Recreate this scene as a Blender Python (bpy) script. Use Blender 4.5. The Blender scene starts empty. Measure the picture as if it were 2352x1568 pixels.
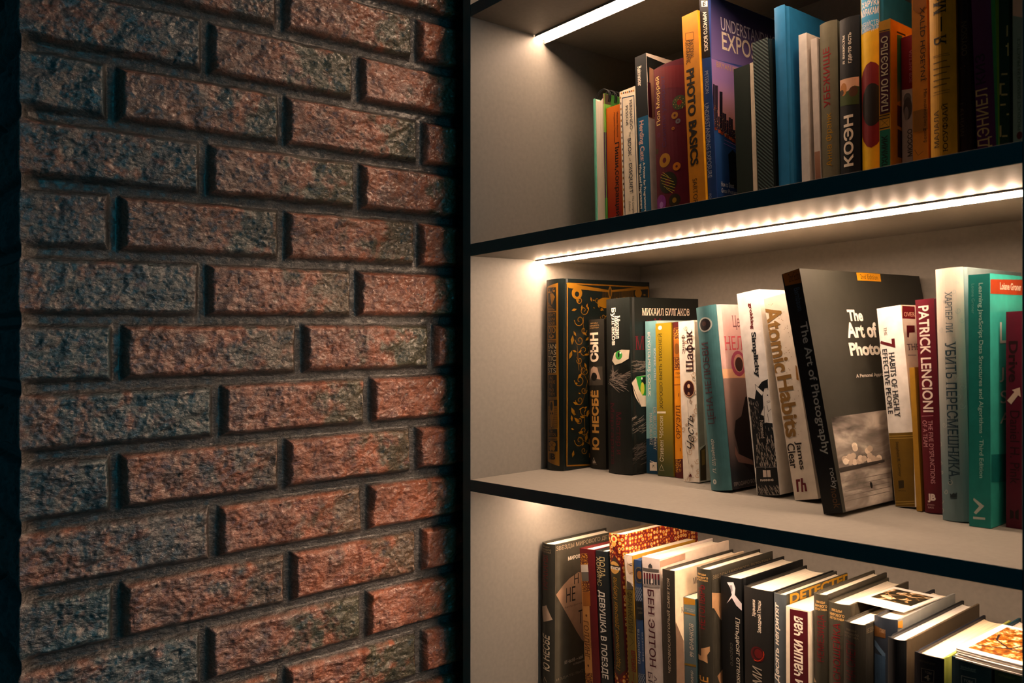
import bpy, bmesh, math, random
import numpy as np
from mathutils import Vector, Matrix
from mathutils.geometry import delaunay_2d_cdt

scn = bpy.context.scene
C = scn.collection
# ------------------------------------------------------------------ camera
cam_data = bpy.data.cameras.new('camera')
cam_data.sensor_width = 36.0
cam_data.lens = 1959.0 * 36.0 / 2352.0
cam_data.clip_start = 0.02
cam_data.dof.use_dof = True
cam_data.dof.focus_distance = 1.08
cam_data.dof.aperture_fstop = 13.0
cam = bpy.data.objects.new('camera', cam_data)
C.objects.link(cam)
cam.location = (0.87767, -0.66526, 1.35)
fwd = Vector((-0.76658, 0.64215, 0.0))
cam.rotation_euler = fwd.to_track_quat('-Z', 'Y').to_euler()
scn.camera = cam
# ------------------------------------------------------------------ world and exposure
SKY = (0.0014, 0.0100, 0.0140)
world = bpy.data.worlds.new('dim_room_air')
scn.world = world
world.use_nodes = True
world.node_tree.nodes['Background'].inputs['Color'].default_value = (*SKY, 1)
world.node_tree.nodes['Background'].inputs['Strength'].default_value = 1.0
scn.view_settings.view_transform = 'Standard'
scn.view_settings.look = 'None'
scn.view_settings.exposure = 0.0
scn.view_settings.gamma = 1.0
scn.view_settings.use_curve_mapping = False
LED_COLOR = (1.0, 0.67, 0.45)
# added teal fill lamp far to the right, tints the shadows; no window there
fill_lamp = bpy.data.lights.new('teal_fill_light', 'AREA')
fill_lamp.shape = 'RECTANGLE'; fill_lamp.size = 1.2; fill_lamp.size_y = 1.6
fill_lamp.energy = 8.0; fill_lamp.color = (0.03, 0.72, 1.0)
wo = bpy.data.objects.new('teal_fill_light', fill_lamp)
C.objects.link(wo)
wo.location = (3.1, -0.42, 1.6)
wo.rotation_euler = Vector((-1.0, 0.12, -0.05)).to_track_quat('-Z', 'Y').to_euler()

A, B = 0.0256, 0.0141          # the joinery is a touch out of level: rise along the shelf and towards the back


def lin(h):
    h = h.lstrip('#')
    v = [int(h[i:i + 2], 16) / 255 for i in (0, 2, 4)]
    return tuple(c / 12.92 if c <= .04045 else ((c + .055) / 1.055) ** 2.4 for c in v)


# ------------------------------------------------------------------ materials
MATS = {}


class NT:
    def __init__(s, name):
        s.m = bpy.data.materials.new(name)
        s.m.use_nodes = True
        s.t = s.m.node_tree
        s.b = s.t.nodes['Principled BSDF']

    def n(s, kind, **kw):
        o = s.t.nodes.new(kind)
        for k, v in kw.items():
            if k in o.inputs:
                o.inputs[k].default_value = v
            else:
                setattr(o, k, v)
        return o

    def l(s, a, b):
        s.t.links.new(a, b)

    def coords(s, scale=(1, 1, 1)):
        tc = s.n('ShaderNodeTexCoord')
        mp = s.n('ShaderNodeMapping')
        mp.inputs['Scale'].default_value = scale
        s.l(tc.outputs['Object'], mp.inputs['Vector'])
        return mp.outputs['Vector']

    def ramp(s, fac, stops, interp='LINEAR'):
        r = s.n('ShaderNodeValToRGB')
        r.color_ramp.interpolation = interp
        e = r.color_ramp.elements
        while len(e) < len(stops):
            e.new(0.5)
        for k, (p, c) in enumerate(stops):
            e[k].position = p
            e[k].color = (*c, 1)
        s.l(fac, r.inputs['Fac'])
        return r.outputs['Color']

    def bump(s, fac, strength, dist):
        b = s.n('ShaderNodeBump')
        b.inputs['Strength'].default_value = strength
        b.inputs['Distance'].default_value = dist
        s.l(fac, b.inputs['Height'])
        s.l(b.outputs['Normal'], s.b.inputs['Normal'])


def mat(key, rough=.5):
    k = (key, rough)
    if k in MATS:
        return MATS[k]
    q = NT('print_' + key.replace('#', '').replace(':', '_'))
    q.b.inputs['Roughness'].default_value = rough
    q.b.inputs['Specular IOR Level'].default_value = .35
    if key.startswith('#'):
        c = lin(key)
        v = q.coords((1, 1, 1))
        n = q.n('ShaderNodeTexNoise', Scale=90.0, Detail=4.0)
        q.l(v, n.inputs['Vector'])
        q.l(q.ramp(n.outputs['Fac'], [(.3, tuple(x * .9 for x in c)), (.7, tuple(min(1, x * 1.08) for x in c))]), q.b.inputs['Base Color'])
    elif key.startswith('grad:'):
        _, c0, c1, z0, z1 = key.split(':')
        v = q.coords()
        sep = q.n('ShaderNodeSeparateXYZ')
        q.l(v, sep.inputs[0])
        mr = q.n('ShaderNodeMapRange')
        mr.inputs['From Min'].default_value = float(z0) / 1000
        mr.inputs['From Max'].default_value = float(z1) / 1000
        q.l(sep.outputs['Z'], mr.inputs['Value'])
        q.l(q.ramp(mr.outputs['Result'], [(0, lin(c0)), (1, lin(c1))]), q.b.inputs['Base Color'])
    elif key == 'tex:weave':
        v = q.coords((1, 1, 1))
        w = q.n('ShaderNodeTexWave', Scale=150.0)
        w.bands_direction = 'DIAGONAL'
        q.l(v, w.inputs['Vector'])
        q.l(q.ramp(w.outputs['Fac'], [(.2, lin('#0e1a1c')), (.8, lin('#2c4442'))]), q.b.inputs['Base Color'])
        q.bump(w.outputs['Fac'], .6, .0006)
    elif key == 'tex:carpet':
        v = q.coords((1, 1, 1))
        vo = q.n('ShaderNodeTexVoronoi', Scale=170.0, Randomness=.5)
        q.l(v, vo.inputs['Vector'])
        col = q.ramp(vo.outputs['Distance'], [(.0, lin('#2c1a10')), (.16, lin('#e8c890')), (.28, lin('#b87818')), (.42, lin('#7c1c10')), (.55, lin('#5a0a10')), (.75, lin('#c07a1c'))], 'CONSTANT')
        q.l(col, q.b.inputs['Base Color'])
    elif key == 'tex:goldlace':
        v = q.coords((1, 1, 1))
        vo = q.n('ShaderNodeTexVoronoi', Scale=420.0, Randomness=.8)
        vo.feature = 'DISTANCE_TO_EDGE'
        q.l(v, vo.inputs['Vector'])
        q.l(q.ramp(vo.outputs['Distance'], [(.0, lin('#5a2410')), (.16, lin('#c89030'))], 'CONSTANT'), q.b.inputs['Base Color'])
    elif key == 'tex:lattice':
        v = q.coords((1, 1, 1))
        sp = q.n('ShaderNodeSeparateXYZ')
        q.l(v, sp.inputs[0])
        outs = []
        for sg in (1, -1):
            m1 = q.n('ShaderNodeMath', operation='MULTIPLY_ADD')
            q.l(sp.outputs['Z'], m1.inputs[0]); m1.inputs[1].default_value = .6 * sg
            q.l(sp.outputs['X'], m1.inputs[2])
            m2 = q.n('ShaderNodeMath', operation='PINGPONG')
            q.l(m1.outputs[0], m2.inputs[0]); m2.inputs[1].default_value = .0016
            outs.append(m2.outputs[0])
        mn = q.n('ShaderNodeMath', operation='MINIMUM')
        q.l(outs[0], mn.inputs[0]); q.l(outs[1], mn.inputs[1])
        mr = q.n('ShaderNodeMapRange'); mr.inputs['From Max'].default_value = .0016
        q.l(mn.outputs[0], mr.inputs['Value'])
        q.l(q.ramp(mr.outputs['Result'], [(0, lin('#7a8494')), (.25, lin('#20344e'))], 'CONSTANT'), q.b.inputs['Base Color'])
    elif key == 'tex:clouds':
        v = q.coords((9, 9, 34))
        n = q.n('ShaderNodeTexNoise', Scale=1.6, Detail=7.0, Distortion=.6)
        q.l(v, n.inputs['Vector'])
        q.l(q.ramp(n.outputs['Fac'], [(.3, lin('#2a2724')), (.5, lin('#8a8078')), (.68, lin('#cfc4b8'))]), q.b.inputs['Base Color'])
    MATS[k] = q.m
    return q.m


def paper(key):
    k = ('paper', key)
    if k in MATS:
        return MATS[k]
    q = NT('paper_pages_' + key.strip('#'))
    q.b.inputs['Roughness'].default_value = .8
    q.b.inputs['Specular IOR Level'].default_value = .15
    c = lin(key)
    v = q.coords((2600, 3, 3))
    n = q.n('ShaderNodeTexNoise', Scale=1.0, Detail=2.0)
    q.l(v, n.inputs['Vector'])
    q.l(q.ramp(n.outputs['Fac'], [(.3, tuple(x * .8 for x in c)), (.6, c)]), q.b.inputs['Base Color'])
    q.bump(n.outputs['Fac'], .25, .0003)
    MATS[k] = q.m
    return q.m


def laminate():
    q = NT('grey_laminate')
    q.b.inputs['Roughness'].default_value = .52
    q.b.inputs['Specular IOR Level'].default_value = .3
    v = q.coords((60, 60, 60))
    n = q.n('ShaderNodeTexNoise', Scale=3.0, Detail=6.0)
    q.l(v, n.inputs['Vector'])
    q.l(q.ramp(n.outputs['Fac'], [(.3, lin('#7b7771')), (.7, lin('#827e77'))]), q.b.inputs['Base Color'])
    n2 = q.n('ShaderNodeTexNoise', Scale=40.0, Detail=3.0)
    q.l(v, n2.inputs['Vector'])
    q.bump(n2.outputs['Fac'], .05, .0004)
    return q.m


def plain(name, hexc, rough=.5, metal=0.0, spec=.4):
    q = NT(name)
    v = q.coords((40, 40, 40))
    n = q.n('ShaderNodeTexNoise', Scale=2.0, Detail=4.0)
    q.l(v, n.inputs['Vector'])
    c = lin(hexc)
    q.l(q.ramp(n.outputs['Fac'], [(.3, tuple(x * .92 for x in c)), (.7, c)]), q.b.inputs['Base Color'])
    q.b.inputs['Roughness'].default_value = rough
    q.b.inputs['Metallic'].default_value = metal
    q.b.inputs['Specular IOR Level'].default_value = spec
    return q.m


def led_mat(power):
    q = NT('led_diodes_lit')
    v = q.coords()
    sp = q.n('ShaderNodeSeparateXYZ'); q.l(v, sp.inputs[0])
    pp = q.n('ShaderNodeMath', operation='PINGPONG'); q.l(sp.outputs['X'], pp.inputs[0]); pp.inputs[1].default_value = 1 / 120
    mr = q.n('ShaderNodeMapRange'); q.l(pp.outputs[0], mr.inputs['Value'])
    mr.inputs['From Min'].default_value = .001; mr.inputs['From Max'].default_value = .0045
    mr.inputs['To Min'].default_value = power * 2.3; mr.inputs['To Max'].default_value = power * .45
    q.b.inputs['Base Color'].default_value = (.8, .8, .8, 1)
    q.b.inputs['Emission Color'].default_value = (*LED_COLOR, 1)
    q.l(mr.outputs['Result'], q.b.inputs['Emission Strength'])
    return q.m


LAM = laminate()
EDGE = plain('shaded_front_edge', '#2c6468', .5)  # laminate front edges, their shade and teal cast put into the colour
METAL = plain('matt_aluminium_profile', '#8a8a8a', .45, .6)
WIRE = plain('black_coated_wire', '#15181a', .35, .3)


# ------------------------------------------------------------------ mesh helpers
class MB:
    def __init__(s):
        s.v, s.f, s.fm, s.mats = [], [], [], []

    def mi(s, m):
        if m not in s.mats:
            s.mats.append(m)
        return s.mats.index(m)

    def add(s, vs, fs, m):
        o = len(s.v)
        s.v += [tuple(x) for x in vs]
        i = s.mi(m)
        for f in fs:
            s.f.append(tuple(k + o for k in f)); s.fm.append(i)

    def prism(s, outline, z0, z1, m):
        n = len(outline)
        ar = sum(outline[i][0] * outline[(i + 1) % n][1] - outline[(i + 1) % n][0] * outline[i][1] for i in range(n))
        if ar < 0:
            outline = outline[::-1]
        vs = [(x, y, z0) for x, y in outline] + [(x, y, z1) for x, y in outline]
        fs = [tuple(range(n - 1, -1, -1)), tuple(range(n, 2 * n))]
        fs += [(i, (i + 1) % n, n + (i + 1) % n, n + i) for i in range(n)]
        s.add(vs, fs, m)

    def box(s, x0, x1, y0, y1, z0, z1, m):
        s.prism([(x0, y0), (x1, y0), (x1, y1), (x0, y1)], z0, z1, m)

    def tube(s, pts, r, m, n=8, closed=False):
        pts = [Vector(p) for p in pts]
        vs, fs = [], []
        N = len(pts)
        for i, p in enumerate(pts):
            a = pts[(i - 1) % N] if (closed or i) else p
            b = pts[(i + 1) % N] if (closed or i < N - 1) else p
            d = (b - a).normalized()
            u = d.orthogonal().normalized() if abs(d.y) > .9 else d.cross(Vector((0, 1, 0))).normalized()
            w = d.cross(u)
            for k in range(n):
                t = 2 * math.pi * k / n
                vs.append(p + (u * math.cos(t) + w * math.sin(t)) * r)
        for i in range(N if closed else N - 1):
            j = (i + 1) % N
            for k in range(n):
                fs.append((i * n + k, i * n + (k + 1) % n, j * n + (k + 1) % n, j * n + k))
        s.add(vs, fs, m)

    def build(s, name, parent=None, shear=True, bevel=0, smooth=False):
        me = bpy.data.meshes.new(name)
        vs = [(x, y, z + (A * x + B * y if shear else 0)) for x, y, z in s.v]
        me.from_pydata(vs, [], s.f)
        for m in s.mats:
            me.materials.append(m)
        me.polygons.foreach_set('material_index', s.fm)
        if smooth:
            me.polygons.foreach_set('use_smooth', [True] * len(s.f))
        me.update()
        o = bpy.data.objects.new(name, me)
        C.objects.link(o)
        if parent:
            o.parent = parent
        if bevel:
            bv = o.modifiers.new('edge', 'BEVEL')
            bv.width = bevel; bv.segments = 2; bv.limit_method = 'ANGLE'; bv.angle_limit = math.radians(50)
        return o


def thing(name, label, cat, loc=(0, 0, 0), rot=(0, 0, 0), group=None):
    o = bpy.data.objects.new(name, None)
    o.empty_display_size = .02
    C.objects.link(o)
    o.location = loc; o.rotation_euler = rot
    o['label'] = label; o['category'] = cat
    if group:
        o['group'] = group
    return o


# ------------------------------------------------------------------ lettering
FC = bpy.data.curves.new('lettering', 'FONT')
FC.resolution_u = 3
FO = bpy.data.objects.new('lettering', FC)
C.objects.link(FO)


def text_mesh(txt, bold, shear, serif):
    """triangles of a line of lettering, scaled to the unit box; every outline is filled on its own"""
    FC.body = txt
    FC.shear = shear
    bpy.context.view_layer.update()
    dg = bpy.context.evaluated_depsgraph_get()
    cu = FO.evaluated_get(dg).to_curve(dg)
    loops = []
    for sp in cu.splines:
        pts = []
        if sp.type == 'BEZIER':
            bp = sp.bezier_points
            n = len(bp)
            for i in range(n):
                p0, p1 = bp[i], bp[(i + 1) % n]
                A0, H0, H1, A1 = p0.co.xy, p0.handle_right.xy, p1.handle_left.xy, p1.co.xy
                d = A1 - A0
                flat = d.length < 1e-5 or (abs(d.cross(H0 - A0)) + abs(d.cross(H1 - A0))) < 2e-3 * d.length
                k = 1 if flat else 4
                for j in range(k):
                    u = j / k
                    pts.append(A0 * (1 - u) ** 3 + H0 * 3 * u * (1 - u) ** 2 + H1 * 3 * u * u * (1 - u) + A1 * u ** 3)
        else:
            pts = [Vector(q.co[:2]) for q in sp.points]
        q = []
        for v in pts:
            if not q or (v - q[-1]).length > 1e-5:
                q.append(v)
        if len(q) > 2 and (q[0] - q[-1]).length < 1e-5:
            q.pop()
        if len(q) > 2:
            loops.append(q)
    FO.evaluated_get(dg).to_curve_clear()
    if not loops:
        return [], []

    def area(q):
        return sum(q[i - 1].x * q[i].y - q[i].x * q[i - 1].y for i in range(len(q))) / 2

    def inside(pt, q):
        r = False
        for i in range(len(q)):
            a, c = q[i - 1], q[i]
            if (a.y > pt.y) != (c.y > pt.y) and pt.x < (c.x - a.x) * (pt.y - a.y) / (c.y - a.y) + a.x:
                r = not r
        return r
    ars = [area(q) for q in loops]
    outs, holes = [], {}
    for i, q in enumerate(loops):
        cand = [o for o in range(len(loops)) if o != i and abs(ars[o]) > abs(ars[i]) and all(inside(v, loops[o]) for v in q)]
        par = min(cand, key=lambda o: abs(ars[o])) if cand else None
        if par is not None and ars[par] * ars[i] < 0:
            holes.setdefault(par, []).append(i)
        else:
            outs.append(i)
    if bold:
        for i, q in enumerate(loops):
            sg = (1 if ars[i] > 0 else -1) * (1 if i in outs else -1)
            n = len(q)
            new = []
            for k in range(n):
                d0, d1 = (q[k] - q[k - 1]).normalized(), (q[(k + 1) % n] - q[k]).normalized()
                t = d0 + d1
                t = t.normalized() if t.length > 1e-4 else d1
                c = max(.5, t.dot(d1))
                new.append(q[k] + Vector((t.y, -t.x)) * (sg * bold / c))
            loops[i] = new
    vs, fs = [], []
    for o in outs:
        polys = [loops[o]] + [loops[h] for h in holes.get(o, [])]
        c0 = polys[0][0].copy()
        flat, edges = [], []
        for q in polys:
            k = len(flat)
            flat += [(v - c0) * 10 for v in q]
            edges += [(k + i, k + (i + 1) % len(q)) for i in range(len(q))]
        pv, _, tri, _, _, _ = delaunay_2d_cdt(flat, edges, [], 1, 1e-6)
        pv = [v / 10 + c0 for v in pv]
        k = len(vs)
        vs += [(v.x, v.y) for v in pv]
        for t in tri:
            c = (pv[t[0]] + pv[t[1]] + pv[t[2]]) / 3
            if inside(c, polys[0]) and not any(inside(c, h) for h in polys[1:]):
                fs.append(tuple(k + j for j in t))
        if serif:
            for q in polys:
                for i in range(len(q)):
                    a, c = q[i - 1], q[i]
                    L = abs(a.x - c.x)
                    if abs(a.y - c.y) < .012 and .045 < L < .19:
                        ins = 1 if inside(Vector(((a.x + c.x) / 2, a.y + .02)), loops[o]) else -1
                        x0, x1 = min(a.x, c.x) - .075, max(a.x, c.x) + .075
                        k = len(vs)
                        vs += [(x0, a.y), (x1, a.y), (x1, a.y + ins * .045), (x0, a.y + ins * .045)]
                        fs.append((k, k + 1, k + 2, k + 3))
    xs = [p[0] for p in vs]; ys = [p[1] for p in vs]
    x0, x1, y0, y1 = min(xs), max(xs), min(ys), max(ys)
    return [((x - x0) / max(x1 - x0, 1e-6), (y - y0) / max(y1 - y0, 1e-6)) for x, y in vs], fs


def art_shapes(item):
    kind, face, n, col = item[0], item[1], [x / 1000 for x in item[2]], item[3]
    if kind == 'p':
        pts = list(zip(n[0::2], n[1::2]))
        return pts, [tuple(range(len(pts)))]
    if kind == 'e':
        a, w, ra, rw = n
        k = 20 if ra > .0015 else 8
        return [(a + ra * math.cos(2 * math.pi * i / k), w + rw * math.sin(2 * math.pi * i / k)) for i in range(k)], [tuple(range(k))]
    if kind == 'l':
        th = n[0] / 2
        pts = [Vector(p) for p in zip(n[1::2], n[2::2])]
        vs, fs = [], []
        for p, q in zip(pts, pts[1:]):
            d = q - p
            if d.length < 1e-6:
                continue
            d.normalize()
            s = Vector((-d.y, d.x)) * th
            o = len(vs)
            e = d * th * .5
            vs += [tuple(p - e + s), tuple(p - e - s), tuple(q + e - s), tuple(q + e + s)]
            fs.append((o, o + 1, o + 2, o + 3))
        return vs, fs
    txt, dr, bold, serif, sh = item[4:9]
    a0, a1, w0, w1 = n
    a0, a1 = min(a0, a1), max(a0, a1)
    u, fs = text_mesh(txt, bold, sh, serif)
    if dr == 0:
        vs = [(a0 + x * (a1 - a0), w0 + y * (w1 - w0)) for x, y in u]
    elif dr > 0:
        vs = [(a1 - y * (a1 - a0), w0 + x * (w1 - w0)) for x, y in u]
    else:
        vs = [(a0 + y * (a1 - a0), w1 - x * (w1 - w0)) for x, y in u]
    return vs, fs


def put_art(mb, items, face, T, D, H, rnd, gloss):
    lay = 0
    step = min(.000012, .00035 / max(1, sum(i[1] == face for i in items)))
    for it in items:
        if it[1] != face:
            continue
        vs, fs = art_shapes(it)
        if not vs:
            continue
        lay += 1
        eps = .00010 + lay * step
        lim = T if face == 's' else D
        lo = .0002 if face == 's' else (.0008 if not rnd else rnd + .0005)
        bm = bmesh.new()
        bv = [bm.verts.new((a, w, 0)) for a, w in vs]
        for f in fs:
            try:
                bm.faces.new([bv[k] for k in f])
            except ValueError:
                pass
        # trim to the face of the book
        xs = [a for a, w in vs]; ws = [w for a, w in vs]
        for val, out, co, no in ((min(xs), min(xs) < lo, (lo, 0, 0), (-1, 0, 0)), (max(xs), max(xs) > lim - .0002, (lim - .0002, 0, 0), (1, 0, 0)),
                                 (min(ws), min(ws) < .0003, (0, .0003, 0), (0, -1, 0)), (max(ws), max(ws) > H - .0003, (0, H - .0003, 0), (0, 1, 0))):
            if out:
                bmesh.ops.bisect_plane(bm, geom=bm.verts[:] + bm.edges[:] + bm.faces[:], plane_co=co, plane_no=no, clear_outer=True)
        if face == 's' and rnd and bm.faces:
            for k in range(1, 10):
                x = T * k / 10
                if min(xs) < x < max(xs):
                    bmesh.ops.bisect_plane(bm, geom=bm.verts[:] + bm.edges[:] + bm.faces[:], plane_co=(x, 0, 0), plane_no=(1, 0, 0))
        bm.verts.index_update()
        vv = [(v.co.x, v.co.y) for v in bm.verts]
        ff = [tuple(v.index for v in f.verts) for f in bm.faces]
        bm.free()
        if face == 's':
            def surf(a):
                k = min(9, max(0, int(a / T * 10)))
                g = [rnd * (2 * q / 10 - 1) ** 2 for q in (k, k + 1)]
                return g[0] + (g[1] - g[0]) * (a / T * 10 - k)
            P = [(a, surf(a) - eps, w) for a, w in vv]
        else:
            P = [(T + eps, a, w) for a, w in vv]
        # face outwards
        res = []
        for f in ff:
            p0, p1, p2 = [Vector(P[k]) for k in f[:3]]
            nrm = (p1 - p0).cross(p2 - p0)
            bad = nrm.y > 0 if face == 's' else nrm.x < 0
            res.append(f[::-1] if bad else f)
        mb.add(P, res, mat(it[3], gloss))


def book(name, label, cat, kind, X, Y, zb, T, H, D, lean, yaw, rnd, cols, gloss, art, group):
    t = thing(name, label, cat, (X, Y, zb + .0004), (0, -math.radians(lean), -math.radians(yaw)), group)
    cs, cf, cb, cp = cols
    ms, mf, mk = mat(cs, gloss), mat(cf, gloss), mat(cb, gloss)
    N = 10
    arc = [(T * i / N, rnd * (2 * i / N - 1) ** 2) for i in range(N + 1)]
    if kind == 'hb':
        bt, ov = .0024, .003
        sp = MB()
        inner = [(min(max(x, .0012), T - .0012), y + .0016) for x, y in arc]
        sp.prism(arc + inner[::-1], 0, H, ms)
        put_art(sp, art, 's', T, D, H, rnd, gloss)
        sp.build('spine', t, smooth=False)
        g0, g1 = rnd + .0003, rnd + .0085
        for nm, x0, sg, m in (('front_cover', T, -1, mf), ('back_cover', 0, 1, mk)):
            cv = MB()
            ol = [(x0 + sg * .0004, g0), (x0 + sg * .0012, g0 + .003), (x0 + sg * .0012, g1 - .003), (x0, g1), (x0, D), (x0 + sg * bt, D), (x0 + sg * bt, g0)]
            cv.prism(ol, 0, H, m)
            if nm == 'front_cover':
                put_art(cv, art, 'c', T, D, H, rnd, gloss)
            cv.build(nm, t, bevel=.0005)
        pg = MB()
        fr = [(min(max(x, bt), T - bt), y + .0042) for x, y in arc]
        cc = min(.007, T * .18)
        bk = [(bt + (T - 2 * bt) * i / 8, D - .004 - cc * (1 - (2 * i / 8 - 1) ** 2)) for i in range(8, -1, -1)]
        pg.prism(fr + bk, ov, H - ov, paper(cp))
        pg.build('page_block', t)
        hb = MB()
        hp = [(min(max(x, bt + .001), T - bt - .001), y + .0022) for x, y in arc]
        hq = [(x, y + .0018) for x, y in hp]
        hb.prism(hp + hq[::-1], H - ov - .002, H - .0022, mat('#8a7a5a', .7))
        hb.build('headband', t)
    else:
        bt = .0005
        sp = MB()
        inner = [(min(max(x, bt), T - bt), y + .0006) for x, y in arc]
        sp.prism(arc + inner[::-1], 0, H, ms)
        put_art(sp, art, 's', T, D, H, rnd, gloss)
        sp.build('spine', t)
        for nm, x0, sg, m in (('front_cover', T, -1, mf), ('back_cover', 0, 1, mk)):
            cv = MB()
            cv.box(min(x0, x0 + sg * bt), max(x0, x0 + sg * bt), rnd + .0001, D, 0, H, m)
            if nm == 'front_cover':
                put_art(cv, art, 'c', T, D, H, rnd, gloss)
            cv.build(nm, t)
        pg = MB()
        fr = [(min(max(x, bt), T - bt), y + .0007) for x, y in arc]
        pg.prism(fr + [(T - bt, D - .0006), (bt, D - .0006)], .0004, H - .0004, paper(cp))
        pg.build('page_block', t)
    return t


def spiral_pad(name, label, cat, X, Y, zb, T, H, D, lean, cols, group):
    t = thing(name, label, cat, (X, Y, zb + .0004), (0, -math.radians(lean), 0), group)
    cs, cf, cb, cp = cols
    m = MB(); m.box(0, .003, 0, D, 0, H, mat(cs, .4)); m.build('back_cover', t, bevel=.0006)
    m = MB(); m.box(T - .0022, T, 0, D, 0, H + .002, mat(cf, .5))
    for (z0, z1, y0, y1, c) in ((H - .012, H + .0015, .0008, .012, '#4a3c30'), (H - .05, H - .012, .0008, .02, '#6aa63a'), (H - .022, H + .0015, .012, .03, '#3c7a34'), (H - .03, H + .0015, .03, .045, '#5a1420'), (.06, H - .05, .0008, .06, '#4a2a50'), (0.001, .06, .0008, .06, '#3f8a44')):
        m.add([(T + .0001, y0, z0), (T + .0001, y1, z0), (T + .0001, y1, z1), (T + .0001, y0, z1)], [(0, 1, 2, 3)], mat(c, .5))
    for (z0, z1, c) in ((H - .012, H + .0015, '#8a6a50'), (H - .05, H - .012, '#8aa65a'), (.06, H - .05, '#4a2a50'), (.001, .06, '#3f8a44')):
        m.add([(T - .0022, -.0001, z0), (T, -.0001, z0), (T, -.0001, z1), (T - .0022, -.0001, z1)], [(0, 1, 2, 3)], mat(c, .5))
    m.build('front_cover', t)
    m = MB()
    n = 12
    w0, w1 = .0032, T - .0024
    top = [(w0 + (w1 - w0) * i / n, H - .001 - .0045 * math.sin(math.pi * i / n)) for i in range(n + 1)]
    vs = [(x, .002, z) for x, z in top] + [(w1, .002, .001), (w0, .002, .001)]
    k = len(vs)
    vs = vs + [(x, D - .002, z) for x, _, z in vs]
    fs = [tuple(range(k)), tuple(range(2 * k - 1, k - 1, -1))] + [(i, k + i, k + (i + 1) % k, (i + 1) % k) for i in range(k)]
    m.add(vs, fs, paper(cp)); m.build('page_block', t)
    for q in range(11):
        yc = .008 + q * .0115
        m = MB()
        for dy in (0, .0028):
            pts = [(T / 2 + .0125 * math.cos(a), yc + dy, H - .001 + .0125 * math.sin(a)) for a in [2 * math.pi * i / 28 for i in range(28)]]
            m.tube(pts, .0008, WIRE, 8, True)
        m.build('wire_ring', t, smooth=True)
    return t


# ------------------------------------------------------------------ setting: floor and walls
def struct(o, kind='structure'):
    o['kind'] = kind
    return o


m = MB(); m.box(-.6, 3.2, -3.2, .36, -.05, 0, plain('dark_floor_boards', '#3a3028', .5)); struct(m.build('floor', shear=False))
m = MB(); m.box(-.6, 3.2, .36, .46, 0, 2.6, plain('dark_plaster', '#4a4c4a', .9)); struct(m.build('wall_back', shear=False))


def noise2(x, y, seed):
    rs = np.random.RandomState(seed)
    G = rs.rand(256, 256)
    xi, yi = np.floor(x).astype(int), np.floor(y).astype(int)
    fx, fy = x - xi, y - yi
    fx = fx * fx * (3 - 2 * fx); fy = fy * fy * (3 - 2 * fy)
    g = lambda a, b: G[a % 256, b % 256]
    return (g(xi, yi) * (1 - fx) + g(xi + 1, yi) * fx) * (1 - fy) + (g(xi, yi + 1) * (1 - fx) + g(xi + 1, yi + 1) * fx) * fy


def fbm(x, y, seed, octv=4):
    s = 0; a = 1; tot = 0
    for k in range(octv):
        s = s + a * noise2(x * 2 ** k, y * 2 ** k, seed + k); tot += a; a *= .55
    return s / tot


def sstep(a, b, x):
    t = np.clip((x - a) / (b - a), 0, 1)
    return t * t * (3 - 2 * t)


COURSE = .0663
Z_REF = 1.3777                       # joint above the course at eye level
ROWS = {-6: [-0.4199, -0.2379, -0.0542], -5: [-0.3243, -0.1387], -4: [-0.4199, -0.2353, -0.0448], -3: [-0.3257, -0.1369], -2: [-0.4174, -0.2353, -0.0508], -1: [-0.3271, -0.1417], 0: [-0.4145, -0.2136, -0.0277], 1: [-0.3114, -0.1222], 2: [-0.4165, -0.2353, -0.0548], 3: [-0.3148, -0.1265], 4: [-0.4145, -0.2283, -0.0475], 5: [-0.3257, -0.1277], 6: [-0.4186, -0.2353, -0.0461]}
Y_END = -.505                        # free end of the brick pier
X_FACE = -.042                       # face of the bricks


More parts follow.
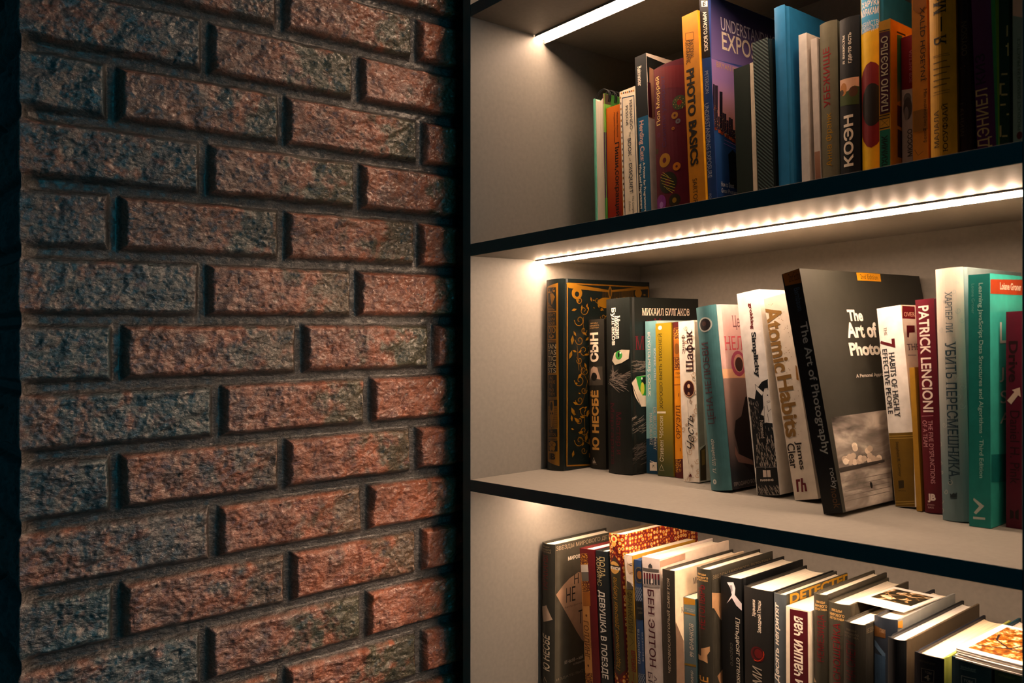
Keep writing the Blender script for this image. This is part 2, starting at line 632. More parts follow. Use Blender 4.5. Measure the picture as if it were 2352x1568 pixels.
def brick_wall():
    # unrolled strip: s < 0 runs along the end face, s >= 0 along the long face
    s = np.concatenate([np.arange(-.24, -.02, .006), np.arange(-.02, .53, .0012), np.arange(.535, .86, .02)])
    z = np.concatenate([np.arange(0, .88, .01), np.arange(.88, 1.84, .0012), np.arange(1.84, 2.6, .01)])
    S, Z = np.meshgrid(s, z)
    wob = (fbm(S * 30 + 7, Z * 30, 3, 2) - .5)
    row = np.floor((Z_REF - Z) / COURSE).astype(int)          # 0 = course just below the reference joint
    fz = (Z_REF - Z) / COURSE - row
    dz = np.minimum(fz, 1 - fz) * COURSE
    dj = np.full(S.shape, 9.0)
    rel = np.zeros(S.shape); bid = np.zeros(S.shape)
    for r in range(row.min(), row.max() + 1):
        mk = row == r
        J = ROWS.get(r)
        if J is None:
            J = ROWS[-1 if r % 2 else 0]
        q = [y - Y_END for y in J]
        q += [q[-1] + .19 * k for k in range(1, 4)]
        odd = r % 2
        q = [-.5, -.25 if odd else -.13, ] + ([0.0] if False else []) + q
        q = sorted(q)
        ss = S[mk]
        d = np.full(ss.shape, 9.0)
        for y in q:
            d = np.minimum(d, abs(ss - y))
        dj[mk] = d
        qi = np.array(q)
        k = np.clip(np.searchsorted(qi, ss) - 1, 0, len(q) - 2)
        rel[mk] = np.clip((ss - qi[k]) / (qi[k + 1] - qi[k]), 0, 1)
        bid[mk] = r * 17 + k
    gz, gj = .0046 + .0022 * wob, .0046 + .0022 * wob
    e = np.minimum(dz - gz, dj - gj)
    edge = sstep(-.0015, .0068, e)
    lump = fbm(S * 34 + Z * 26, Z * 62 - S * 40, 11, 4) - .5
    chis = abs(fbm(S * 130 + Z * 95, Z * 150 - S * 60, 23, 3) - .5)
    big = fbm(S * 18, Z * 26, 31, 2) - .5
    h = edge * (.0116 + .0085 * lump - .0042 * chis + .0030 * big) + (1 - edge) * .0012 * (fbm(S * 150, Z * 150, 41, 2) - .5)
    pit = sstep(.93, .96, noise2(S * 260, Z * 260, 77)) * sstep(.3, .6, edge)
    h = h - .0012 * pit
    h = np.minimum(h, .0148)
    base = .0125
    # brick colours, plum and bluer towards the free end, darker in pits
    rs = np.random.RandomState(5)
    tint = rs.rand(4000)[(bid.astype(int) % 4000)]
    mott = fbm(S * 70, Z * 70, 51, 4)
    red = np.stack([.430 + 0 * S, .115 + 0 * S, .048 + 0 * S], -1)
    plum = np.stack([.195 + 0 * S, .104 + 0 * S, .080 + 0 * S], -1)
    dark = np.stack([.058 + 0 * S, .066 + 0 * S, .032 + 0 * S], -1)
    blue = np.stack([.030 + 0 * S, .085 + 0 * S, .100 + 0 * S], -1)
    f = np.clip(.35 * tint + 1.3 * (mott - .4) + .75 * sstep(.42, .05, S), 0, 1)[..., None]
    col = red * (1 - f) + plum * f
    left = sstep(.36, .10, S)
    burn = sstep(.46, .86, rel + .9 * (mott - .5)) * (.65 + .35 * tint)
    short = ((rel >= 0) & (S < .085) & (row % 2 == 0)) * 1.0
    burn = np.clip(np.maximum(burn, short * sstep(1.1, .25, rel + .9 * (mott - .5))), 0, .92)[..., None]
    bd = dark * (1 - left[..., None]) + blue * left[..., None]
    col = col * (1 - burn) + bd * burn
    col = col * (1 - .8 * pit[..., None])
    grout = np.stack([.075 + 0 * S, .062 + 0 * S, .054 + 0 * S], -1) * (.8 + .4 * mott[..., None])
    ed = sstep(.1, .75, edge)[..., None]
    col = col * ed + grout * (1 - ed)
    # wrap the strip round the corner of the pier
    hh = (h - base) * (.45 + .55 * sstep(.0, .02, abs(S)))
    c = sstep(-.011, .011, S)
    Xp = np.where(S < 0, X_FACE + S, X_FACE) + hh * c
    Yp = np.where(S < 0, Y_END, Y_END + S) - hh * (1 - c)
    Zp = Z + B * Yp
    nr, nc = S.shape
    co = np.stack([Xp, Yp, Zp], -1).reshape(-1, 3)
    idx = np.arange(nr * nc).reshape(nr, nc)
    quads = np.stack([idx[:-1, :-1], idx[:-1, 1:], idx[1:, 1:], idx[1:, :-1]], -1).reshape(-1, 4)
    # a plain back and top close the pier
    xb = X_FACE - .26
    ex = np.array([[xb, Y_END + .012, 0], [xb, .36, 0], [xb, .36, 2.6], [xb, Y_END + .012, 2.6]])
    n0 = len(co)
    co = np.vstack([co, ex])
    me = bpy.data.meshes.new('wall_left')
    nq = len(quads) + 1
    quads = np.vstack([quads, [[n0, n0 + 3, n0 + 2, n0 + 1]]])
    me.vertices.add(len(co)); me.vertices.foreach_set('co', co.ravel())
    me.loops.add(nq * 4); me.loops.foreach_set('vertex_index', quads.ravel())
    me.polygons.add(nq)
    me.polygons.foreach_set('loop_start', np.arange(0, nq * 4, 4))
    me.polygons.foreach_set('use_smooth', np.ones(nq, dtype=bool))
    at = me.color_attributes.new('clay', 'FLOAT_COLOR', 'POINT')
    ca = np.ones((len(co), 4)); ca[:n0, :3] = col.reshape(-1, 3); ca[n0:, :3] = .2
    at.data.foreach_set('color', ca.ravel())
    me.update(calc_edges=True)
    q = NT('rough_glazed_brick')
    vc = q.n('ShaderNodeVertexColor'); vc.layer_name = 'clay'
    v = q.coords()
    n = q.n('ShaderNodeTexNoise', Scale=420.0, Detail=6.0, Roughness=.6)
    q.l(v, n.inputs['Vector'])
    mx = q.n('ShaderNodeMix', data_type='RGBA', blend_type='MULTIPLY')
    mx.inputs[0].default_value = .55
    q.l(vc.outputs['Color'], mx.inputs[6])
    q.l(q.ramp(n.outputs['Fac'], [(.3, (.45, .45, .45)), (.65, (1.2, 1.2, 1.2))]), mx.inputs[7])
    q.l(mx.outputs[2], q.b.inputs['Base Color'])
    q.b.inputs['Roughness'].default_value = .25
    q.b.inputs['Coat Weight'].default_value = .5
    q.b.inputs['Coat Roughness'].default_value = .22
    q.b.inputs['Specular IOR Level'].default_value = 1.0
    n2 = q.n('ShaderNodeTexNoise', Scale=1.0, Detail=6.0, Roughness=.6, Distortion=.15)
    mp = q.n('ShaderNodeMapping')
    mp.inputs['Rotation'].default_value = (math.radians(28), 0, 0)
    mp.inputs['Scale'].default_value = (120, 95, 180)
    q.l(v, mp.inputs['Vector'])
    q.l(mp.outputs['Vector'], n2.inputs['Vector'])
    q.bump(n2.outputs['Fac'], 1.0, .0046)
    me.materials.append(q.m)
    o = bpy.data.objects.new('wall_left', me)
    C.objects.link(o)
    struct(o)


brick_wall()

# ------------------------------------------------------------------ bookcase
W, DEP = .6463, .327
UNDER = [.27, .5615, .8532, 1.1568, 1.4599, 1.7686, 2.07]
TOPS = [.286, .5775, .8685, 1.1720, 1.4758, 1.7845, 2.086]
bc = thing('bookcase', 'grey laminate bookcase built against the brick wall, with lit shelves', 'bookcase', (W / 2, 0, 0))


def bpart(name, x0, x1, y0, y1, z0, z1, sh=True):
    m = MB(); m.box(x0, x1, y0, y1, z0, z1, LAM)
    i = m.mi(EDGE)
    for k, f in enumerate(m.f):
        if all(abs(m.v[q][1] - y0) < 1e-6 for q in f) and y0 < .02:
            m.fm[k] = i
    o = m.build(name, None, shear=sh, bevel=.0006)
    o.parent = bc
    o.matrix_parent_inverse = Matrix.Translation((-W / 2, 0, 0))
    return o


bpart('side_panel', -.0165, 0, 0, .345, 0, 2.12, False)
bpart('side_panel', W, W + .0165, 0, .345, 0, 2.12, False)
bpart('back_panel', 0, W, DEP, DEP + .008, .02, 2.1, False)
for u, tp in zip(UNDER, TOPS):
    bpart('shelf', 0, W, .0, DEP, u, tp)
bpart('plinth', 0, W, .03, .046, 0, .25, False)


def led_strip(zu, x0, x1, power, label, lip=.0046, dome=1.0, front=.0015):
    t = thing('led_strip_light', label, 'light', (x0, .11, zu + A * x0 + B * .11 - .0004), (0, 0, 0), 'strip lights under the shelves')
    m = MB()
    L = x1 - x0
    # aluminium channel: thin front edge, rear lip added to cut off light going back
    prof = [(0.0, 0.0), (.0180, 0.0), (.0180, -lip), (.0170, -lip), (.0166, -.0006), (.0010, -.0006), (.0008, -front), (0.0, -front)]
    k = len(prof)
    m.add([(.0012, y, z) for y, z in prof] + [(L - .0012, y, z) for y, z in prof],
          [tuple(range(k - 1, -1, -1)), tuple(range(k, 2 * k))] + [(i, (i + 1) % k, k + (i + 1) % k, k + i) for i in range(k)], METAL)
    m.build('profile', t)
    m = MB()
    n = 44
    sec = [(.0012, -.0014), (.0026, -.0020 - .0018 * dome), (.0125, -.0020 - .0024 * dome), (.0162, -.0020 - .0024 * dome)]
    vs, fs = [], []
    for i in range(n + 1):
        x = .0014 + (L - .0028) * i / n
        vs += [(x, y, z) for y, z in sec]
    for i in range(n):
        for j in range(3):
            fs.append((4 * i + j, 4 * i + j + 1, 4 * i + 5 + j, 4 * i + 4 + j))
    m.add(vs, fs, led_mat(power))
    m.build('light_band', t)
    return t


led_strip(2.07, 0, W, 70, 'lit strip under the topmost board, above the upper shelf compartment')
led_strip(1.7686, 0, .50, 56, 'warm white strip light above the top shelf of books', lip=.0085, dome=.3, front=.0022)
led_strip(1.4599, 0, W, 112, 'long warm white strip light above the middle shelf of books')
led_strip(1.1568, 0, W, 84, 'strip light hidden beneath the middle shelf, lighting the lower books')

# ------------------------------------------------------------------ books
BOOKS = [
('spiral_notepad', 'thick wire-bound notepad with teal back cover, first item on the top shelf', 'notepad', 'spiral', 'A', 0.0681, 0.16, 1.4798, 0.0211, 0.1979, 0.14, 1.44, 0, 0.0, ('#5fae94', '#6fae3c', '#4f9f86', '#eee2cc'), 0.5, [
]),
('paperback_book', 'orange paperback fading to red, beside the wire-bound notepad on the top shelf', 'book', 'pb', 'A', 0.0899, 0.162, 1.48039, 0.0257, 0.18, 0.1605, 1.26, 0, 0.0, ('grad:#8c1c04:#cc6a0c:40:175', '#d8700f', '#c8500c', '#eee2cc'), 0.5, [
  ('t','s',[18.4,21.4,137.1,170.5],'#3a1a08','Максим Ильяхов',-1,0,0,0),
  ('t','s',[12.7,16.0,131.3,171.3],'#3a1a08','Людмила Сарычева',-1,0,0,0),
  ('t','s',[12.7,22.7,33.5,130.6],'#2a1006','Пиши,сокращай',-1,0.02,0,0),
]),
('paperback_book', 'cream paperback spine framed by a blue line, right of the orange paperback', 'book', 'pb', 'A', 0.1201, 0.16, 1.48113, 0.0267, 0.1952, 0.128, 2.44, 0, 0.0, ('#ece0c8', '#e8dcc4', '#e8dcc4', '#eee2cc'), 0.5, [
  ('l','s',[1.1,4.2,185.9,24.6,183.4,24.8,31.8,2.9,29.5,4.2,185.9],'#203a58'),
  ('e','s',[3.7,192.2,1.3,1.3],'#c8860f'),
  ('e','s',[7.1,191.8,1.3,1.3],'#3a4a5a'),
  ('e','s',[10.5,191.5,1.3,1.3],'#8a3a10'),
  ('e','s',[13.9,191.1,1.3,1.3],'#c8860f'),
  ('e','s',[17.2,190.7,1.3,1.3],'#3a4a5a'),
  ('e','s',[20.5,190.3,1.2,1.3],'#8a3a10'),
  ('e','s',[23.8,190.0,1.2,1.3],'#c8860f'),
  ('e','s',[1.6,187.2,1.0,1.8],'#a87820'),
  ('e','s',[1.6,179.6,1.0,1.8],'#6a5a40'),
  ('e','s',[1.7,172.1,1.0,1.8],'#a87820'),
  ('e','s',[1.7,164.5,1.0,1.8],'#6a5a40'),
  ('e','s',[1.7,156.9,1.0,1.8],'#a87820'),
  ('e','s',[1.7,149.3,1.0,1.8],'#6a5a40'),
  ('e','s',[1.8,141.7,1.0,1.8],'#a87820'),
  ('e','s',[1.8,134.1,1.0,1.8],'#6a5a40'),
  ('e','s',[1.8,126.5,1.0,1.8],'#a87820'),
  ('e','s',[1.9,119.0,1.0,1.8],'#6a5a40'),
  ('e','s',[1.9,111.4,1.0,1.8],'#a87820'),
  ('e','s',[1.9,103.8,1.0,1.8],'#6a5a40'),
  ('e','s',[2.0,96.3,1.0,1.8],'#a87820'),
  ('e','s',[2.0,88.7,1.0,1.8],'#6a5a40'),
  ('e','s',[2.0,81.2,1.0,1.8],'#a87820'),
  ('e','s',[2.0,73.6,1.0,1.8],'#6a5a40'),
  ('e','s',[2.1,66.1,1.0,1.8],'#a87820'),
  ('e','s',[2.1,58.5,1.0,1.8],'#6a5a40'),
  ('e','s',[2.1,51.0,1.0,1.8],'#a87820'),
  ('e','s',[2.2,43.5,1.0,1.8],'#6a5a40'),
  ('t','s',[16.3,21.4,141.0,179.2],'#26303a','FERNANDO',-1,0,0,0),
  ('t','s',[9.7,14.1,147.8,173.8],'#26303a','PESSOA',-1,0,0,0),
  ('t','s',[14.3,17.5,132.3,138.7],'#5a5a55','The',-1,0,0,0.25),
  ('t','s',[11.9,17.6,107.1,130.3],'#26303a','BOOK',-1,0.01,0,0),
  ('t','s',[13.3,16.1,100.7,104.9],'#5a5a55','of',-1,0,0,0.25),
  ('t','s',[11.4,18.3,58.9,97.6],'#26303a','DISQUIET',-1,0.01,0,0),
  ('t','s',[15.5,19.5,28.9,54.6],'#5a5a55','The Complete',-1,0,0,0.25),
  ('t','s',[10.3,13.5,36.0,48.9],'#5a5a55','Edition',-1,0,0,0.25),
]),
('paperback_book', 'black and blue paperback with white lower cover, left of the maroon book with rings', 'book', 'pb', 'A', 0.1487, 0.16, 1.48186, 0.0189, 0.2328, 0.1625, 2.54, 0, 0.0, ('#0b1216', '#e8e0d8', '#10181c', '#eee2cc'), 0.5, [
  ('p','s',[1.3,153.6,19.6,153.3,21.0,32.2,2.1,31.3],'#125a80'),
  ('p','c',[0.1,228.9,65.4,224.1,60.9,142.4,3.8,154.1],'#141a1a'),
  ('p','c',[5.5,215.4,13.3,213.9,12.3,149.8,2.2,149.7],'#b88a70'),
  ('p','c',[-1.1,195.5,6.7,195.4,7.8,150.6,-1.6,150.9],'#4a1420'),
  ('t','s',[3.9,10.6,193.8,219.6],'#f2e6d4','Rainwater',-1,0.015,1,0),
  ('t','s',[1.8,11.2,96.9,149.0],'#c8a49a','Herding Cats:',-1,0.03,0,0),
  ('t','s',[6.6,11.3,32.4,95.2],'#f0e6d4','A Primer for Programmers',-1,0.02,0,0),
  ('t','s',[0.0,5.1,36.6,94.7],'#f0e6d4','Who Lead Programmers',-1,0.02,0,0),
]),
('paperback_book', 'wide maroon paperback spine scattered with doughnuts, left of the yellow book', 'book', 'pb', 'A', 0.1832, 0.148, 1.48258, 0.0531, 0.2053, 0.13, 2.08, 0, 0.005, ('#560820', '#500720', '#500720', '#eadec6'), 0.5, [
  ('p','s',[1.4,206.0,50.7,196.5,50.7,168.6,1.9,180.2],'grad:#560820:#6c0812:150:205'),
  ('t','s',[3.6,12.8,133.6,193.9],'#f0c878','Пол Мюррей',1,0.01,0,0),
  ('t','s',[13.5,22.7,103.8,192.4],'#4a1848','Скиппи умирает',1,0.01,0,0),
  ('e','s',[41.4,152.7,9.6,8.8],'#3e4a30'),
  ('e','s',[41.4,152.7,3.2,3.2],'#8a1014'),
  ('e','s',[34.7,138.5,4.7,4.3],'#9a6a20'),
  ('e','s',[34.7,138.5,1.6,1.6],'#500720'),
  ('e','s',[39.0,130.5,3.4,3.1],'#6a6a70'),
  ('e','s',[39.0,130.5,1.1,1.1],'#500720'),
  ('e','s',[32.0,123.2,2.3,2.1],'#9a5a14'),
  ('e','s',[32.0,123.2,0.7,0.7],'#500720'),
  ('e','s',[16.9,87.8,9.6,8.6],'#a8761c'),
  ('e','s',[16.9,87.8,3.3,3.2],'#580a20'),
  ('e','s',[35.4,76.3,5.5,5.0],'#c07010'),
  ('e','s',[35.4,76.3,1.6,1.6],'#500720'),
  ('e','s',[21.0,59.7,14.4,13.0],'#1c1c0c'),
  ('e','s',[21.0,59.7,5.0,5.0],'#500720'),
  ('e','s',[30.9,36.1,8.7,7.9],'#241c08'),
  ('e','s',[30.9,36.1,3.2,3.2],'#8a6a10'),
  ('e','s',[2.5,102.4,3.6,3.2],'#3e3a10'),
  ('e','s',[2.5,102.4,1.1,1.1],'#500720'),
  ('e','s',[7.7,121.4,3.6,3.2],'#5a1438'),
  ('e','s',[7.7,121.4,0.9,0.9],'#500720'),
  ('l','s',[0.5,13.1,74.0,22.9,66.5],'#c8b43c'),
  ('l','s',[0.5,10.3,72.0,27.2,63.0],'#c8b43c'),
  ('l','s',[0.5,9.1,68.5,30.5,58.6],'#c8b43c'),
  ('l','s',[0.5,9.6,64.6,32.2,54.6],'#c8b43c'),
  ('l','s',[0.5,11.3,60.5,32.6,50.8],'#c8b43c'),
  ('l','s',[0.5,14.7,56.1,31.4,47.3],'#c8b43c'),
  ('l','s',[0.5,19.0,52.6,28.7,45.3],'#c8b43c'),
  ('e','s',[8.2,36.5,9.5,10.7],'#7a2a80'),
  ('e','s',[9.0,34.5,3.7,4.0],'#a878c0'),
  ('e','s',[45.4,151.6,0.5,0.6],'#c8b04a'),
  ('e','s',[37.6,150.6,0.5,0.6],'#7a8a3a'),
  ('e','s',[42.2,158.1,0.5,0.6],'#c06a2a'),
  ('e','s',[45.5,146.4,0.5,0.6],'#c8b04a'),
  ('e','s',[33.5,156.2,0.5,0.6],'#7a8a3a'),
  ('e','s',[44.9,153.7,0.5,0.6],'#c06a2a'),
  ('e','s',[40.0,148.6,0.5,0.6],'#c8b04a'),
  ('e','s',[38.8,158.4,0.5,0.6],'#7a8a3a'),
  ('e','s',[47.9,148.6,0.5,0.6],'#c06a2a'),
  ('e','s',[33.9,151.9,0.5,0.6],'#c8b04a'),
  ('e','s',[43.3,155.6,0.5,0.6],'#7a8a3a'),
  ('e','s',[42.8,147.8,0.5,0.6],'#c06a2a'),
  ('e','s',[36.3,156.9,0.5,0.6],'#c8b04a'),
  ('e','s',[48.3,152.2,0.5,0.6],'#7a8a3a'),
  ('e','s',[36.6,147.9,0.5,0.6],'#c06a2a'),
  ('e','s',[41.1,156.5,0.5,0.6],'#c8b04a'),
  ('e','s',[45.1,148.6,0.5,0.6],'#7a8a3a'),
  ('e','s',[35.4,154.1,0.5,0.6],'#c06a2a'),
  ('e','s',[46.6,155.8,0.5,0.6],'#c8b04a'),
  ('e','s',[40.8,145.4,0.5,0.6],'#7a8a3a'),
  ('e','s',[39.0,156.2,0.5,0.6],'#c06a2a'),
  ('e','s',[46.4,150.7,0.5,0.6],'#c8b04a'),
  ('e','s',[36.4,150.9,0.5,0.6],'#7a8a3a'),
  ('e','s',[43.2,158.6,0.5,0.6],'#c06a2a'),
  ('e','s',[45.2,145.2,0.5,0.6],'#c8b04a'),
  ('e','s',[37.6,154.9,0.5,0.6],'#7a8a3a'),
]),
('paperback_book', 'tall mustard-yellow paperback with large black capitals on its spine', 'book', 'pb', 'A', 0.2442, 0.14, 1.48403, 0.0228, 0.2512, 0.1825, 3.13, 0, 0.0, ('#c47e0e', '#eca81c', '#d08a10', '#eee2cc'), 0.5, [
  ('l','s',[0.4,4.4,229.9,15.8,227.5,15.9,218.4,4.2,221.3,4.4,229.9],'#2a1c08'),
  ('t','s',[9.5,15.2,197.1,218.6],'#2a1c08','NATIONAL',-1,0,0,0),
  ('t','s',[3.6,9.8,192.5,220.0],'#2a1c08','GEOGRAPHIC',-1,0,0,0),
  ('t','s',[3.0,14.5,130.2,185.8],'#17120a','PHOTO',-1,0.035,0,0),
  ('t','s',[3.2,14.8,71.2,124.1],'#17120a','BASICS',-1,0.035,0,0),
  ('t','s',[5.2,11.6,22.6,55.7],'#3a2a0c','SARTORE',-1,0,0,0),
]),
('paperback_book', 'tall photography paperback with night skyline cover, right of the yellow book', 'book', 'pb', 'A', 0.2677, 0.144, 1.48468, 0.0122, 0.2679, 0.17850000000000002, 3.15, 0, 0.0, ('#16407e', '#3a4f98', '#1b2c55', '#eee2cc'), 0.5, [
  ('p','s',[0.2,286.0,17.0,282.7,12.1,193.4,-0.2,195.5],'#0c0e14'),
  ('p','s',[2.5,263.1,11.5,259.5,11.1,252.7,2.9,255.6],'#d8cfc0'),
  ('t','s',[4.5,9.1,255.4,260.4],'#15151a','E',0,0.03,0,0),
  ('t','s',[3.9,9.2,202.0,248.8],'#e8dccb','AMPHOTO BOOKS',-1,0.02,0,0),
  ('t','s',[2.9,7.8,152.6,178.8],'#9fb0d0','PETERSON',-1,0,0,0),
  ('t','s',[0.7,6.7,54.1,141.2],'#9fb0d0','UNDERSTANDING EXPOSURE',-1,0,0,0),
  ('t','s',[1.1,4.5,-2.4,35.6],'#9fb0d0','FOURTH EDITION',-1,0,0,0),
  ('p','c',[6.7,288.0,148.6,286.0,112.3,197.5,1.3,191.5],'grad:#8a72b4:#17204a:165:262'),
  ('p','c',[1.3,191.5,111.8,191.9,76.9,102.5,-0.4,112.2],'grad:#f0a878:#9a78b4:95:170'),
  ('p','c',[-0.4,113.3,77.1,105.2,58.9,-10.0,-6.6,-4.4],'grad:#0a2c66:#24508e:0:95'),
  ('p','c',[2.0,161.9,5.3,161.7,1.4,108.8,-1.9,109.3],'#241c30'),
  ('p','c',[5.5,161.1,11.3,161.4,7.3,108.3,1.6,108.5],'#2c2234'),
  ('p','c',[8.8,125.1,11.3,124.7,9.9,106.4,7.5,107.0],'#241c30'),
  ('p','c',[13.8,155.1,19.7,155.4,16.0,106.2,10.2,106.4],'#1a1626'),
  ('p','c',[18.1,130.9,20.5,130.5,18.6,104.3,16.1,104.9],'#1a1626'),
  ('p','c',[20.8,130.3,25.0,130.2,23.0,103.8,18.8,104.3],'#241c30'),
  ('p','c',[24.7,123.0,28.9,122.9,27.4,102.8,23.2,103.2],'#241c30'),
  ('p','c',[29.5,127.2,33.7,127.1,31.8,101.7,27.6,102.1],'#2c2234'),
  ('p','c',[33.9,126.2,37.3,126.0,35.4,100.5,32.0,101.0],'#1a1626'),
  ('p','c',[36.6,113.3,40.9,113.1,39.9,99.7,35.6,100.2],'#1a1626'),
  ('p','c',[41.6,119.1,47.7,119.2,46.1,98.9,40.1,99.1],'#2c2234'),
  ('p','c',[48.5,126.7,52.0,126.4,49.7,97.0,46.3,97.6],'#1a1626'),
  ('e','c',[4.5,134.0,0.4,0.4],'#ff5a2a'),
  ('e','c',[-0.9,112.6,0.4,0.4],'#ff5a2a'),
  ('e','c',[38.2,108.2,0.4,0.4],'#ffe0a0'),
  ('e','c',[18.0,107.9,0.4,0.4],'#ffe0a0'),
  ('e','c',[6.1,111.1,0.4,0.4],'#ff9a3a'),
  ('e','c',[2.7,115.4,0.4,0.4],'#ff5a2a'),
  ('e','c',[23.1,116.5,0.4,0.4],'#ff5a2a'),
  ('e','c',[6.1,121.5,0.4,0.4],'#ff9a3a'),
  ('e','c',[17.4,106.9,0.4,0.4],'#ffe0a0'),
  ('e','c',[11.4,110.8,0.4,0.4],'#ff5a2a'),
  ('e','c',[27.7,104.3,0.4,0.4],'#ff5a2a'),
  ('e','c',[3.2,109.3,0.4,0.4],'#ffca6a'),
  ('e','c',[11.9,116.8,0.4,0.4],'#ffca6a'),
  ('e','c',[5.9,133.7,0.4,0.4],'#ff5a2a'),
  ('e','c',[19.5,105.2,0.4,0.4],'#ff9a3a'),
  ('e','c',[41.9,126.6,0.4,0.4],'#ff5a2a'),
  ('e','c',[-0.4,112.4,0.4,0.4],'#ffca6a'),
  ('e','c',[34.6,106.4,0.4,0.4],'#ff9a3a'),
  ('e','c',[12.0,108.1,0.4,0.4],'#ffe0a0'),
  ('e','c',[11.9,108.8,0.4,0.4],'#ffca6a'),
  ('e','c',[13.6,106.6,0.4,0.4],'#ff9a3a'),
  ('e','c',[19.6,109.0,0.4,0.4],'#ff5a2a'),
  ('e','c',[45.4,108.5,0.4,0.4],'#ffe0a0'),
  ('e','c',[44.3,104.4,0.4,0.4],'#ffca6a'),
  ('e','c',[3.7,109.1,0.4,0.4],'#ffca6a'),
  ('e','c',[27.9,130.7,0.4,0.4],'#ff9a3a'),
  ('e','c',[24.2,113.9,0.4,0.4],'#ff5a2a'),
  ('e','c',[44.7,99.4,0.4,0.4],'#ff5a2a'),
  ('e','c',[34.5,106.4,0.4,0.4],'#ffca6a'),
  ('e','c',[20.5,106.6,0.4,0.4],'#ffe0a0'),
  ('e','c',[21.1,106.2,0.4,0.4],'#ffe0a0'),
  ('e','c',[11.5,130.0,0.4,0.4],'#ffca6a'),
  ('e','c',[21.3,104.7,0.4,0.4],'#ff5a2a'),
  ('e','c',[10.6,115.3,0.4,0.4],'#ffca6a'),
  ('e','c',[17.7,107.6,0.4,0.4],'#ff5a2a'),
  ('e','c',[2.7,134.1,0.4,0.4],'#ff9a3a'),
  ('e','c',[44.7,103.8,0.4,0.4],'#ff9a3a'),
  ('e','c',[21.1,105.0,0.4,0.4],'#ffca6a'),
  ('e','c',[42.2,109.3,0.4,0.4],'#ffca6a'),
  ('e','c',[14.8,118.8,0.4,0.4],'#ff5a2a'),
  ('e','c',[36.7,109.2,0.4,0.4],'#ff5a2a'),
  ('e','c',[14.3,110.9,0.4,0.4],'#ffe0a0'),
  ('e','c',[3.9,136.2,0.4,0.4],'#ffca6a'),
  ('e','c',[2.3,132.6,0.4,0.4],'#ffca6a'),
  ('e','c',[33.9,103.8,0.4,0.4],'#ff9a3a'),
  ('e','c',[39.7,114.2,0.4,0.4],'#ffe0a0'),
  ('e','c',[25.8,119.9,0.4,0.4],'#ffe0a0'),
  ('e','c',[8.5,107.8,0.4,0.4],'#ffca6a'),
  ('e','c',[0.8,131.8,0.4,0.4],'#ff9a3a'),
  ('e','c',[17.8,122.8,0.4,0.4],'#ffe0a0'),
  ('e','c',[39.7,109.2,0.4,0.4],'#ffca6a'),
  ('e','c',[6.7,119.0,0.4,0.4],'#ffe0a0'),
  ('e','c',[41.2,105.6,0.4,0.4],'#ff9a3a'),
  ('e','c',[0.9,119.9,0.4,0.4],'#ffe0a0'),
  ('e','c',[24.3,105.9,0.4,0.4],'#ffca6a'),
  ('e','c',[0.5,110.0,0.4,0.4],'#ff9a3a'),
  ('e','c',[12.3,110.4,0.4,0.4],'#ff9a3a'),
  ('e','c',[3.1,117.7,0.4,0.4],'#ffe0a0'),
  ('e','c',[9.9,135.1,0.4,0.4],'#ffe0a0'),
  ('e','c',[9.7,114.4,0.4,0.4],'#ffe0a0'),
  ('e','c',[2.9,109.6,0.4,0.4],'#ff5a2a'),
  ('e','c',[22.4,110.0,0.4,0.4],'#ffe0a0'),
  ('e','c',[3.2,131.5,0.4,0.4],'#ffca6a'),
  ('e','c',[29.6,128.0,0.4,0.4],'#ffe0a0'),
  ('e','c',[19.2,123.8,0.4,0.4],'#ffca6a'),
  ('e','c',[15.5,106.9,0.4,0.4],'#ffca6a'),
  ('e','c',[15.0,127.7,0.4,0.4],'#ff5a2a'),
  ('e','c',[25.1,127.7,0.4,0.4],'#ffca6a'),
  ('e','c',[-0.9,112.9,0.4,0.4],'#ff9a3a'),
  ('e','c',[21.9,119.5,0.4,0.4],'#ffe0a0'),
  ('e','c',[23.2,112.2,0.4,0.4],'#ffe0a0'),
  ('e','c',[37.9,104.4,0.4,0.4],'#ffca6a'),
  ('e','c',[45.0,110.6,0.4,0.4],'#ff9a3a'),
  ('e','c',[26.7,106.3,0.4,0.4],'#ffe0a0'),
  ('e','c',[35.2,110.8,0.4,0.4],'#ffe0a0'),
  ('e','c',[27.0,109.0,0.4,0.4],'#ffca6a'),
  ('e','c',[10.7,117.6,0.4,0.4],'#ff5a2a'),
  ('e','c',[4.6,109.0,0.4,0.4],'#ffca6a'),
  ('e','c',[30.4,113.9,0.4,0.4],'#ff5a2a'),
  ('e','c',[40.5,104.1,0.4,0.4],'#ff5a2a'),
  ('e','c',[31.2,125.2,0.4,0.4],'#ff9a3a'),
  ('e','c',[18.8,130.9,0.4,0.4],'#ffca6a'),
  ('e','c',[13.8,110.6,0.4,0.4],'#ffca6a'),
  ('e','c',[12.2,107.0,0.4,0.4],'#ff9a3a'),
  ('e','c',[23.7,120.8,0.4,0.4],'#ff9a3a'),
  ('e','c',[36.8,120.1,0.4,0.4],'#ff9a3a'),
  ('e','c',[6.5,118.2,0.4,0.4],'#ffe0a0'),
  ('e','c',[31.0,131.3,0.4,0.4],'#ff9a3a'),
  ('e','c',[35.6,128.8,0.4,0.4],'#ff9a3a'),
  ('e','c',[6.8,114.9,0.4,0.4],'#ffca6a'),
  ('e','c',[28.3,123.2,0.4,0.4],'#ff5a2a'),
  ('e','c',[38.9,114.4,0.4,0.4],'#ffca6a'),
  ('e','c',[41.0,114.5,0.4,0.4],'#ff5a2a'),
  ('e','c',[16.5,122.1,0.4,0.4],'#ffe0a0'),
  ('e','c',[40.4,104.8,0.4,0.4],'#ffe0a0'),
  ('e','c',[43.6,102.2,0.4,0.4],'#ffe0a0'),
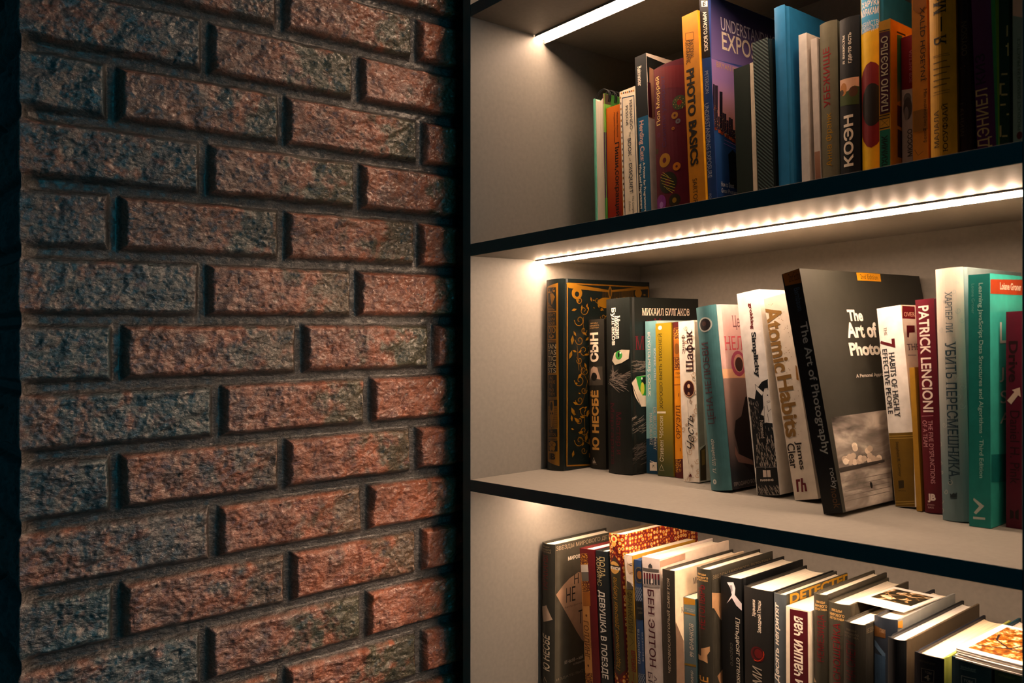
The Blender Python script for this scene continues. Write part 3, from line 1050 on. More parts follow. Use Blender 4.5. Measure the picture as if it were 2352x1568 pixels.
  ('e','c',[17.3,105.7,0.4,0.4],'#ffca6a'),
  ('e','c',[40.4,106.3,0.4,0.4],'#ff5a2a'),
  ('e','c',[17.3,110.1,0.4,0.4],'#ff9a3a'),
  ('e','c',[5.6,108.7,0.4,0.4],'#ff5a2a'),
  ('e','c',[26.4,106.3,0.4,0.4],'#ff9a3a'),
  ('e','c',[33.8,108.5,0.4,0.4],'#ffe0a0'),
  ('e','c',[41.1,117.8,0.4,0.4],'#ffca6a'),
  ('e','c',[41.2,100.0,0.4,0.4],'#ffca6a'),
  ('e','c',[42.4,100.4,0.4,0.4],'#ff5a2a'),
  ('e','c',[-0.4,111.8,0.4,0.4],'#ff9a3a'),
  ('e','c',[9.8,133.6,0.4,0.4],'#ff9a3a'),
  ('e','c',[4.1,109.0,0.4,0.4],'#ff5a2a'),
  ('e','c',[27.3,114.9,0.4,0.4],'#ffca6a'),
  ('e','c',[33.1,114.5,0.4,0.4],'#ffca6a'),
  ('e','c',[40.2,115.4,0.4,0.4],'#ff5a2a'),
  ('e','c',[31.5,117.6,0.4,0.4],'#ffca6a'),
  ('e','c',[21.5,105.4,0.4,0.4],'#ff5a2a'),
  ('e','c',[20.6,105.0,0.4,0.4],'#ffca6a'),
  ('e','c',[7.6,130.9,0.4,0.4],'#ffe0a0'),
  ('e','c',[23.3,106.9,0.4,0.4],'#ffe0a0'),
  ('e','c',[13.8,110.9,0.4,0.4],'#ffe0a0'),
  ('e','c',[44.0,101.5,0.4,0.4],'#ff9a3a'),
  ('e','c',[13.7,124.7,0.4,0.4],'#ff9a3a'),
  ('e','c',[7.2,129.0,0.4,0.4],'#ff9a3a'),
  ('p','c',[9.7,108.8,13.8,108.4,12.7,105.2,9.4,105.2],'#7a3018'),
  ('p','c',[0.7,111.2,4.7,110.8,3.7,107.6,0.4,107.7],'#7a3018'),
  ('p','c',[21.9,105.5,26.1,105.1,25.0,101.8,21.7,101.9],'#d8702a'),
  ('p','c',[41.3,100.3,45.6,99.9,44.5,96.6,41.0,96.6],'#7a3018'),
  ('p','c',[36.0,101.8,40.2,101.3,39.1,98.0,35.7,98.1],'#7a3018'),
  ('p','c',[38.8,101.0,43.1,100.5,42.0,97.3,38.5,97.3],'#d8702a'),
  ('p','c',[13.9,107.7,18.0,107.3,17.0,104.0,13.6,104.1],'#a84a20'),
  ('p','c',[34.5,102.2,38.7,101.7,37.6,98.4,34.2,98.5],'#7a3018'),
  ('p','c',[7.9,109.3,12.0,108.9,10.9,105.7,7.6,105.7],'#d8702a'),
  ('p','c',[25.5,104.6,29.7,104.1,28.6,100.9,25.3,100.9],'#d8702a'),
  ('p','c',[12.6,108.0,16.8,107.6,15.7,104.4,12.4,104.4],'#7a3018'),
  ('p','c',[34.4,102.2,38.6,101.7,37.5,98.5,34.1,98.5],'#d8702a'),
  ('p','c',[24.7,104.8,28.9,104.3,27.8,101.1,24.5,101.1],'#a84a20'),
  ('p','c',[33.9,102.3,38.2,101.9,37.0,98.6,33.6,98.6],'#a84a20'),
  ('p','c',[10.6,108.6,14.8,108.1,13.7,104.9,10.4,105.0],'#7a3018'),
  ('p','c',[24.4,104.9,28.6,104.4,27.5,101.2,24.1,101.2],'#d8702a'),
  ('p','c',[25.8,104.5,30.0,104.1,28.9,100.8,25.5,100.8],'#d8702a'),
  ('p','c',[33.4,102.5,37.6,102.0,36.5,98.7,33.1,98.8],'#a84a20'),
  ('p','c',[36.9,101.5,41.1,101.1,40.0,97.8,36.6,97.8],'#d8702a'),
  ('p','c',[36.5,101.6,40.8,101.2,39.7,97.9,36.3,97.9],'#7a3018'),
  ('p','c',[40.4,100.6,44.7,100.1,43.6,96.8,40.1,96.9],'#a84a20'),
  ('p','c',[24.9,104.7,29.1,104.3,28.0,101.0,24.7,101.1],'#7a3018'),
  ('p','c',[19.6,106.1,23.8,105.7,22.7,102.5,19.4,102.5],'#d8702a'),
  ('p','c',[38.4,101.1,42.7,100.6,41.6,97.4,38.1,97.4],'#a84a20'),
  ('p','c',[29.4,103.5,33.7,103.1,32.6,99.8,29.2,99.8],'#d8702a'),
  ('p','c',[21.4,105.7,25.6,105.2,24.5,102.0,21.1,102.0],'#7a3018'),
  ('p','c',[29.3,103.5,33.6,103.1,32.5,99.8,29.1,99.9],'#a84a20'),
  ('p','c',[8.4,109.2,12.5,108.7,11.4,105.5,8.1,105.6],'#a84a20'),
  ('p','c',[13.9,107.7,18.1,107.3,17.0,104.0,13.6,104.1],'#7a3018'),
  ('p','c',[37.6,101.3,41.9,100.9,40.7,97.6,37.3,97.6],'#7a3018'),
  ('p','c',[24.7,82.5,33.7,88.8,46.0,81.6,43.7,40.7,25.4,46.6],'#0c1420'),
  ('l','c',[0.6,18.4,98.6,41.0,95.0],'#b06aa0'),
  ('l','c',[0.6,17.2,94.4,42.4,90.0],'#8a6ac0'),
  ('t','c',[22.2,135.4,230.0,245.4],'#d8d0dc','UNDERSTANDING',0,0,0,0),
  ('t','c',[22.8,133.6,206.7,228.3],'#ecdcc8','EXPOSURE',0,0.01,0,0),
  ('t','c',[10.2,82.4,183.2,189.6],'#c8a07a','BRYAN PETERSON',0,0,0,0),
  ('t','c',[8.4,33.1,43.0,48.9],'#d0d4dc','How to Shoot',0,0,0,0),
  ('t','c',[8.3,46.1,34.4,40.7],'#d0d4dc','Great Photographs',0,0,0,0),
]),
('hardcover_book', 'short plain dark green hardback on the top shelf, left of the patterned dark book', 'book', 'hb', 'A', 0.3023, 0.15, 1.48565, 0.0207, 0.1731, 0.13, 1.9, 0, 0.0, ('#1d2a24', '#18241f', '#18241f', '#ece0cc'), 0.5, [
]),
('paperback_book', 'thin cream booklet wedged against the short plain dark green hardback', 'book', 'pb', 'A', 0.3236, 0.15, 1.4862, 0.0053, 0.1741, 0.125, 1.82, 0, 0.0, ('#efe0c8', '#eee0c8', '#eee0c8', '#eee2cc'), 0.5, [
]),
('hardcover_book', 'dark green hardback with diagonal woven spine, left of the tall blue book', 'book', 'hb', 'A', 0.3328, 0.147, 1.48639, 0.0196, 0.1943, 0.16, 2.79, 0, 0.0, ('tex:weave', '#17211e', '#1a2826', '#e0ccb0'), 0.5, [
]),
('hardcover_book', 'tall plain blue cloth hardback without lettering on the top shelf', 'book', 'hb', 'A', 0.3554, 0.15, 1.48701, 0.0131, 0.2256, 0.17250000000000001, 1.81, 0, 0.001, ('#2a80b8', '#2678ac', '#2678ac', '#eadec6'), 0.5, [
]),
('paperback_book', 'plain white paperback standing right of the tall blue hardback', 'book', 'pb', 'A', 0.3774, 0.16, 1.48772, 0.0093, 0.1911, 0.13, 1.51, 0, 0.0, ('#efe8e0', '#dcd2c8', '#e4dcd4', '#eee2cc'), 0.5, [
]),
('paperback_book', 'thin blank pinkish-white paperback with rusty stain at foot, beside the grey-olive hardback', 'book', 'pb', 'A', 0.393, 0.16, 1.48812, 0.0068, 0.1821, 0.13, 1.96, 0, 0.0, ('#d8ccc2', '#d0c4ba', '#d0c4ba', '#eee2cc'), 0.5, [
  ('p','s',[0.4,61.9,7.0,61.8,6.5,19.0,0.5,20.2],'grad:#5a2410:#b88a70:0:75'),
]),
('hardcover_book', 'grey-olive hardback with red and yellow upright lettering on the top shelf', 'book', 'hb', 'A', 0.4003, 0.158, 1.48828, 0.0197, 0.1944, 0.13, 1.07, 0, 0.003, ('#6f6a54', '#605c48', '#605c48', '#eadec6'), 0.5, [
  ('t','s',[4.2,13.6,105.3,167.5],'#8c1010','УБЕЖИЩЕ',1,0.012,0,0),
  ('t','s',[6.1,14.4,43.3,98.7],'#b88a18','Анна Франк',1,0,0,0),
]),
('hardcover_book', 'black hardback with a small landscape picture on its spine, top shelf', 'book', 'hb', 'A', 0.4218, 0.155, 1.48878, 0.0217, 0.1907, 0.13, 0.35, 0, 0.003, ('#15171a', '#15171a', '#15171a', '#eadec6'), 0.5, [
  ('p','s',[0.3,129.3,20.9,127.9,20.8,100.3,0.4,102.3],'#3c4a1c'),
  ('p','s',[0.3,129.3,20.9,127.9,20.9,117.9,16.9,119.6,11.9,116.1,8.1,115.3,3.1,119.0,0.4,118.5],'#d8a888'),
  ('e','s',[5.0,118.5,4.0,6.6],'#b07030'),
  ('e','s',[15.6,114.0,4.5,5.3],'#54331a'),
  ('e','s',[2.8,115.5,2.5,3.1],'#3a2a18'),
  ('t','s',[4.3,7.4,143.6,173.8],'#e8dccb','я знаю,ты',1,0.02,1,0),
  ('t','s',[10.9,14.9,143.2,174.6],'#e8dccb','где-то есть',1,0.02,1,0),
  ('t','s',[5.0,15.6,38.7,91.0],'#efe0cc','КОЭН',1,0.03,0,0),
]),
('hardcover_book', 'hardback with blue top, yellow ground and dark red disc, behind the small yellow paperback', 'book', 'hb', 'A', 0.4453, 0.156, 1.4894, 0.0192, 0.212, 0.14, 0.67, 0, 0.003, ('#e0b016', '#2c86b4', '#2c86b4', '#eadec6'), 0.5, [
  ('p','s',[0.6,231.3,19.5,224.3,19.8,171.4,0.8,169.6],'#3f9ccc'),
  ('e','s',[11.1,96.1,15.4,43.0],'#701016'),
  ('e','s',[11.7,96.0,10.9,21.5],'#140c08'),
  ('t','s',[2.0,20.6,194.5,200.8],'#f0e6dc','ХАРУКИ',0,0.02,0,0),
  ('t','s',[0.9,21.2,185.9,193.2],'#f0e6dc','МУРАКАМИ',0,0.02,0,0),
  ('t','s',[1.5,21.1,175.1,181.3],'#f0e6dc','УБИЙСТВО',0,0,0,0),
  ('t','s',[0.9,21.0,168.9,175.0],'#f0e6dc','КОМАНДОРА',0,0,0,0),
]),
('paperback_book', 'small yellow paperback with maroon and green title panels on the top shelf', 'book', 'pb', 'A', 0.4772, 0.13, 1.48985, 0.0114, 0.166, 0.115, 0.36, 0, 0.0, ('#e8a21c', '#e09a1a', '#e09a1a', '#eee2cc'), 0.5, [
  ('p','s',[0.7,155.6,10.8,154.4,10.6,77.1,0.6,76.7],'#52102a'),
  ('p','s',[0.5,61.6,10.7,61.5,10.5,17.8,0.2,19.7],'#1e7a5c'),
  ('p','s',[0.8,157.2,10.8,156.4,10.8,155.4,0.8,156.2],'#20160a'),
  ('p','s',[0.2,75.6,10.3,75.5,10.3,74.5,0.2,74.6],'#20160a'),
  ('p','s',[0.2,72.8,10.3,72.7,10.2,71.7,0.2,71.8],'#20160a'),
  ('p','s',[0.2,63.9,10.2,63.9,10.2,62.9,0.2,62.9],'#20160a'),
  ('l','s',[0.3,0.9,73.7,10.1,73.7,10.0,62.9,0.9,62.9,0.9,73.7],'#3a2a14'),
  ('l','s',[0.3,1.9,65.7,8.8,70.3],'#3a2a14'),
  ('l','s',[0.3,1.9,71.9,8.7,64.8],'#3a2a14'),
  ('t','s',[2.2,9.1,79.4,150.7],'#f0d8b0','ПАУЛО КОЭЛЬО',1,0.02,0,0),
  ('t','s',[2.2,8.1,18.8,56.1],'#0e2a20','АЛХИМИК',1,0.03,0,0),
  ('p','c',[12.7,156.7,30.5,157.2,30.5,155.5,12.7,155.0],'#20160a'),
  ('p','c',[13.3,153.5,23.3,154.5,22.5,92.3,13.0,88.5],'grad:#b08018:#2a7a64:80:110'),
  ('p','c',[12.9,85.7,22.4,85.5,22.1,65.2,12.7,66.0],'#5a1420'),
  ('p','c',[13.1,62.8,22.1,61.8,21.7,35.8,12.8,35.9],'#4a1020'),
]),
('paperback_book', 'small red and white paperback with grey figure, left of the orange paperback on top shelf', 'book', 'pb', 'A', 0.4896, 0.15, 1.49045, 0.0105, 0.1515, 0.115, 0.41, 0, 0.0, ('#7c1020', '#6c0e1c', '#6c0e1c', '#eee2cc'), 0.5, [
  ('p','s',[0.1,101.1,10.5,100.1,10.7,10.2,-0.6,12.2],'#cfc4b8'),
  ('e','s',[5.5,91.3,3.7,5.8],'#7a7672'),
  ('e','s',[5.8,82.1,4.2,10.8],'#5a5856'),
  ('e','s',[4.5,77.4,2.1,6.7],'#a09a94'),
  ('t','s',[7.4,10.1,105.7,137.5],'#b8707a','ЗОВ АНГЕЛА',1,0,1,0),
  ('t','s',[5.3,10.0,35.7,61.9],'#33302e','МЮССО',1,0.02,0,0),
]),
('paperback_book', 'orange paperback with narrow black capitals, left of the wide yellow book', 'book', 'pb', 'A', 0.5093, 0.13, 1.49067, 0.0141, 0.2, 0.13, 0.5, 0, 0.0, ('#d8861a', '#c87a18', '#c87a18', '#eee2cc'), 0.5, [
  ('p','s',[1.2,167.0,6.5,162.0,13.5,166.1,13.6,172.6,1.3,176.7],'#b06a14'),
  ('p','s',[0.7,72.6,8.4,72.9,13.9,72.1,13.8,53.3,0.5,53.1],'#9a6414'),
  ('t','s',[7.7,13.4,98.2,167.1],'#3a2408','XALİD HÜSEYNİ',-1,0.005,0,0),
  ('t','s',[9.7,13.3,41.5,91.0],'#3a2408','Min möhtəşəm günəş',-1,0,1,0),
  ('l','s',[0.3,1.7,36.5,4.9,31.0],'#3a2408'),
  ('l','s',[0.3,4.9,31.0,9.7,33.8],'#3a2408'),
]),
('hardcover_book', 'wide yellow hardback with dark script lettering, toward right end of top shelf', 'book', 'hb', 'A', 0.5286, 0.12, 1.49102, 0.023, 0.207, 0.13, 0.65, 0, 0.004, ('#dca018', '#d09818', '#c89018', '#eadec6'), 0.5, [
  ('t','s',[4.8,16.1,123.4,199.5],'#2c2208','Я — Малала',1,0.01,1,0),
  ('l','s',[0.4,4.3,114.2,18.5,113.2],'#6a5212'),
  ('l','s',[0.9,4.2,108.9,16.0,108.7],'#6a5212'),
  ('l','s',[0.9,4.2,103.7,18.4,102.8],'#6a5212'),
  ('l','s',[0.9,4.1,98.4,15.8,98.3],'#6a5212'),
  ('l','s',[0.9,4.1,93.2,18.3,92.4],'#6a5212'),
  ('l','s',[0.9,4.0,87.9,15.7,87.9],'#6a5212'),
  ('l','s',[0.4,3.9,82.7,18.2,82.1],'#6a5212'),
  ('l','s',[0.3,3.8,115.4,18.0,114.9],'#3c2e0a'),
  ('l','s',[0.3,3.4,80.2,18.1,80.0],'#3c2e0a'),
  ('t','s',[4.1,8.7,32.1,66.2],'#3a2c0c','МАЛАЛА',1,0,1,0),
  ('t','s',[11.2,16.5,27.4,70.7],'#3a2c0c','ЮСУФЗАЙ',1,0,1,0),
]),
('hardcover_book', 'dark brown hardback on the top shelf between wide yellow and purple spines', 'book', 'hb', 'A', 0.5522, 0.124, 1.49169, 0.012, 0.2, 0.13, 0.66, 0, 0.003, ('#2a1410', '#24120e', '#24120e', '#e0ccb0'), 0.5, [
  ('t','s',[3.8,8.2,109.9,139.9],'#6a5a3a','ODYSSON',1,0,0,0),
  ('t','s',[-0.0,4.9,39.6,70.6],'#5a4a3a','МИНУТ',1,0,0,0),
  ('e','s',[2.5,99.6,0.8,1.0],'#5a3a30'),
  ('e','s',[6.4,100.5,0.6,0.8],'#5a3a30'),
]),
('paperback_book', 'purple paperback with cream capitals, near the right end of top shelf', 'book', 'pb', 'A', 0.5708, 0.119, 1.49209, 0.0158, 0.205, 0.13, 2.2, 0, 0.0, ('#4c1450', '#441248', '#441248', '#eee2cc'), 0.5, [
  ('t','s',[0.3,12.1,24.0,75.2],'#c8a878','ДЭНИЕЛ',1,0.005,0,0),
  ('t','s',[1.0,9.1,79.6,105.6],'#26102c','КИЗ',1,0.01,0,0),
]),
('paperback_book', 'thin sea-green booklet right of the purple paperback', 'book', 'pb', 'A', 0.5874, 0.115, 1.49246, 0.0033, 0.24, 0.16, 2.0, 0, 0.0, ('#2a6a52', '#2a6a52', '#2a6a52', '#eee2cc'), 0.5, [
]),
('paperback_book', 'lime green slim paperback near right end of top shelf', 'book', 'pb', 'A', 0.5913, 0.108, 1.49246, 0.0062, 0.25, 0.17, 1.1, 0, 0.0, ('#7aa01c', '#6e921a', '#6e921a', '#eee2cc'), 0.5, [
  ('l','s',[0.7,4.0,150.9,4.7,99.3],'#b8c838'),
]),
('paperback_book', 'dark green paperback with stepped pixel pattern, near right end of top shelf', 'book', 'pb', 'A', 0.5982, 0.091, 1.4924, 0.0074, 0.23, 0.17, 0.3, 0, 0.0, ('#14301c', '#14301c', '#14301c', '#eee2cc'), 0.5, [
  ('p','s',[1.6,76.6,6.2,75.7,6.2,74.3,1.6,75.2],'#a89a64'),
  ('p','s',[0.3,68.8,4.2,68.1,4.2,66.7,0.3,67.3],'#a89a64'),
  ('p','s',[0.3,68.8,1.6,68.8,1.5,59.5,0.2,59.5],'#a89a64'),
  ('p','s',[1.5,59.9,6.1,59.1,6.1,57.6,1.5,58.4],'#a89a64'),
  ('p','s',[6.4,100.2,7.7,100.2,7.6,89.6,6.3,89.6],'#a89a64'),
  ('p','s',[5.0,98.8,8.3,98.2,8.3,96.8,5.0,97.4],'#a89a64'),
  ('p','s',[0.8,51.8,4.8,51.2,4.8,49.8,0.8,50.4],'#a89a64'),
  ('p','s',[0.1,34.1,1.4,34.2,1.4,24.9,0.0,24.8],'#a89a64'),
  ('p','s',[2.0,25.8,6.0,25.3,6.0,23.9,2.0,24.4],'#a89a64'),
  ('p','s',[5.4,42.9,8.7,42.5,8.6,41.1,5.4,41.5],'#a89a64'),
  ('p','s',[5.8,114.6,6.8,114.7,6.7,105.8,5.7,105.7],'#a89a64'),
]),
('paperback_book', 'pale grey-green paperback at the right end of top shelf', 'book', 'pb', 'A', 0.6111, 0.083, 1.49261, 0.0088, 0.235, 0.17, 0.2, 0, 0.0, ('#7c9a90', '#7c9a90', '#7c9a90', '#eee2cc'), 0.5, [
  ('p','s',[-2.4,146.5,7.8,145.0,8.0,114.3,-1.5,119.5],'#d0b8a0'),
  ('t','s',[3.4,5.6,25.6,99.4],'#3a5a54','PRODUCT DESIGN IN PRACTICE',1,0,0,0),
  ('e','s',[4.8,21.4,2.2,3.1],'#5a2426'),
]),
('hardcover_book', 'tall black hardback with gold ornament on spine and cover, first on middle shelf', 'book', 'hb', 'B', 0.0062, 0.122, 1.17388, 0.0339, 0.26, 0.18, 0.0, 0, 0.005, ('#0c1413', '#0c1413', '#0c1413', '#eadec6'), 0.35, [
  ('p','s',[3.3,250.4,26.7,254.3,27.6,128.1,5.0,127.9],'#77520f'),
  ('p','s',[5.2,135.9,27.7,135.9,28.8,6.5,5.2,11.5],'#77520f'),
  ('p','s',[5.8,249.2,23.7,248.7,24.2,216.6,6.3,217.5],'#0a100f'),
  ('p','s',[5.8,215.0,23.7,214.9,24.2,196.7,6.3,197.4],'#0a100f'),
  ('p','s',[6.3,173.6,23.7,174.0,24.2,132.3,6.3,132.3],'#0a100f'),
  ('p','s',[6.9,129.4,24.9,129.8,25.1,100.3,7.4,99.5],'#0a100f'),
  ('p','s',[7.7,55.3,25.6,56.6,25.9,45.9,7.9,44.4],'#0a100f'),
  ('p','s',[7.7,39.7,25.9,41.2,26.0,26.2,7.9,25.4],'#0a100f'),
  ('p','s',[6.3,195.3,23.5,195.2,23.7,178.5,6.5,178.5],'#0a100f'),
  ('p','s',[5.8,229.7,7.0,229.6,8.5,228.5,5.8,228.7],'#77520f'),
  ('p','s',[5.8,227.7,9.7,227.4,11.2,226.3,5.8,226.7],'#77520f'),
  ('p','s',[5.8,225.7,12.4,225.3,13.9,224.2,5.8,224.7],'#77520f'),
  ('p','s',[5.8,223.6,15.1,223.1,16.6,222.0,5.8,222.6],'#77520f'),
  ('p','s',[5.8,221.6,17.8,221.0,19.3,219.9,5.8,220.6],'#77520f'),
  ('p','s',[5.8,219.6,20.5,218.8,22.0,217.8,5.8,218.6],'#77520f'),
  ('p','s',[12.3,240.5,17.8,241.0,22.1,235.7,16.0,224.9,13.6,233.8],'#77520f'),
  ('l','s',[0.6,14.2,241.2,9.2,247.8],'#77520f'),
  ('l','s',[0.6,14.8,241.2,19.3,247.5],'#77520f'),
  ('e','s',[9.8,242.8,3.5,1.2],'#77520f'),
  ('e','s',[20.3,243.7,1.9,1.5],'#77520f'),
  ('t','s',[7.4,22.1,209.4,213.6],'#77520f','NEWT',0,0,0,0),
  ('t','s',[7.4,22.1,203.7,207.9],'#77520f','SCAMA',0,0,0,0),
  ('t','s',[7.4,22.1,198.1,202.2],'#77520f','NDER',0,0,0,0),
  ('e','s',[10.5,190.6,3.2,4.2],'#77520f'),
  ('e','s',[19.7,190.7,3.2,4.1],'#77520f'),
  ('e','s',[10.5,190.6,1.7,2.8],'#0a100f'),
  ('e','s',[19.7,190.7,1.7,2.8],'#0a100f'),
  ('l','s',[1.0,15.0,195.0,15.0,178.8],'#77520f'),
  ('e','s',[15.0,182.1,5.5,2.5],'#77520f'),
  ('e','s',[15.0,182.9,2.2,1.3],'#0a100f'),
  ('p','s',[6.3,177.2,24.2,177.2,24.2,176.4,6.3,176.3],'#0a100f'),
  ('p','s',[6.3,175.1,24.2,175.2,24.2,174.4,6.3,174.3],'#0a100f'),
  ('t','s',[7.0,23.7,165.4,171.9],'#a89878','FAN',0,0,0,0),
  ('t','s',[7.0,23.7,157.2,163.7],'#a89878','TAS',0,0,0,0),
  ('t','s',[7.0,23.7,149.0,155.4],'#a89878','TIC',0,0,0,0),
  ('t','s',[7.0,23.7,140.7,147.2],'#a89878','BEA',0,0,0,0),
  ('t','s',[7.0,23.7,132.5,139.0],'#a89878','STS',0,0,0,0),
  ('t','s',[11.3,18.8,123.5,127.9],'#77520f','AND',0,0,0,0),
  ('t','s',[8.7,22.3,118.0,122.4],'#77520f','WHERE',0,0,0,0),
  ('t','s',[12.9,17.7,112.6,116.9],'#77520f','TO',0,0,0,0),
  ('t','s',[10.7,20.0,107.1,111.4],'#77520f','FIND',0,0,0,0),
  ('t','s',[10.0,21.3,101.6,106.0],'#77520f','THEM',0,0,0,0),
  ('p','s',[7.2,98.4,25.4,99.2,25.4,98.5,7.2,97.8],'#0a100f'),
  ('p','s',[7.2,97.0,25.4,97.8,25.4,97.2,7.2,96.4],'#0a100f'),
  ('p','s',[7.2,43.6,25.4,45.0,25.4,44.4,7.2,43.0],'#0a100f'),
  ('p','s',[7.2,42.1,25.4,43.5,25.4,42.9,7.2,41.5],'#0a100f'),
  ('p','s',[7.2,41.1,25.4,42.5,25.4,41.9,7.2,40.4],'#0a100f'),
  ('p','s',[7.2,95.6,25.6,96.5,25.9,57.7,7.7,56.3],'#0a100f'),
  ('p','s',[7.4,86.9,11.6,87.0,11.6,86.3,7.4,86.2],'#77520f'),
  ('p','s',[19.5,87.5,25.6,87.8,25.6,87.1,19.5,86.8],'#77520f'),
  ('p','s',[7.4,85.5,11.7,85.6,11.7,84.9,7.4,84.8],'#77520f'),
  ('p','s',[19.4,86.1,25.6,86.4,25.6,85.7,19.4,85.4],'#77520f'),
  ('p','s',[7.4,84.1,11.9,84.3,11.9,83.6,7.4,83.4],'#77520f'),
  ('p','s',[19.2,84.7,25.6,85.0,25.6,84.3,19.2,84.0],'#77520f'),
  ('p','s',[7.4,82.7,12.0,82.9,12.0,82.2,7.4,82.0],'#77520f'),
  ('p','s',[19.1,83.3,25.6,83.6,25.6,82.9,19.1,82.6],'#77520f'),
  ('p','s',[7.4,81.3,12.2,81.5,12.2,80.8,7.4,80.6],'#77520f'),
  ('p','s',[18.9,81.9,25.6,82.2,25.6,81.5,18.9,81.2],'#77520f'),
  ('p','s',[7.4,79.9,12.3,80.1,12.3,79.4,7.4,79.2],'#77520f'),
  ('p','s',[18.8,80.5,25.6,80.8,25.6,80.1,18.8,79.8],'#77520f'),
  ('p','s',[7.4,78.5,12.5,78.7,12.5,78.0,7.4,77.8],'#77520f'),
  ('p','s',[18.6,79.1,25.6,79.5,25.6,78.8,18.6,78.4],'#77520f'),
  ('p','s',[7.4,77.1,12.7,77.3,12.7,76.6,7.4,76.4],'#77520f'),
  ('p','s',[18.5,77.7,25.6,78.1,25.6,77.4,18.5,77.0],'#77520f'),
  ('p','s',[7.4,75.7,12.8,75.9,12.8,75.2,7.4,75.0],'#77520f'),
  ('p','s',[18.3,76.3,25.6,76.7,25.6,76.0,18.3,75.6],'#77520f'),
  ('p','s',[7.4,74.3,13.0,74.5,13.0,73.8,7.4,73.6],'#77520f'),
  ('p','s',[18.1,74.9,25.6,75.3,25.6,74.6,18.1,74.2],'#77520f'),
  ('p','s',[7.4,72.9,13.1,73.1,13.1,72.4,7.4,72.2],'#77520f'),
  ('p','s',[18.0,73.5,25.6,73.9,25.6,73.2,18.0,72.8],'#77520f'),
  ('p','s',[7.4,71.5,13.3,71.8,13.3,71.1,7.4,70.8],'#77520f'),
  ('p','s',[17.8,72.1,25.6,72.5,25.6,71.9,17.8,71.4],'#77520f'),
  ('p','s',[7.4,70.1,13.4,70.4,13.4,69.7,7.4,69.4],'#77520f'),
  ('p','s',[17.7,70.7,25.6,71.2,25.6,70.5,17.7,70.0],'#77520f'),
  ('p','s',[7.4,68.7,13.6,69.0,13.6,68.3,7.4,68.0],'#77520f'),
  ('p','s',[17.5,69.3,25.6,69.8,25.6,69.1,17.5,68.6],'#77520f'),
  ('p','s',[7.4,67.3,13.7,67.6,13.7,66.9,7.4,66.6],'#77520f'),
  ('p','s',[17.4,67.9,25.6,68.4,25.6,67.7,17.4,67.2],'#77520f'),
  ('p','s',[7.4,65.9,13.9,66.2,13.9,65.5,7.4,65.2],'#77520f'),
  ('p','s',[17.2,66.5,25.6,67.0,25.6,66.3,17.2,65.8],'#77520f'),
  ('p','s',[7.4,64.5,14.0,64.8,14.0,64.1,7.4,63.8],'#77520f'),
  ('p','s',[17.1,65.1,25.6,65.6,25.6,64.9,17.1,64.4],'#77520f'),
  ('p','s',[7.4,63.1,14.2,63.4,14.2,62.7,7.4,62.4],'#77520f'),
  ('p','s',[16.9,63.7,25.6,64.2,25.6,63.6,16.9,63.0],'#77520f'),
  ('p','s',[7.4,61.7,14.3,62.1,14.3,61.4,7.4,61.0],'#77520f'),
  ('p','s',[16.8,62.3,25.6,62.9,25.6,62.2,16.8,61.6],'#77520f'),
  ('p','s',[7.4,60.3,14.5,60.7,14.5,60.0,7.4,59.6],'#77520f'),
  ('p','s',[16.6,60.9,25.6,61.5,25.6,60.8,16.6,60.2],'#77520f'),
  ('p','s',[7.4,58.9,14.7,59.3,14.7,58.6,7.4,58.2],'#77520f'),
  ('p','s',[16.5,59.5,25.6,60.1,25.6,59.4,16.5,58.9],'#77520f'),
  ('p','s',[7.4,57.5,14.8,57.9,14.8,57.2,7.4,56.8],'#77520f'),
  ('p','s',[16.3,58.1,25.6,58.7,25.6,58.0,16.3,57.5],'#77520f'),
  ('p','s',[11.3,94.9,20.0,95.3,20.8,82.1,16.5,58.5,14.7,58.4,11.3,80.0],'#77520f'),
  ('e','s',[15.6,87.2,2.6,6.1],'#0a100f'),
  ('e','s',[13.6,77.3,1.3,1.6],'#0a100f'),
  ('e','s',[18.1,77.5,1.3,1.6],'#0a100f'),
  ('t','s',[13.2,18.4,51.9,55.2],'#77520f','1st',0,0,0,0),
  ('t','s',[9.4,23.5,47.0,50.9],'#77520f','EDITION',0,0,0,0),
  ('e','s',[16.7,35.5,6.9,4.3],'#77520f'),
  ('e','s',[13.9,29.6,2.8,3.5],'#77520f'),
  ('e','s',[19.3,30.0,2.8,3.5],'#77520f'),
  ('l','s',[0.5,13.2,37.4,19.7,32.2],'#0a100f'),
  ('l','s',[0.5,19.7,37.4,13.2,31.8],'#0a100f'),
  ('t','s',[11.1,22.6,14.6,23.3],'#14100a','IB',0,0.05,0,0),
  ('l','c',[1.9,12.1,253.5,177.3,252.0,177.3,-6.3,11.3,6.5,12.1,253.5],'#77520f'),
  ('p','c',[10.0,254.1,94.6,246.1,177.3,253.9,177.3,250.0,94.6,243.0,14.5,247.1],'#77520f'),
  ('l','c',[1.0,29.1,230.8,30.3,228.2,32.6,226.7,35.3,226.5,37.6,227.5,38.9,229.3,39.0,231.2,38.0,232.8,36.5,233.5,34.8,233.4,33.6,232.6,33.2,231.6,33.4,230.6,34.0,230.1,34.8,230.0],'#77520f'),
  ('l','c',[1.0,51.6,217.3,50.1,213.8,46.9,211.7,43.3,211.3,40.2,212.6,38.4,214.9,38.3,217.5,39.6,219.6,41.7,220.7,43.9,220.6,45.5,219.6,46.2,218.2,45.9,217.0,45.0,216.2,44.0,216.1],'#77520f'),
  ('l','c',[1.0,25.2,203.4,27.1,199.1,30.9,196.5,35.4,196.1,39.3,197.7,41.5,200.6,41.6,203.9,40.0,206.5,37.3,207.8,34.6,207.6,32.7,206.4,31.9,204.6,32.2,203.0,33.3,202.1,34.5,201.9],'#77520f'),
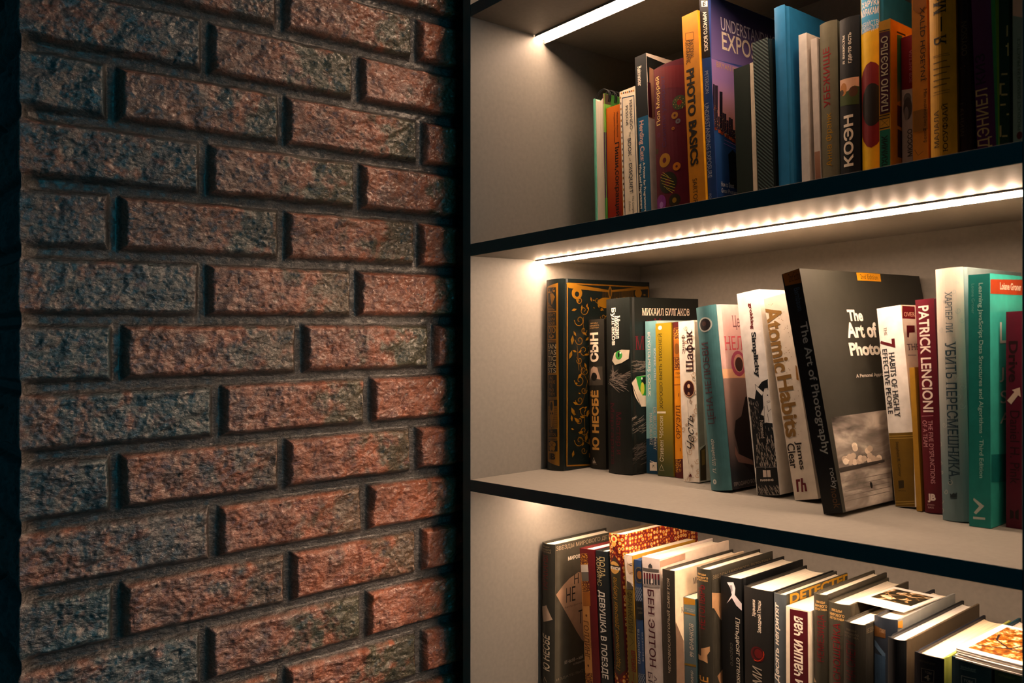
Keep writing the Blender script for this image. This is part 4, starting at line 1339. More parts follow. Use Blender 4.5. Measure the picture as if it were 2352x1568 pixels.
  ('l','c',[1.0,49.6,189.6,48.4,187.0,46.1,185.4,43.3,185.2,41.0,186.2,39.7,188.0,39.6,189.9,40.6,191.5,42.2,192.3,43.8,192.2,45.0,191.4,45.5,190.4,45.3,189.4,44.6,188.8,43.9,188.7],'#77520f'),
  ('l','c',[1.0,27.2,176.1,28.7,172.6,31.8,170.5,35.4,170.0,38.5,171.3,40.2,173.6,40.3,176.2,39.0,178.3,36.9,179.4,34.7,179.3,33.2,178.3,32.5,176.9,32.8,175.7,33.7,174.9,34.6,174.8],'#77520f'),
  ('l','c',[1.0,53.7,161.8,51.7,157.5,47.8,155.0,43.2,154.6,39.3,156.4,37.2,159.3,37.0,162.6,38.7,165.2,41.3,166.4,44.0,166.2,46.0,165.0,46.8,163.2,46.5,161.6,45.4,160.7,44.1,160.5],'#77520f'),
  ('l','c',[1.0,29.1,148.6,30.3,146.0,32.6,144.4,35.3,144.0,37.6,144.9,38.9,146.7,39.0,148.6,38.0,150.2,36.5,151.0,34.8,151.0,33.6,150.3,33.2,149.3,33.4,148.3,34.0,147.7,34.8,147.6],'#77520f'),
  ('l','c',[1.0,51.6,134.1,50.1,130.7,46.9,128.7,43.3,128.5,40.2,129.9,38.4,132.4,38.3,135.0,39.6,137.0,41.7,138.0,43.9,137.8,45.5,136.7,46.2,135.3,45.9,134.0,45.0,133.3,44.0,133.2],'#77520f'),
  ('l','c',[1.0,25.2,121.4,27.1,117.1,30.9,114.3,35.4,113.6,39.3,115.0,41.5,117.9,41.6,121.1,40.0,123.8,37.3,125.2,34.6,125.2,32.7,124.1,31.9,122.3,32.2,120.7,33.3,119.8,34.5,119.5],'#77520f'),
  ('l','c',[1.0,49.6,106.5,48.4,104.0,46.1,102.5,43.3,102.4,41.0,103.5,39.7,105.3,39.6,107.3,40.6,108.8,42.2,109.5,43.8,109.3,45.0,108.5,45.5,107.5,45.3,106.5,44.6,106.0,43.9,105.9],'#77520f'),
  ('l','c',[1.0,27.2,94.0,28.7,90.5,31.8,88.2,35.4,87.6,38.5,88.7,40.2,91.0,40.3,93.6,39.0,95.7,36.9,96.9,34.7,96.9,33.2,96.0,32.5,94.6,32.8,93.4,33.7,92.5,34.6,92.4],'#77520f'),
  ('l','c',[1.0,53.7,78.6,51.7,74.3,47.8,72.0,43.2,71.8,39.3,73.7,37.2,76.8,37.0,80.1,38.7,82.6,41.3,83.7,44.0,83.4,46.0,82.0,46.8,80.2,46.5,78.6,45.4,77.8,44.1,77.7],'#77520f'),
  ('l','c',[1.0,29.1,66.5,30.3,63.8,32.6,62.1,35.3,61.6,37.6,62.4,38.9,64.1,39.0,66.0,38.0,67.6,36.5,68.5,34.8,68.6,33.6,67.9,33.2,66.9,33.4,65.9,34.0,65.3,34.8,65.2],'#77520f'),
  ('l','c',[1.0,51.6,51.0,50.1,47.6,46.9,45.8,43.3,45.7,40.2,47.3,38.4,49.8,38.3,52.4,39.6,54.4,41.7,55.2,43.9,55.0,45.5,53.8,46.2,52.4,45.9,51.1,45.0,50.4,44.0,50.4],'#77520f'),
  ('l','c',[1.0,25.2,39.5,27.1,35.0,30.9,32.0,35.4,31.2,39.3,32.4,41.5,35.2,41.6,38.4,40.0,41.2,37.3,42.7,34.6,42.8,32.7,41.7,31.9,40.1,32.2,38.4,33.3,37.4,34.5,37.1],'#77520f'),
  ('l','c',[1.0,49.6,23.4,48.4,20.9,46.1,19.6,43.3,19.6,41.0,20.8,39.7,22.7,39.6,24.7,40.6,26.1,42.2,26.8,43.8,26.5,45.0,25.7,45.5,24.6,45.3,23.6,44.6,23.1,43.9,23.1],'#77520f'),
  ('l','c',[1.0,75.6,231.6,74.5,229.2,72.4,227.8,69.8,227.5,67.7,228.3,66.5,229.9,66.4,231.7,67.3,233.1,68.8,233.8,70.3,233.8,71.4,233.1,71.8,232.2,71.6,231.3,71.0,230.8,70.3,230.7],'#77520f'),
  ('l','c',[1.0,75.7,208.4,76.8,206.0,79.0,204.6,81.5,204.4,83.7,205.3,84.9,206.9,85.0,208.7,84.1,210.1,82.6,210.8,81.1,210.7,80.0,210.0,79.5,209.1,79.7,208.2,80.3,207.7,81.0,207.6],'#77520f'),
  ('l','c',[1.0,75.6,185.2,74.5,182.8,72.4,181.4,69.8,181.2,67.7,182.1,66.5,183.7,66.4,185.5,67.3,186.9,68.8,187.6,70.3,187.5,71.4,186.8,71.8,185.9,71.6,185.0,71.0,184.5,70.3,184.4],'#77520f'),
  ('l','c',[1.0,75.7,162.0,76.8,159.6,79.0,158.1,81.5,157.8,83.7,158.7,84.9,160.2,85.0,162.0,84.1,163.5,82.6,164.2,81.1,164.2,80.0,163.5,79.5,162.6,79.7,161.7,80.3,161.2,81.0,161.1],'#77520f'),
  ('l','c',[1.0,75.6,138.8,74.5,136.5,72.4,135.1,69.8,135.0,67.7,135.9,66.5,137.5,66.4,139.3,67.3,140.7,68.8,141.3,70.3,141.2,71.4,140.5,71.8,139.6,71.6,138.7,71.0,138.2,70.3,138.1],'#77520f'),
  ('l','c',[1.0,75.7,115.6,76.8,113.2,79.0,111.6,81.5,111.3,83.7,112.0,84.9,113.6,85.0,115.4,84.1,116.8,82.6,117.6,81.1,117.6,80.0,117.0,79.5,116.0,79.7,115.2,80.3,114.6,81.0,114.5],'#77520f'),
  ('l','c',[1.0,75.6,92.4,74.5,90.1,72.4,88.8,69.8,88.7,67.7,89.7,66.5,91.4,66.4,93.1,67.3,94.5,68.8,95.1,70.3,95.0,71.4,94.2,71.8,93.2,71.6,92.4,71.0,91.9,70.3,91.9],'#77520f'),
  ('l','c',[1.0,75.7,69.2,76.8,66.7,79.0,65.1,81.5,64.7,83.7,65.4,84.9,67.0,85.0,68.7,84.1,70.2,82.6,71.0,81.1,71.1,80.0,70.5,79.5,69.5,79.7,68.7,80.3,68.1,81.0,68.0],'#77520f'),
  ('l','c',[1.0,75.6,46.0,74.5,43.7,72.4,42.5,69.8,42.4,67.7,43.5,66.5,45.2,66.4,47.0,67.3,48.3,68.8,48.9,70.3,48.7,71.4,47.9,71.8,46.9,71.6,46.1,71.0,45.6,70.3,45.6],'#77520f'),
  ('l','c',[1.0,75.7,22.7,76.8,20.3,79.0,18.6,81.5,18.2,83.7,18.8,84.9,20.3,85.0,22.1,84.1,23.6,82.6,24.5,81.1,24.5,80.0,24.0,79.5,23.0,79.7,22.2,80.3,21.6,81.0,21.4],'#77520f'),
  ('l','c',[0.3,80.5,245.7,80.5,233.5],'#77520f'),
  ('l','c',[0.3,82.6,245.8,82.6,233.5],'#77520f'),
  ('l','c',[0.3,84.7,245.8,84.7,233.5],'#77520f'),
  ('l','c',[0.3,86.8,245.9,86.8,233.4],'#77520f'),
  ('l','c',[0.3,88.9,245.9,88.9,233.4],'#77520f'),
  ('l','c',[0.3,91.0,246.0,91.0,233.4],'#77520f'),
  ('l','c',[0.3,93.2,246.1,93.2,233.4],'#77520f'),
  ('l','c',[0.3,95.3,246.1,95.3,233.3],'#77520f'),
  ('l','c',[0.3,97.4,246.2,97.4,233.3],'#77520f'),
  ('l','c',[0.3,99.6,246.2,99.6,233.3],'#77520f'),
  ('l','c',[0.3,101.7,246.3,101.7,233.3],'#77520f'),
  ('l','c',[0.3,103.9,246.3,103.9,233.4],'#77520f'),
  ('l','c',[0.3,106.1,246.4,106.1,233.5],'#77520f'),
  ('l','c',[0.3,108.2,246.4,108.2,233.6],'#77520f'),
  ('l','c',[0.3,110.4,246.5,110.4,233.7],'#77520f'),
  ('l','c',[0.3,112.6,246.5,112.6,233.8],'#77520f'),
  ('l','c',[0.3,114.7,246.6,114.7,233.9],'#77520f'),
  ('l','c',[0.3,116.9,246.6,116.9,234.0],'#77520f'),
  ('l','c',[0.3,119.1,246.7,119.1,234.1],'#77520f'),
  ('l','c',[0.3,121.3,246.7,121.3,234.2],'#77520f'),
  ('l','c',[0.3,121.7,246.7,121.7,234.9],'#77520f'),
  ('l','c',[0.3,122.9,246.8,122.9,234.9],'#77520f'),
  ('l','c',[0.3,124.1,246.8,124.1,234.9],'#77520f'),
  ('l','c',[0.3,125.3,246.8,125.3,234.9],'#77520f'),
  ('l','c',[0.3,126.4,246.9,126.4,234.9],'#77520f'),
  ('l','c',[0.3,127.6,246.9,127.6,235.0],'#77520f'),
  ('l','c',[0.3,128.8,246.9,128.8,235.0],'#77520f'),
  ('l','c',[0.3,130.0,246.9,130.0,235.0],'#77520f'),
  ('l','c',[0.3,131.2,247.0,131.2,235.0],'#77520f'),
  ('l','c',[0.3,132.4,247.0,132.4,235.0],'#77520f'),
  ('l','c',[0.3,133.7,247.0,133.7,235.1],'#77520f'),
  ('l','c',[0.3,134.9,247.1,134.9,235.1],'#77520f'),
  ('l','c',[0.3,136.1,247.1,136.1,235.1],'#77520f'),
  ('l','c',[0.3,137.3,247.1,137.3,235.1],'#77520f'),
  ('l','c',[0.3,138.5,247.2,138.5,235.2],'#77520f'),
  ('l','c',[0.3,139.7,247.2,139.7,235.2],'#77520f'),
  ('l','c',[0.3,140.9,247.2,140.9,235.2],'#77520f'),
  ('l','c',[0.3,142.1,247.2,142.1,235.2],'#77520f'),
  ('l','c',[0.3,143.3,247.3,143.3,235.2],'#77520f'),
  ('l','c',[0.3,144.6,247.3,144.6,235.3],'#77520f'),
  ('e','c',[95.5,243.0,3.6,8.6],'#77520f'),
  ('e','c',[95.5,243.0,1.4,6.2],'#0c1413'),
  ('e','c',[87.5,228.1,17.8,7.4],'#7a560e'),
  ('e','c',[155.2,243.1,7.6,6.4],'#77520f'),
  ('e','c',[30.1,240.4,10.0,8.3],'#77520f'),
  ('e','c',[30.1,239.2,4.2,3.6],'#0c1413'),
  ('p','c',[31.6,123.4,37.6,125.7,39.5,131.0,33.6,128.7],'#77520f'),
  ('p','c',[22.2,183.1,18.1,176.9,20.6,170.0,24.7,176.2],'#6a4c10'),
  ('p','c',[58.6,229.0,59.3,232.8,56.6,235.9,55.8,232.1],'#77520f'),
  ('p','c',[55.2,70.8,58.4,73.7,57.9,77.9,54.6,75.0],'#7a560e'),
  ('p','c',[44.7,145.2,44.4,140.4,48.4,136.7,48.7,141.6],'#77520f'),
  ('p','c',[49.6,46.8,45.5,42.3,46.7,36.3,50.9,40.8],'#77520f'),
  ('p','c',[47.6,137.7,47.4,134.9,49.7,132.7,49.9,135.6],'#7a560e'),
  ('p','c',[56.9,172.1,59.3,176.4,57.1,180.9,54.7,176.6],'#6a4c10'),
  ('p','c',[56.7,143.4,58.5,146.9,56.7,150.6,54.9,147.1],'#7a560e'),
  ('p','c',[39.8,224.6,37.5,220.8,39.2,216.8,41.4,220.6],'#6a4c10'),
  ('p','c',[24.6,70.9,27.7,65.4,34.4,63.1,31.2,68.6],'#77520f'),
  ('p','c',[44.2,81.7,47.8,81.9,50.0,84.3,46.3,84.1],'#77520f'),
  ('p','c',[55.2,124.2,56.4,120.5,60.5,118.5,59.2,122.3],'#7a560e'),
  ('p','c',[42.1,187.7,44.2,183.7,49.0,182.2,46.9,186.1],'#77520f'),
  ('p','c',[23.9,26.0,20.3,22.0,21.5,16.6,25.1,20.6],'#6a4c10'),
  ('p','c',[25.4,73.3,25.3,80.2,19.4,85.3,19.5,78.4],'#6a4c10'),
  ('p','c',[49.3,69.6,53.5,74.1,52.3,80.0,48.1,75.5],'#7a560e'),
  ('p','c',[20.8,162.4,15.2,157.5,15.5,150.7,21.1,155.5],'#6a4c10'),
  ('p','c',[53.3,20.0,53.3,14.0,58.5,9.4,58.4,15.4],'#77520f'),
  ('p','c',[57.9,27.0,58.7,34.1,53.2,40.0,52.3,33.0],'#77520f'),
  ('p','c',[46.3,175.2,51.8,176.3,54.5,180.4,49.1,179.3],'#7a560e'),
  ('p','c',[23.5,188.7,24.3,184.2,28.6,181.5,27.8,186.0],'#6a4c10'),
  ('p','c',[39.2,162.2,34.9,161.6,32.5,158.6,36.8,159.2],'#77520f'),
  ('p','c',[49.8,223.1,50.0,219.5,53.3,217.1,53.1,220.7],'#77520f'),
  ('p','c',[33.8,47.5,39.2,47.6,42.5,51.0,37.1,50.9],'#7a560e'),
  ('p','c',[33.8,80.8,37.2,80.8,39.3,82.9,36.0,82.9],'#7a560e'),
  ('p','c',[26.7,117.9,29.1,116.5,32.0,116.9,29.6,118.3],'#7a560e'),
  ('p','c',[52.5,74.6,57.2,74.8,60.1,77.8,55.3,77.6],'#77520f'),
  ('p','c',[57.6,59.5,60.2,62.2,59.5,65.8,56.9,63.1],'#7a560e'),
  ('p','c',[44.1,156.3,48.7,154.3,53.6,155.7,48.9,157.7],'#7a560e'),
  ('p','c',[20.6,65.8,22.4,70.2,19.8,74.6,18.0,70.2],'#77520f'),
  ('p','c',[32.5,104.3,34.4,102.4,37.3,102.1,35.4,104.0],'#77520f'),
  ('p','c',[58.6,118.1,58.0,112.6,62.4,108.3,63.0,113.7],'#6a4c10'),
  ('p','c',[32.6,226.7,32.5,231.0,28.8,233.9,28.9,229.6],'#77520f'),
  ('p','c',[51.5,201.6,53.9,199.7,57.2,199.8,54.8,201.7],'#7a560e'),
  ('p','c',[28.7,74.4,25.8,76.9,21.8,77.1,24.7,74.6],'#6a4c10'),
  ('p','c',[33.1,87.7,28.7,91.8,22.4,92.0,26.8,88.0],'#7a560e'),
  ('p','c',[29.6,160.0,26.2,162.6,21.6,162.4,25.0,159.8],'#7a560e'),
  ('p','c',[42.2,49.4,36.9,51.4,31.8,49.8,37.1,47.7],'#77520f'),
  ('p','c',[54.9,103.6,57.8,102.7,60.5,103.8,57.5,104.7],'#6a4c10'),
  ('p','c',[24.9,54.0,22.1,56.4,18.3,56.5,21.1,54.1],'#77520f'),
  ('p','c',[47.8,221.1,50.7,223.4,50.7,226.8,47.8,224.4],'#77520f'),
  ('p','c',[29.8,218.7,24.2,219.5,19.5,216.7,25.1,215.8],'#77520f'),
  ('p','c',[45.1,69.0,40.8,72.1,35.4,71.8,39.7,68.7],'#77520f'),
  ('p','c',[55.1,169.5,52.4,168.9,51.1,166.9,53.8,167.5],'#6a4c10'),
  ('p','c',[43.5,35.6,40.2,33.9,39.7,30.5,43.0,32.3],'#6a4c10'),
  ('p','c',[72.4,227.1,75.0,227.9,76.2,229.9,73.6,229.2],'#7a560e'),
  ('p','c',[148.6,211.4,150.8,213.3,150.5,215.9,148.3,213.9],'#7a560e'),
  ('p','c',[156.2,212.5,157.9,211.9,159.6,212.5,157.9,213.1],'#7a560e'),
  ('p','c',[65.2,231.1,62.8,232.2,60.1,231.6,62.5,230.5],'#7a560e'),
  ('p','c',[73.6,220.6,73.7,224.2,70.6,226.7,70.5,223.1],'#7a560e'),
  ('p','c',[114.5,223.8,114.9,226.0,113.2,227.6,112.9,225.5],'#7a560e'),
  ('p','c',[107.1,236.6,108.6,233.2,112.7,231.8,111.2,235.2],'#7a560e'),
  ('p','c',[96.1,230.1,93.8,226.8,95.1,223.2,97.4,226.5],'#7a560e'),
  ('p','c',[76.1,220.6,78.6,217.5,83.0,216.8,80.5,219.9],'#7a560e'),
  ('p','c',[79.8,216.7,77.8,218.4,74.9,218.4,76.9,216.7],'#7a560e'),
  ('p','c',[94.1,229.4,96.0,232.7,94.4,236.1,92.6,232.8],'#7a560e'),
  ('p','c',[117.1,233.3,116.5,235.4,114.2,236.5,114.8,234.4],'#7a560e'),
  ('p','c',[111.7,220.6,109.3,222.6,105.9,222.5,108.3,220.5],'#7a560e'),
  ('p','c',[120.5,235.0,124.3,235.0,127.0,237.2,123.2,237.2],'#7a560e'),
  ('p','c',[136.3,211.3,133.4,211.3,131.5,209.6,134.3,209.6],'#7a560e'),
  ('p','c',[94.1,230.8,92.0,228.4,92.6,225.6,94.7,227.9],'#7a560e'),
  ('p','c',[84.9,225.5,82.8,222.9,83.6,219.9,85.6,222.5],'#7a560e'),
  ('p','c',[129.9,231.4,134.0,233.8,134.7,237.8,130.7,235.3],'#7a560e'),
  ('p','c',[96.5,214.8,96.3,212.6,98.1,211.0,98.3,213.2],'#7a560e'),
  ('p','c',[164.2,241.0,168.1,239.6,172.2,240.8,168.3,242.2],'#7a560e'),
  ('p','c',[65.1,220.0,63.5,221.5,61.2,221.6,62.7,220.1],'#7a560e'),
  ('p','c',[88.4,210.7,85.9,209.7,85.0,207.5,87.5,208.5],'#7a560e'),
  ('p','c',[107.6,218.1,106.1,216.2,106.7,214.0,108.2,215.9],'#7a560e'),
  ('p','c',[143.0,238.5,144.2,237.4,146.1,237.3,144.9,238.5],'#7a560e'),
  ('l','c',[0.5,62.9,138.4,54.1,114.1],'#77520f'),
  ('l','c',[0.5,62.2,156.6,41.0,90.1],'#77520f'),
  ('l','c',[0.5,29.3,153.4,54.9,111.1],'#77520f'),
  ('l','c',[0.5,45.7,39.3,43.8,80.3],'#77520f'),
  ('l','c',[0.5,42.4,207.9,42.3,183.3],'#77520f'),
  ('l','c',[0.5,30.2,168.6,33.5,135.0],'#77520f'),
  ('l','c',[0.5,54.1,74.2,59.1,161.8],'#77520f'),
  ('l','c',[0.5,51.8,48.3,42.5,44.2],'#77520f'),
  ('l','c',[0.5,32.7,43.6,59.0,29.5],'#77520f'),
]),
('hardcover_book', 'dark narrow hardback with cream block capitals, beside the gold-ornamented black hardback', 'book', 'hb', 'B', 0.0447, 0.17, 1.17554, 0.0296, 0.2037, 0.13, 1.12, 0, 0.004, ('#26241e', '#23221c', '#201f1a', '#eadec6'), 0.5, [
  ('t','s',[6.3,20.7,197.3,199.4],'#a08050','ЗВЕЗДЫ',0,0.02,0,0),
  ('t','s',[4.4,22.7,194.1,196.2],'#a08050','МИРОВОГО',0,0.02,0,0),
  ('t','s',[3.8,22.6,190.9,193.0],'#a08050','ДЕТЕКТИВА',0,0.02,0,0),
  ('t','s',[4.6,21.6,145.4,185.7],'#efdcc4','СЫН',1,0.045,0,0),
  ('t','s',[3.7,20.7,25.5,106.7],'#c89448','Ю НЕСБЁ',1,0.045,0,0),
  ('p','s',[0.3,138.9,26.8,139.1,26.9,113.8,0.3,113.2],'#4a453c'),
  ('p','s',[2.1,119.7,5.9,135.9,12.6,139.6,19.2,137.5,24.1,121.4,17.6,122.4,13.7,129.1,7.0,127.3],'#b89a86'),
  ('e','s',[12.9,125.3,5.8,5.7],'#1a1614'),
  ('l','s',[0.5,6.0,7.3,10.2,14.8],'#b8a894'),
  ('l','s',[0.5,14.0,7.5,10.2,14.8],'#b8a894'),
  ('p','s',[8.8,10.4,12.2,11.1,15.3,7.4,7.4,6.8],'#b8a894'),
  ('t','s',[5.2,16.4,5.4,6.5],'#8a7c68','АЗБУКА',0,0,0,0),
  ('e','c',[7.2,89.0,4.9,10.4],'#33322a'),
]),
('hardcover_book', 'wide black hardback with green cat eyes across spine and cover', 'book', 'hb', 'B', 0.0963, 0.153, 1.17662, 0.0415, 0.2284, 0.144, 1.13, 0, 0.003, ('#141917', '#121715', '#121715', '#eadec6'), 0.4, [
  ('t','s',[9.4,19.3,167.2,216.3],'#f0e8dc','Булгаков',-1,0.02,1,0),
  ('t','s',[18.3,26.6,175.5,205.7],'#f0e8dc','Михаил',-1,0.02,1,0),
  ('t','c',[26.1,124.0,204.8,214.5],'#f0dcc8','МИХАИЛ БУЛГАКОВ',0,0.01,1,0),
  ('t','c',[12.2,84.5,155.1,178.0],'#5c0c1a','Мастер',0,0,1,0),
  ('t','c',[34.5,138.8,188.0,200.7],'#6a0c20','и Маргарита',0,0,1,0),
  ('t','s',[15.3,26.4,24.6,80.8],'#4c0c1c','Мастер и',-1,0,1,0),
  ('t','s',[4.5,14.1,10.9,92.9],'#4c0c1c','Маргарита',-1,0,1,0),
  ('l','s',[0.2,19.8,127.1,33.5,133.3],'#8a7e74'),
  ('l','s',[0.3,21.1,121.8,31.8,127.2],'#8a7e74'),
  ('l','s',[0.4,5.7,127.2,17.6,129.0],'#8a7e74'),
  ('l','s',[0.4,9.7,128.5,20.3,133.6],'#8a7e74'),
  ('l','s',[0.2,24.0,123.0,37.6,127.4],'#8a7e74'),
  ('l','s',[0.2,14.1,124.1,25.6,125.8],'#8a7e74'),
  ('l','s',[0.2,13.3,128.8,27.3,133.9],'#8a7e74'),
  ('l','s',[0.3,33.7,121.9,42.6,126.6],'#8a7e74'),
  ('l','s',[0.3,5.1,126.7,13.7,127.2],'#8a7e74'),
  ('l','s',[0.2,8.4,125.2,17.9,125.7],'#8a7e74'),
  ('l','s',[0.3,7.1,125.6,13.8,129.2],'#8a7e74'),
  ('l','s',[0.2,34.9,126.4,47.4,130.3],'#8a7e74'),
  ('l','s',[0.2,23.7,129.0,40.1,132.2],'#8a7e74'),
  ('l','s',[0.4,22.8,124.7,31.4,128.6],'#8a7e74'),
  ('l','s',[0.3,37.4,129.3,53.7,131.7],'#8a7e74'),
  ('l','s',[0.3,24.8,130.3,37.7,134.4],'#8a7e74'),
  ('l','s',[0.3,30.2,129.7,44.6,134.6],'#8a7e74'),
  ('l','s',[0.2,19.5,126.8,32.6,127.0],'#8a7e74'),
  ('l','s',[0.3,30.9,127.3,39.6,129.9],'#8a7e74'),
  ('l','s',[0.4,15.3,130.0,23.5,131.5],'#8a7e74'),
  ('l','s',[0.4,5.1,123.2,17.6,124.5],'#8a7e74'),
  ('l','s',[0.4,12.6,123.5,21.7,126.2],'#8a7e74'),
  ('l','s',[0.4,17.8,127.1,28.8,127.9],'#8a7e74'),
  ('l','s',[0.4,10.0,122.5,17.0,125.2],'#8a7e74'),
  ('l','s',[0.2,10.0,121.4,23.7,121.7],'#8a7e74'),
  ('l','s',[0.4,6.4,128.9,19.1,132.8],'#8a7e74'),
  ('l','s',[0.2,16.3,129.4,24.7,131.3],'#8a7e74'),
  ('l','s',[0.4,22.9,123.8,32.6,128.8],'#8a7e74'),
  ('l','s',[0.4,29.8,126.8,38.7,127.4],'#8a7e74'),
  ('l','s',[0.2,29.9,121.9,37.7,123.9],'#8a7e74'),
  ('l','s',[0.4,22.1,129.0,30.0,130.5],'#8a7e74'),
  ('l','s',[0.3,11.9,130.8,22.3,135.3],'#8a7e74'),
  ('l','s',[0.3,17.4,129.1,33.4,133.2],'#8a7e74'),
  ('l','s',[0.3,35.6,130.2,51.6,130.4],'#8a7e74'),
  ('l','s',[0.4,21.8,125.4,29.8,125.8],'#8a7e74'),
  ('l','s',[0.2,22.5,127.7,36.8,129.8],'#8a7e74'),
  ('l','s',[0.2,27.6,126.1,40.5,129.5],'#8a7e74'),
  ('l','s',[0.4,24.5,127.0,34.1,127.6],'#8a7e74'),
  ('l','s',[0.3,28.6,124.4,36.2,125.0],'#8a7e74'),
  ('l','s',[0.2,24.8,124.0,32.1,126.2],'#8a7e74'),
  ('l','s',[0.3,24.7,128.9,33.6,133.4],'#8a7e74'),
  ('l','s',[0.4,22.3,130.5,32.9,131.7],'#8a7e74'),
  ('l','s',[0.4,4.5,121.4,21.4,125.0],'#8a7e74'),
  ('l','s',[0.4,32.1,129.5,40.7,132.4],'#8a7e74'),
  ('l','s',[0.4,10.8,128.7,18.1,132.1],'#8a7e74'),
  ('l','s',[0.3,36.7,126.8,48.3,128.4],'#8a7e74'),
  ('l','s',[0.3,11.3,116.5,20.2,114.6],'#a0948a'),
  ('l','s',[0.2,6.8,119.0,12.1,115.6],'#a0948a'),
  ('l','s',[0.3,22.6,123.7,36.6,120.5],'#a0948a'),
  ('l','s',[0.4,7.6,123.8,16.8,121.7],'#a0948a'),
  ('l','s',[0.4,26.9,114.4,38.6,107.2],'#a0948a'),
  ('l','s',[0.3,25.4,112.2,34.9,110.9],'#a0948a'),
  ('l','s',[0.3,17.4,118.2,31.1,114.5],'#a0948a'),
  ('l','s',[0.3,7.2,121.1,18.7,117.3],'#a0948a'),
  ('l','s',[0.2,13.3,122.1,22.4,119.4],'#a0948a'),
  ('l','s',[0.2,16.0,122.1,26.8,116.8],'#a0948a'),
  ('l','s',[0.4,18.0,120.2,29.4,116.5],'#a0948a'),
  ('l','s',[0.3,24.6,115.1,35.9,112.9],'#a0948a'),
  ('l','s',[0.3,2.1,117.6,15.9,113.0],'#a0948a'),
  ('l','s',[0.3,23.3,117.9,36.4,116.0],'#a0948a'),
  ('l','s',[0.2,15.7,123.6,31.0,121.9],'#a0948a'),
  ('l','s',[0.4,5.6,122.5,20.1,120.4],'#a0948a'),
  ('l','s',[0.2,18.6,119.4,27.5,114.0],'#a0948a'),
  ('l','s',[0.3,19.7,119.9,29.0,117.8],'#a0948a'),
  ('l','s',[0.2,6.4,116.8,16.0,111.2],'#a0948a'),
  ('l','s',[0.4,19.6,124.2,33.0,119.5],'#a0948a'),
  ('l','s',[0.3,25.2,114.9,32.8,113.1],'#a0948a'),
  ('l','s',[0.3,19.5,121.5,32.4,118.1],'#a0948a'),
  ('l','s',[0.2,17.3,117.6,22.6,114.2],'#a0948a'),
  ('l','s',[0.2,21.9,116.0,29.7,114.8],'#a0948a'),
  ('l','s',[0.4,15.8,113.0,24.1,111.4],'#a0948a'),
  ('l','s',[0.4,12.6,113.8,23.9,105.9],'#a0948a'),
  ('l','s',[0.3,14.7,123.7,23.2,119.1],'#a0948a'),
  ('l','s',[0.4,18.0,112.2,31.6,107.1],'#a0948a'),
  ('l','s',[0.4,3.9,120.1,14.8,113.5],'#a0948a'),
  ('l','s',[0.4,6.5,117.8,15.5,112.1],'#a0948a'),
  ('l','c',[0.3,28.6,142.9,41.9,147.2],'#8a7e74'),
  ('l','c',[0.3,8.6,133.5,16.0,135.1],'#8a7e74'),
  ('l','c',[0.4,4.6,140.1,15.5,140.0],'#8a7e74'),
  ('l','c',[0.2,4.8,143.7,15.8,146.7],'#8a7e74'),
  ('l','c',[0.4,20.5,137.8,35.2,138.9],'#8a7e74'),
  ('l','c',[0.3,27.2,143.3,42.7,145.9],'#8a7e74'),
  ('l','c',[0.3,10.9,138.8,24.4,142.3],'#8a7e74'),
  ('l','c',[0.3,5.9,131.6,14.7,132.5],'#8a7e74'),
  ('l','c',[0.2,27.8,140.3,35.5,142.9],'#8a7e74'),
  ('l','c',[0.2,17.1,141.2,25.7,140.8],'#8a7e74'),
  ('l','c',[0.2,15.5,144.1,23.9,145.8],'#8a7e74'),
  ('l','c',[0.3,19.6,131.5,31.9,133.5],'#8a7e74'),
  ('l','c',[0.2,26.9,137.2,39.2,141.2],'#8a7e74'),
  ('l','c',[0.3,5.0,146.0,18.3,145.6],'#8a7e74'),
  ('l','c',[0.4,17.7,135.1,29.7,138.8],'#8a7e74'),
  ('l','c',[0.4,27.8,144.7,39.3,145.7],'#8a7e74'),
  ('l','c',[0.3,12.8,136.0,22.7,135.3],'#8a7e74'),
  ('l','c',[0.3,26.5,145.1,36.2,144.3],'#8a7e74'),
  ('l','c',[0.2,10.8,134.0,24.3,135.2],'#8a7e74'),
  ('l','c',[0.3,25.9,133.1,34.8,133.3],'#8a7e74'),
  ('l','c',[0.4,15.2,145.0,25.7,144.2],'#8a7e74'),
  ('l','c',[0.3,8.2,136.3,20.9,136.1],'#8a7e74'),
  ('l','c',[0.4,4.2,139.7,19.1,142.1],'#8a7e74'),
  ('l','c',[0.3,27.8,130.6,34.3,132.2],'#8a7e74'),
  ('l','c',[0.3,4.0,144.5,12.4,145.2],'#8a7e74'),
  ('l','c',[0.4,13.3,141.9,21.7,141.1],'#8a7e74'),
  ('l','c',[0.4,16.9,135.8,29.5,139.3],'#8a7e74'),
  ('l','c',[0.4,8.6,139.0,19.7,139.5],'#8a7e74'),
  ('l','c',[0.3,20.0,141.0,34.1,141.5],'#8a7e74'),
  ('l','c',[0.3,18.5,136.2,25.9,137.1],'#8a7e74'),
  ('l','c',[0.3,23.3,134.7,33.4,137.8],'#8a7e74'),
  ('l','c',[0.3,17.2,143.6,30.5,144.3],'#8a7e74'),
  ('l','c',[0.4,27.5,136.8,35.9,139.6],'#8a7e74'),
  ('l','c',[0.2,5.5,131.6,19.3,131.9],'#8a7e74'),
  ('l','c',[0.3,3.7,133.1,14.3,134.2],'#8a7e74'),
  ('l','c',[0.4,23.2,140.1,31.5,140.0],'#8a7e74'),
  ('l','c',[0.3,21.3,140.9,36.2,142.7],'#8a7e74'),
  ('l','c',[0.4,21.2,131.9,30.4,131.1],'#8a7e74'),
  ('l','c',[0.3,18.9,133.5,28.5,136.5],'#8a7e74'),
  ('l','c',[0.4,24.3,138.8,32.1,141.3],'#8a7e74'),
  ('l','c',[0.4,20.5,60.5,30.3,65.2],'#a0948a'),
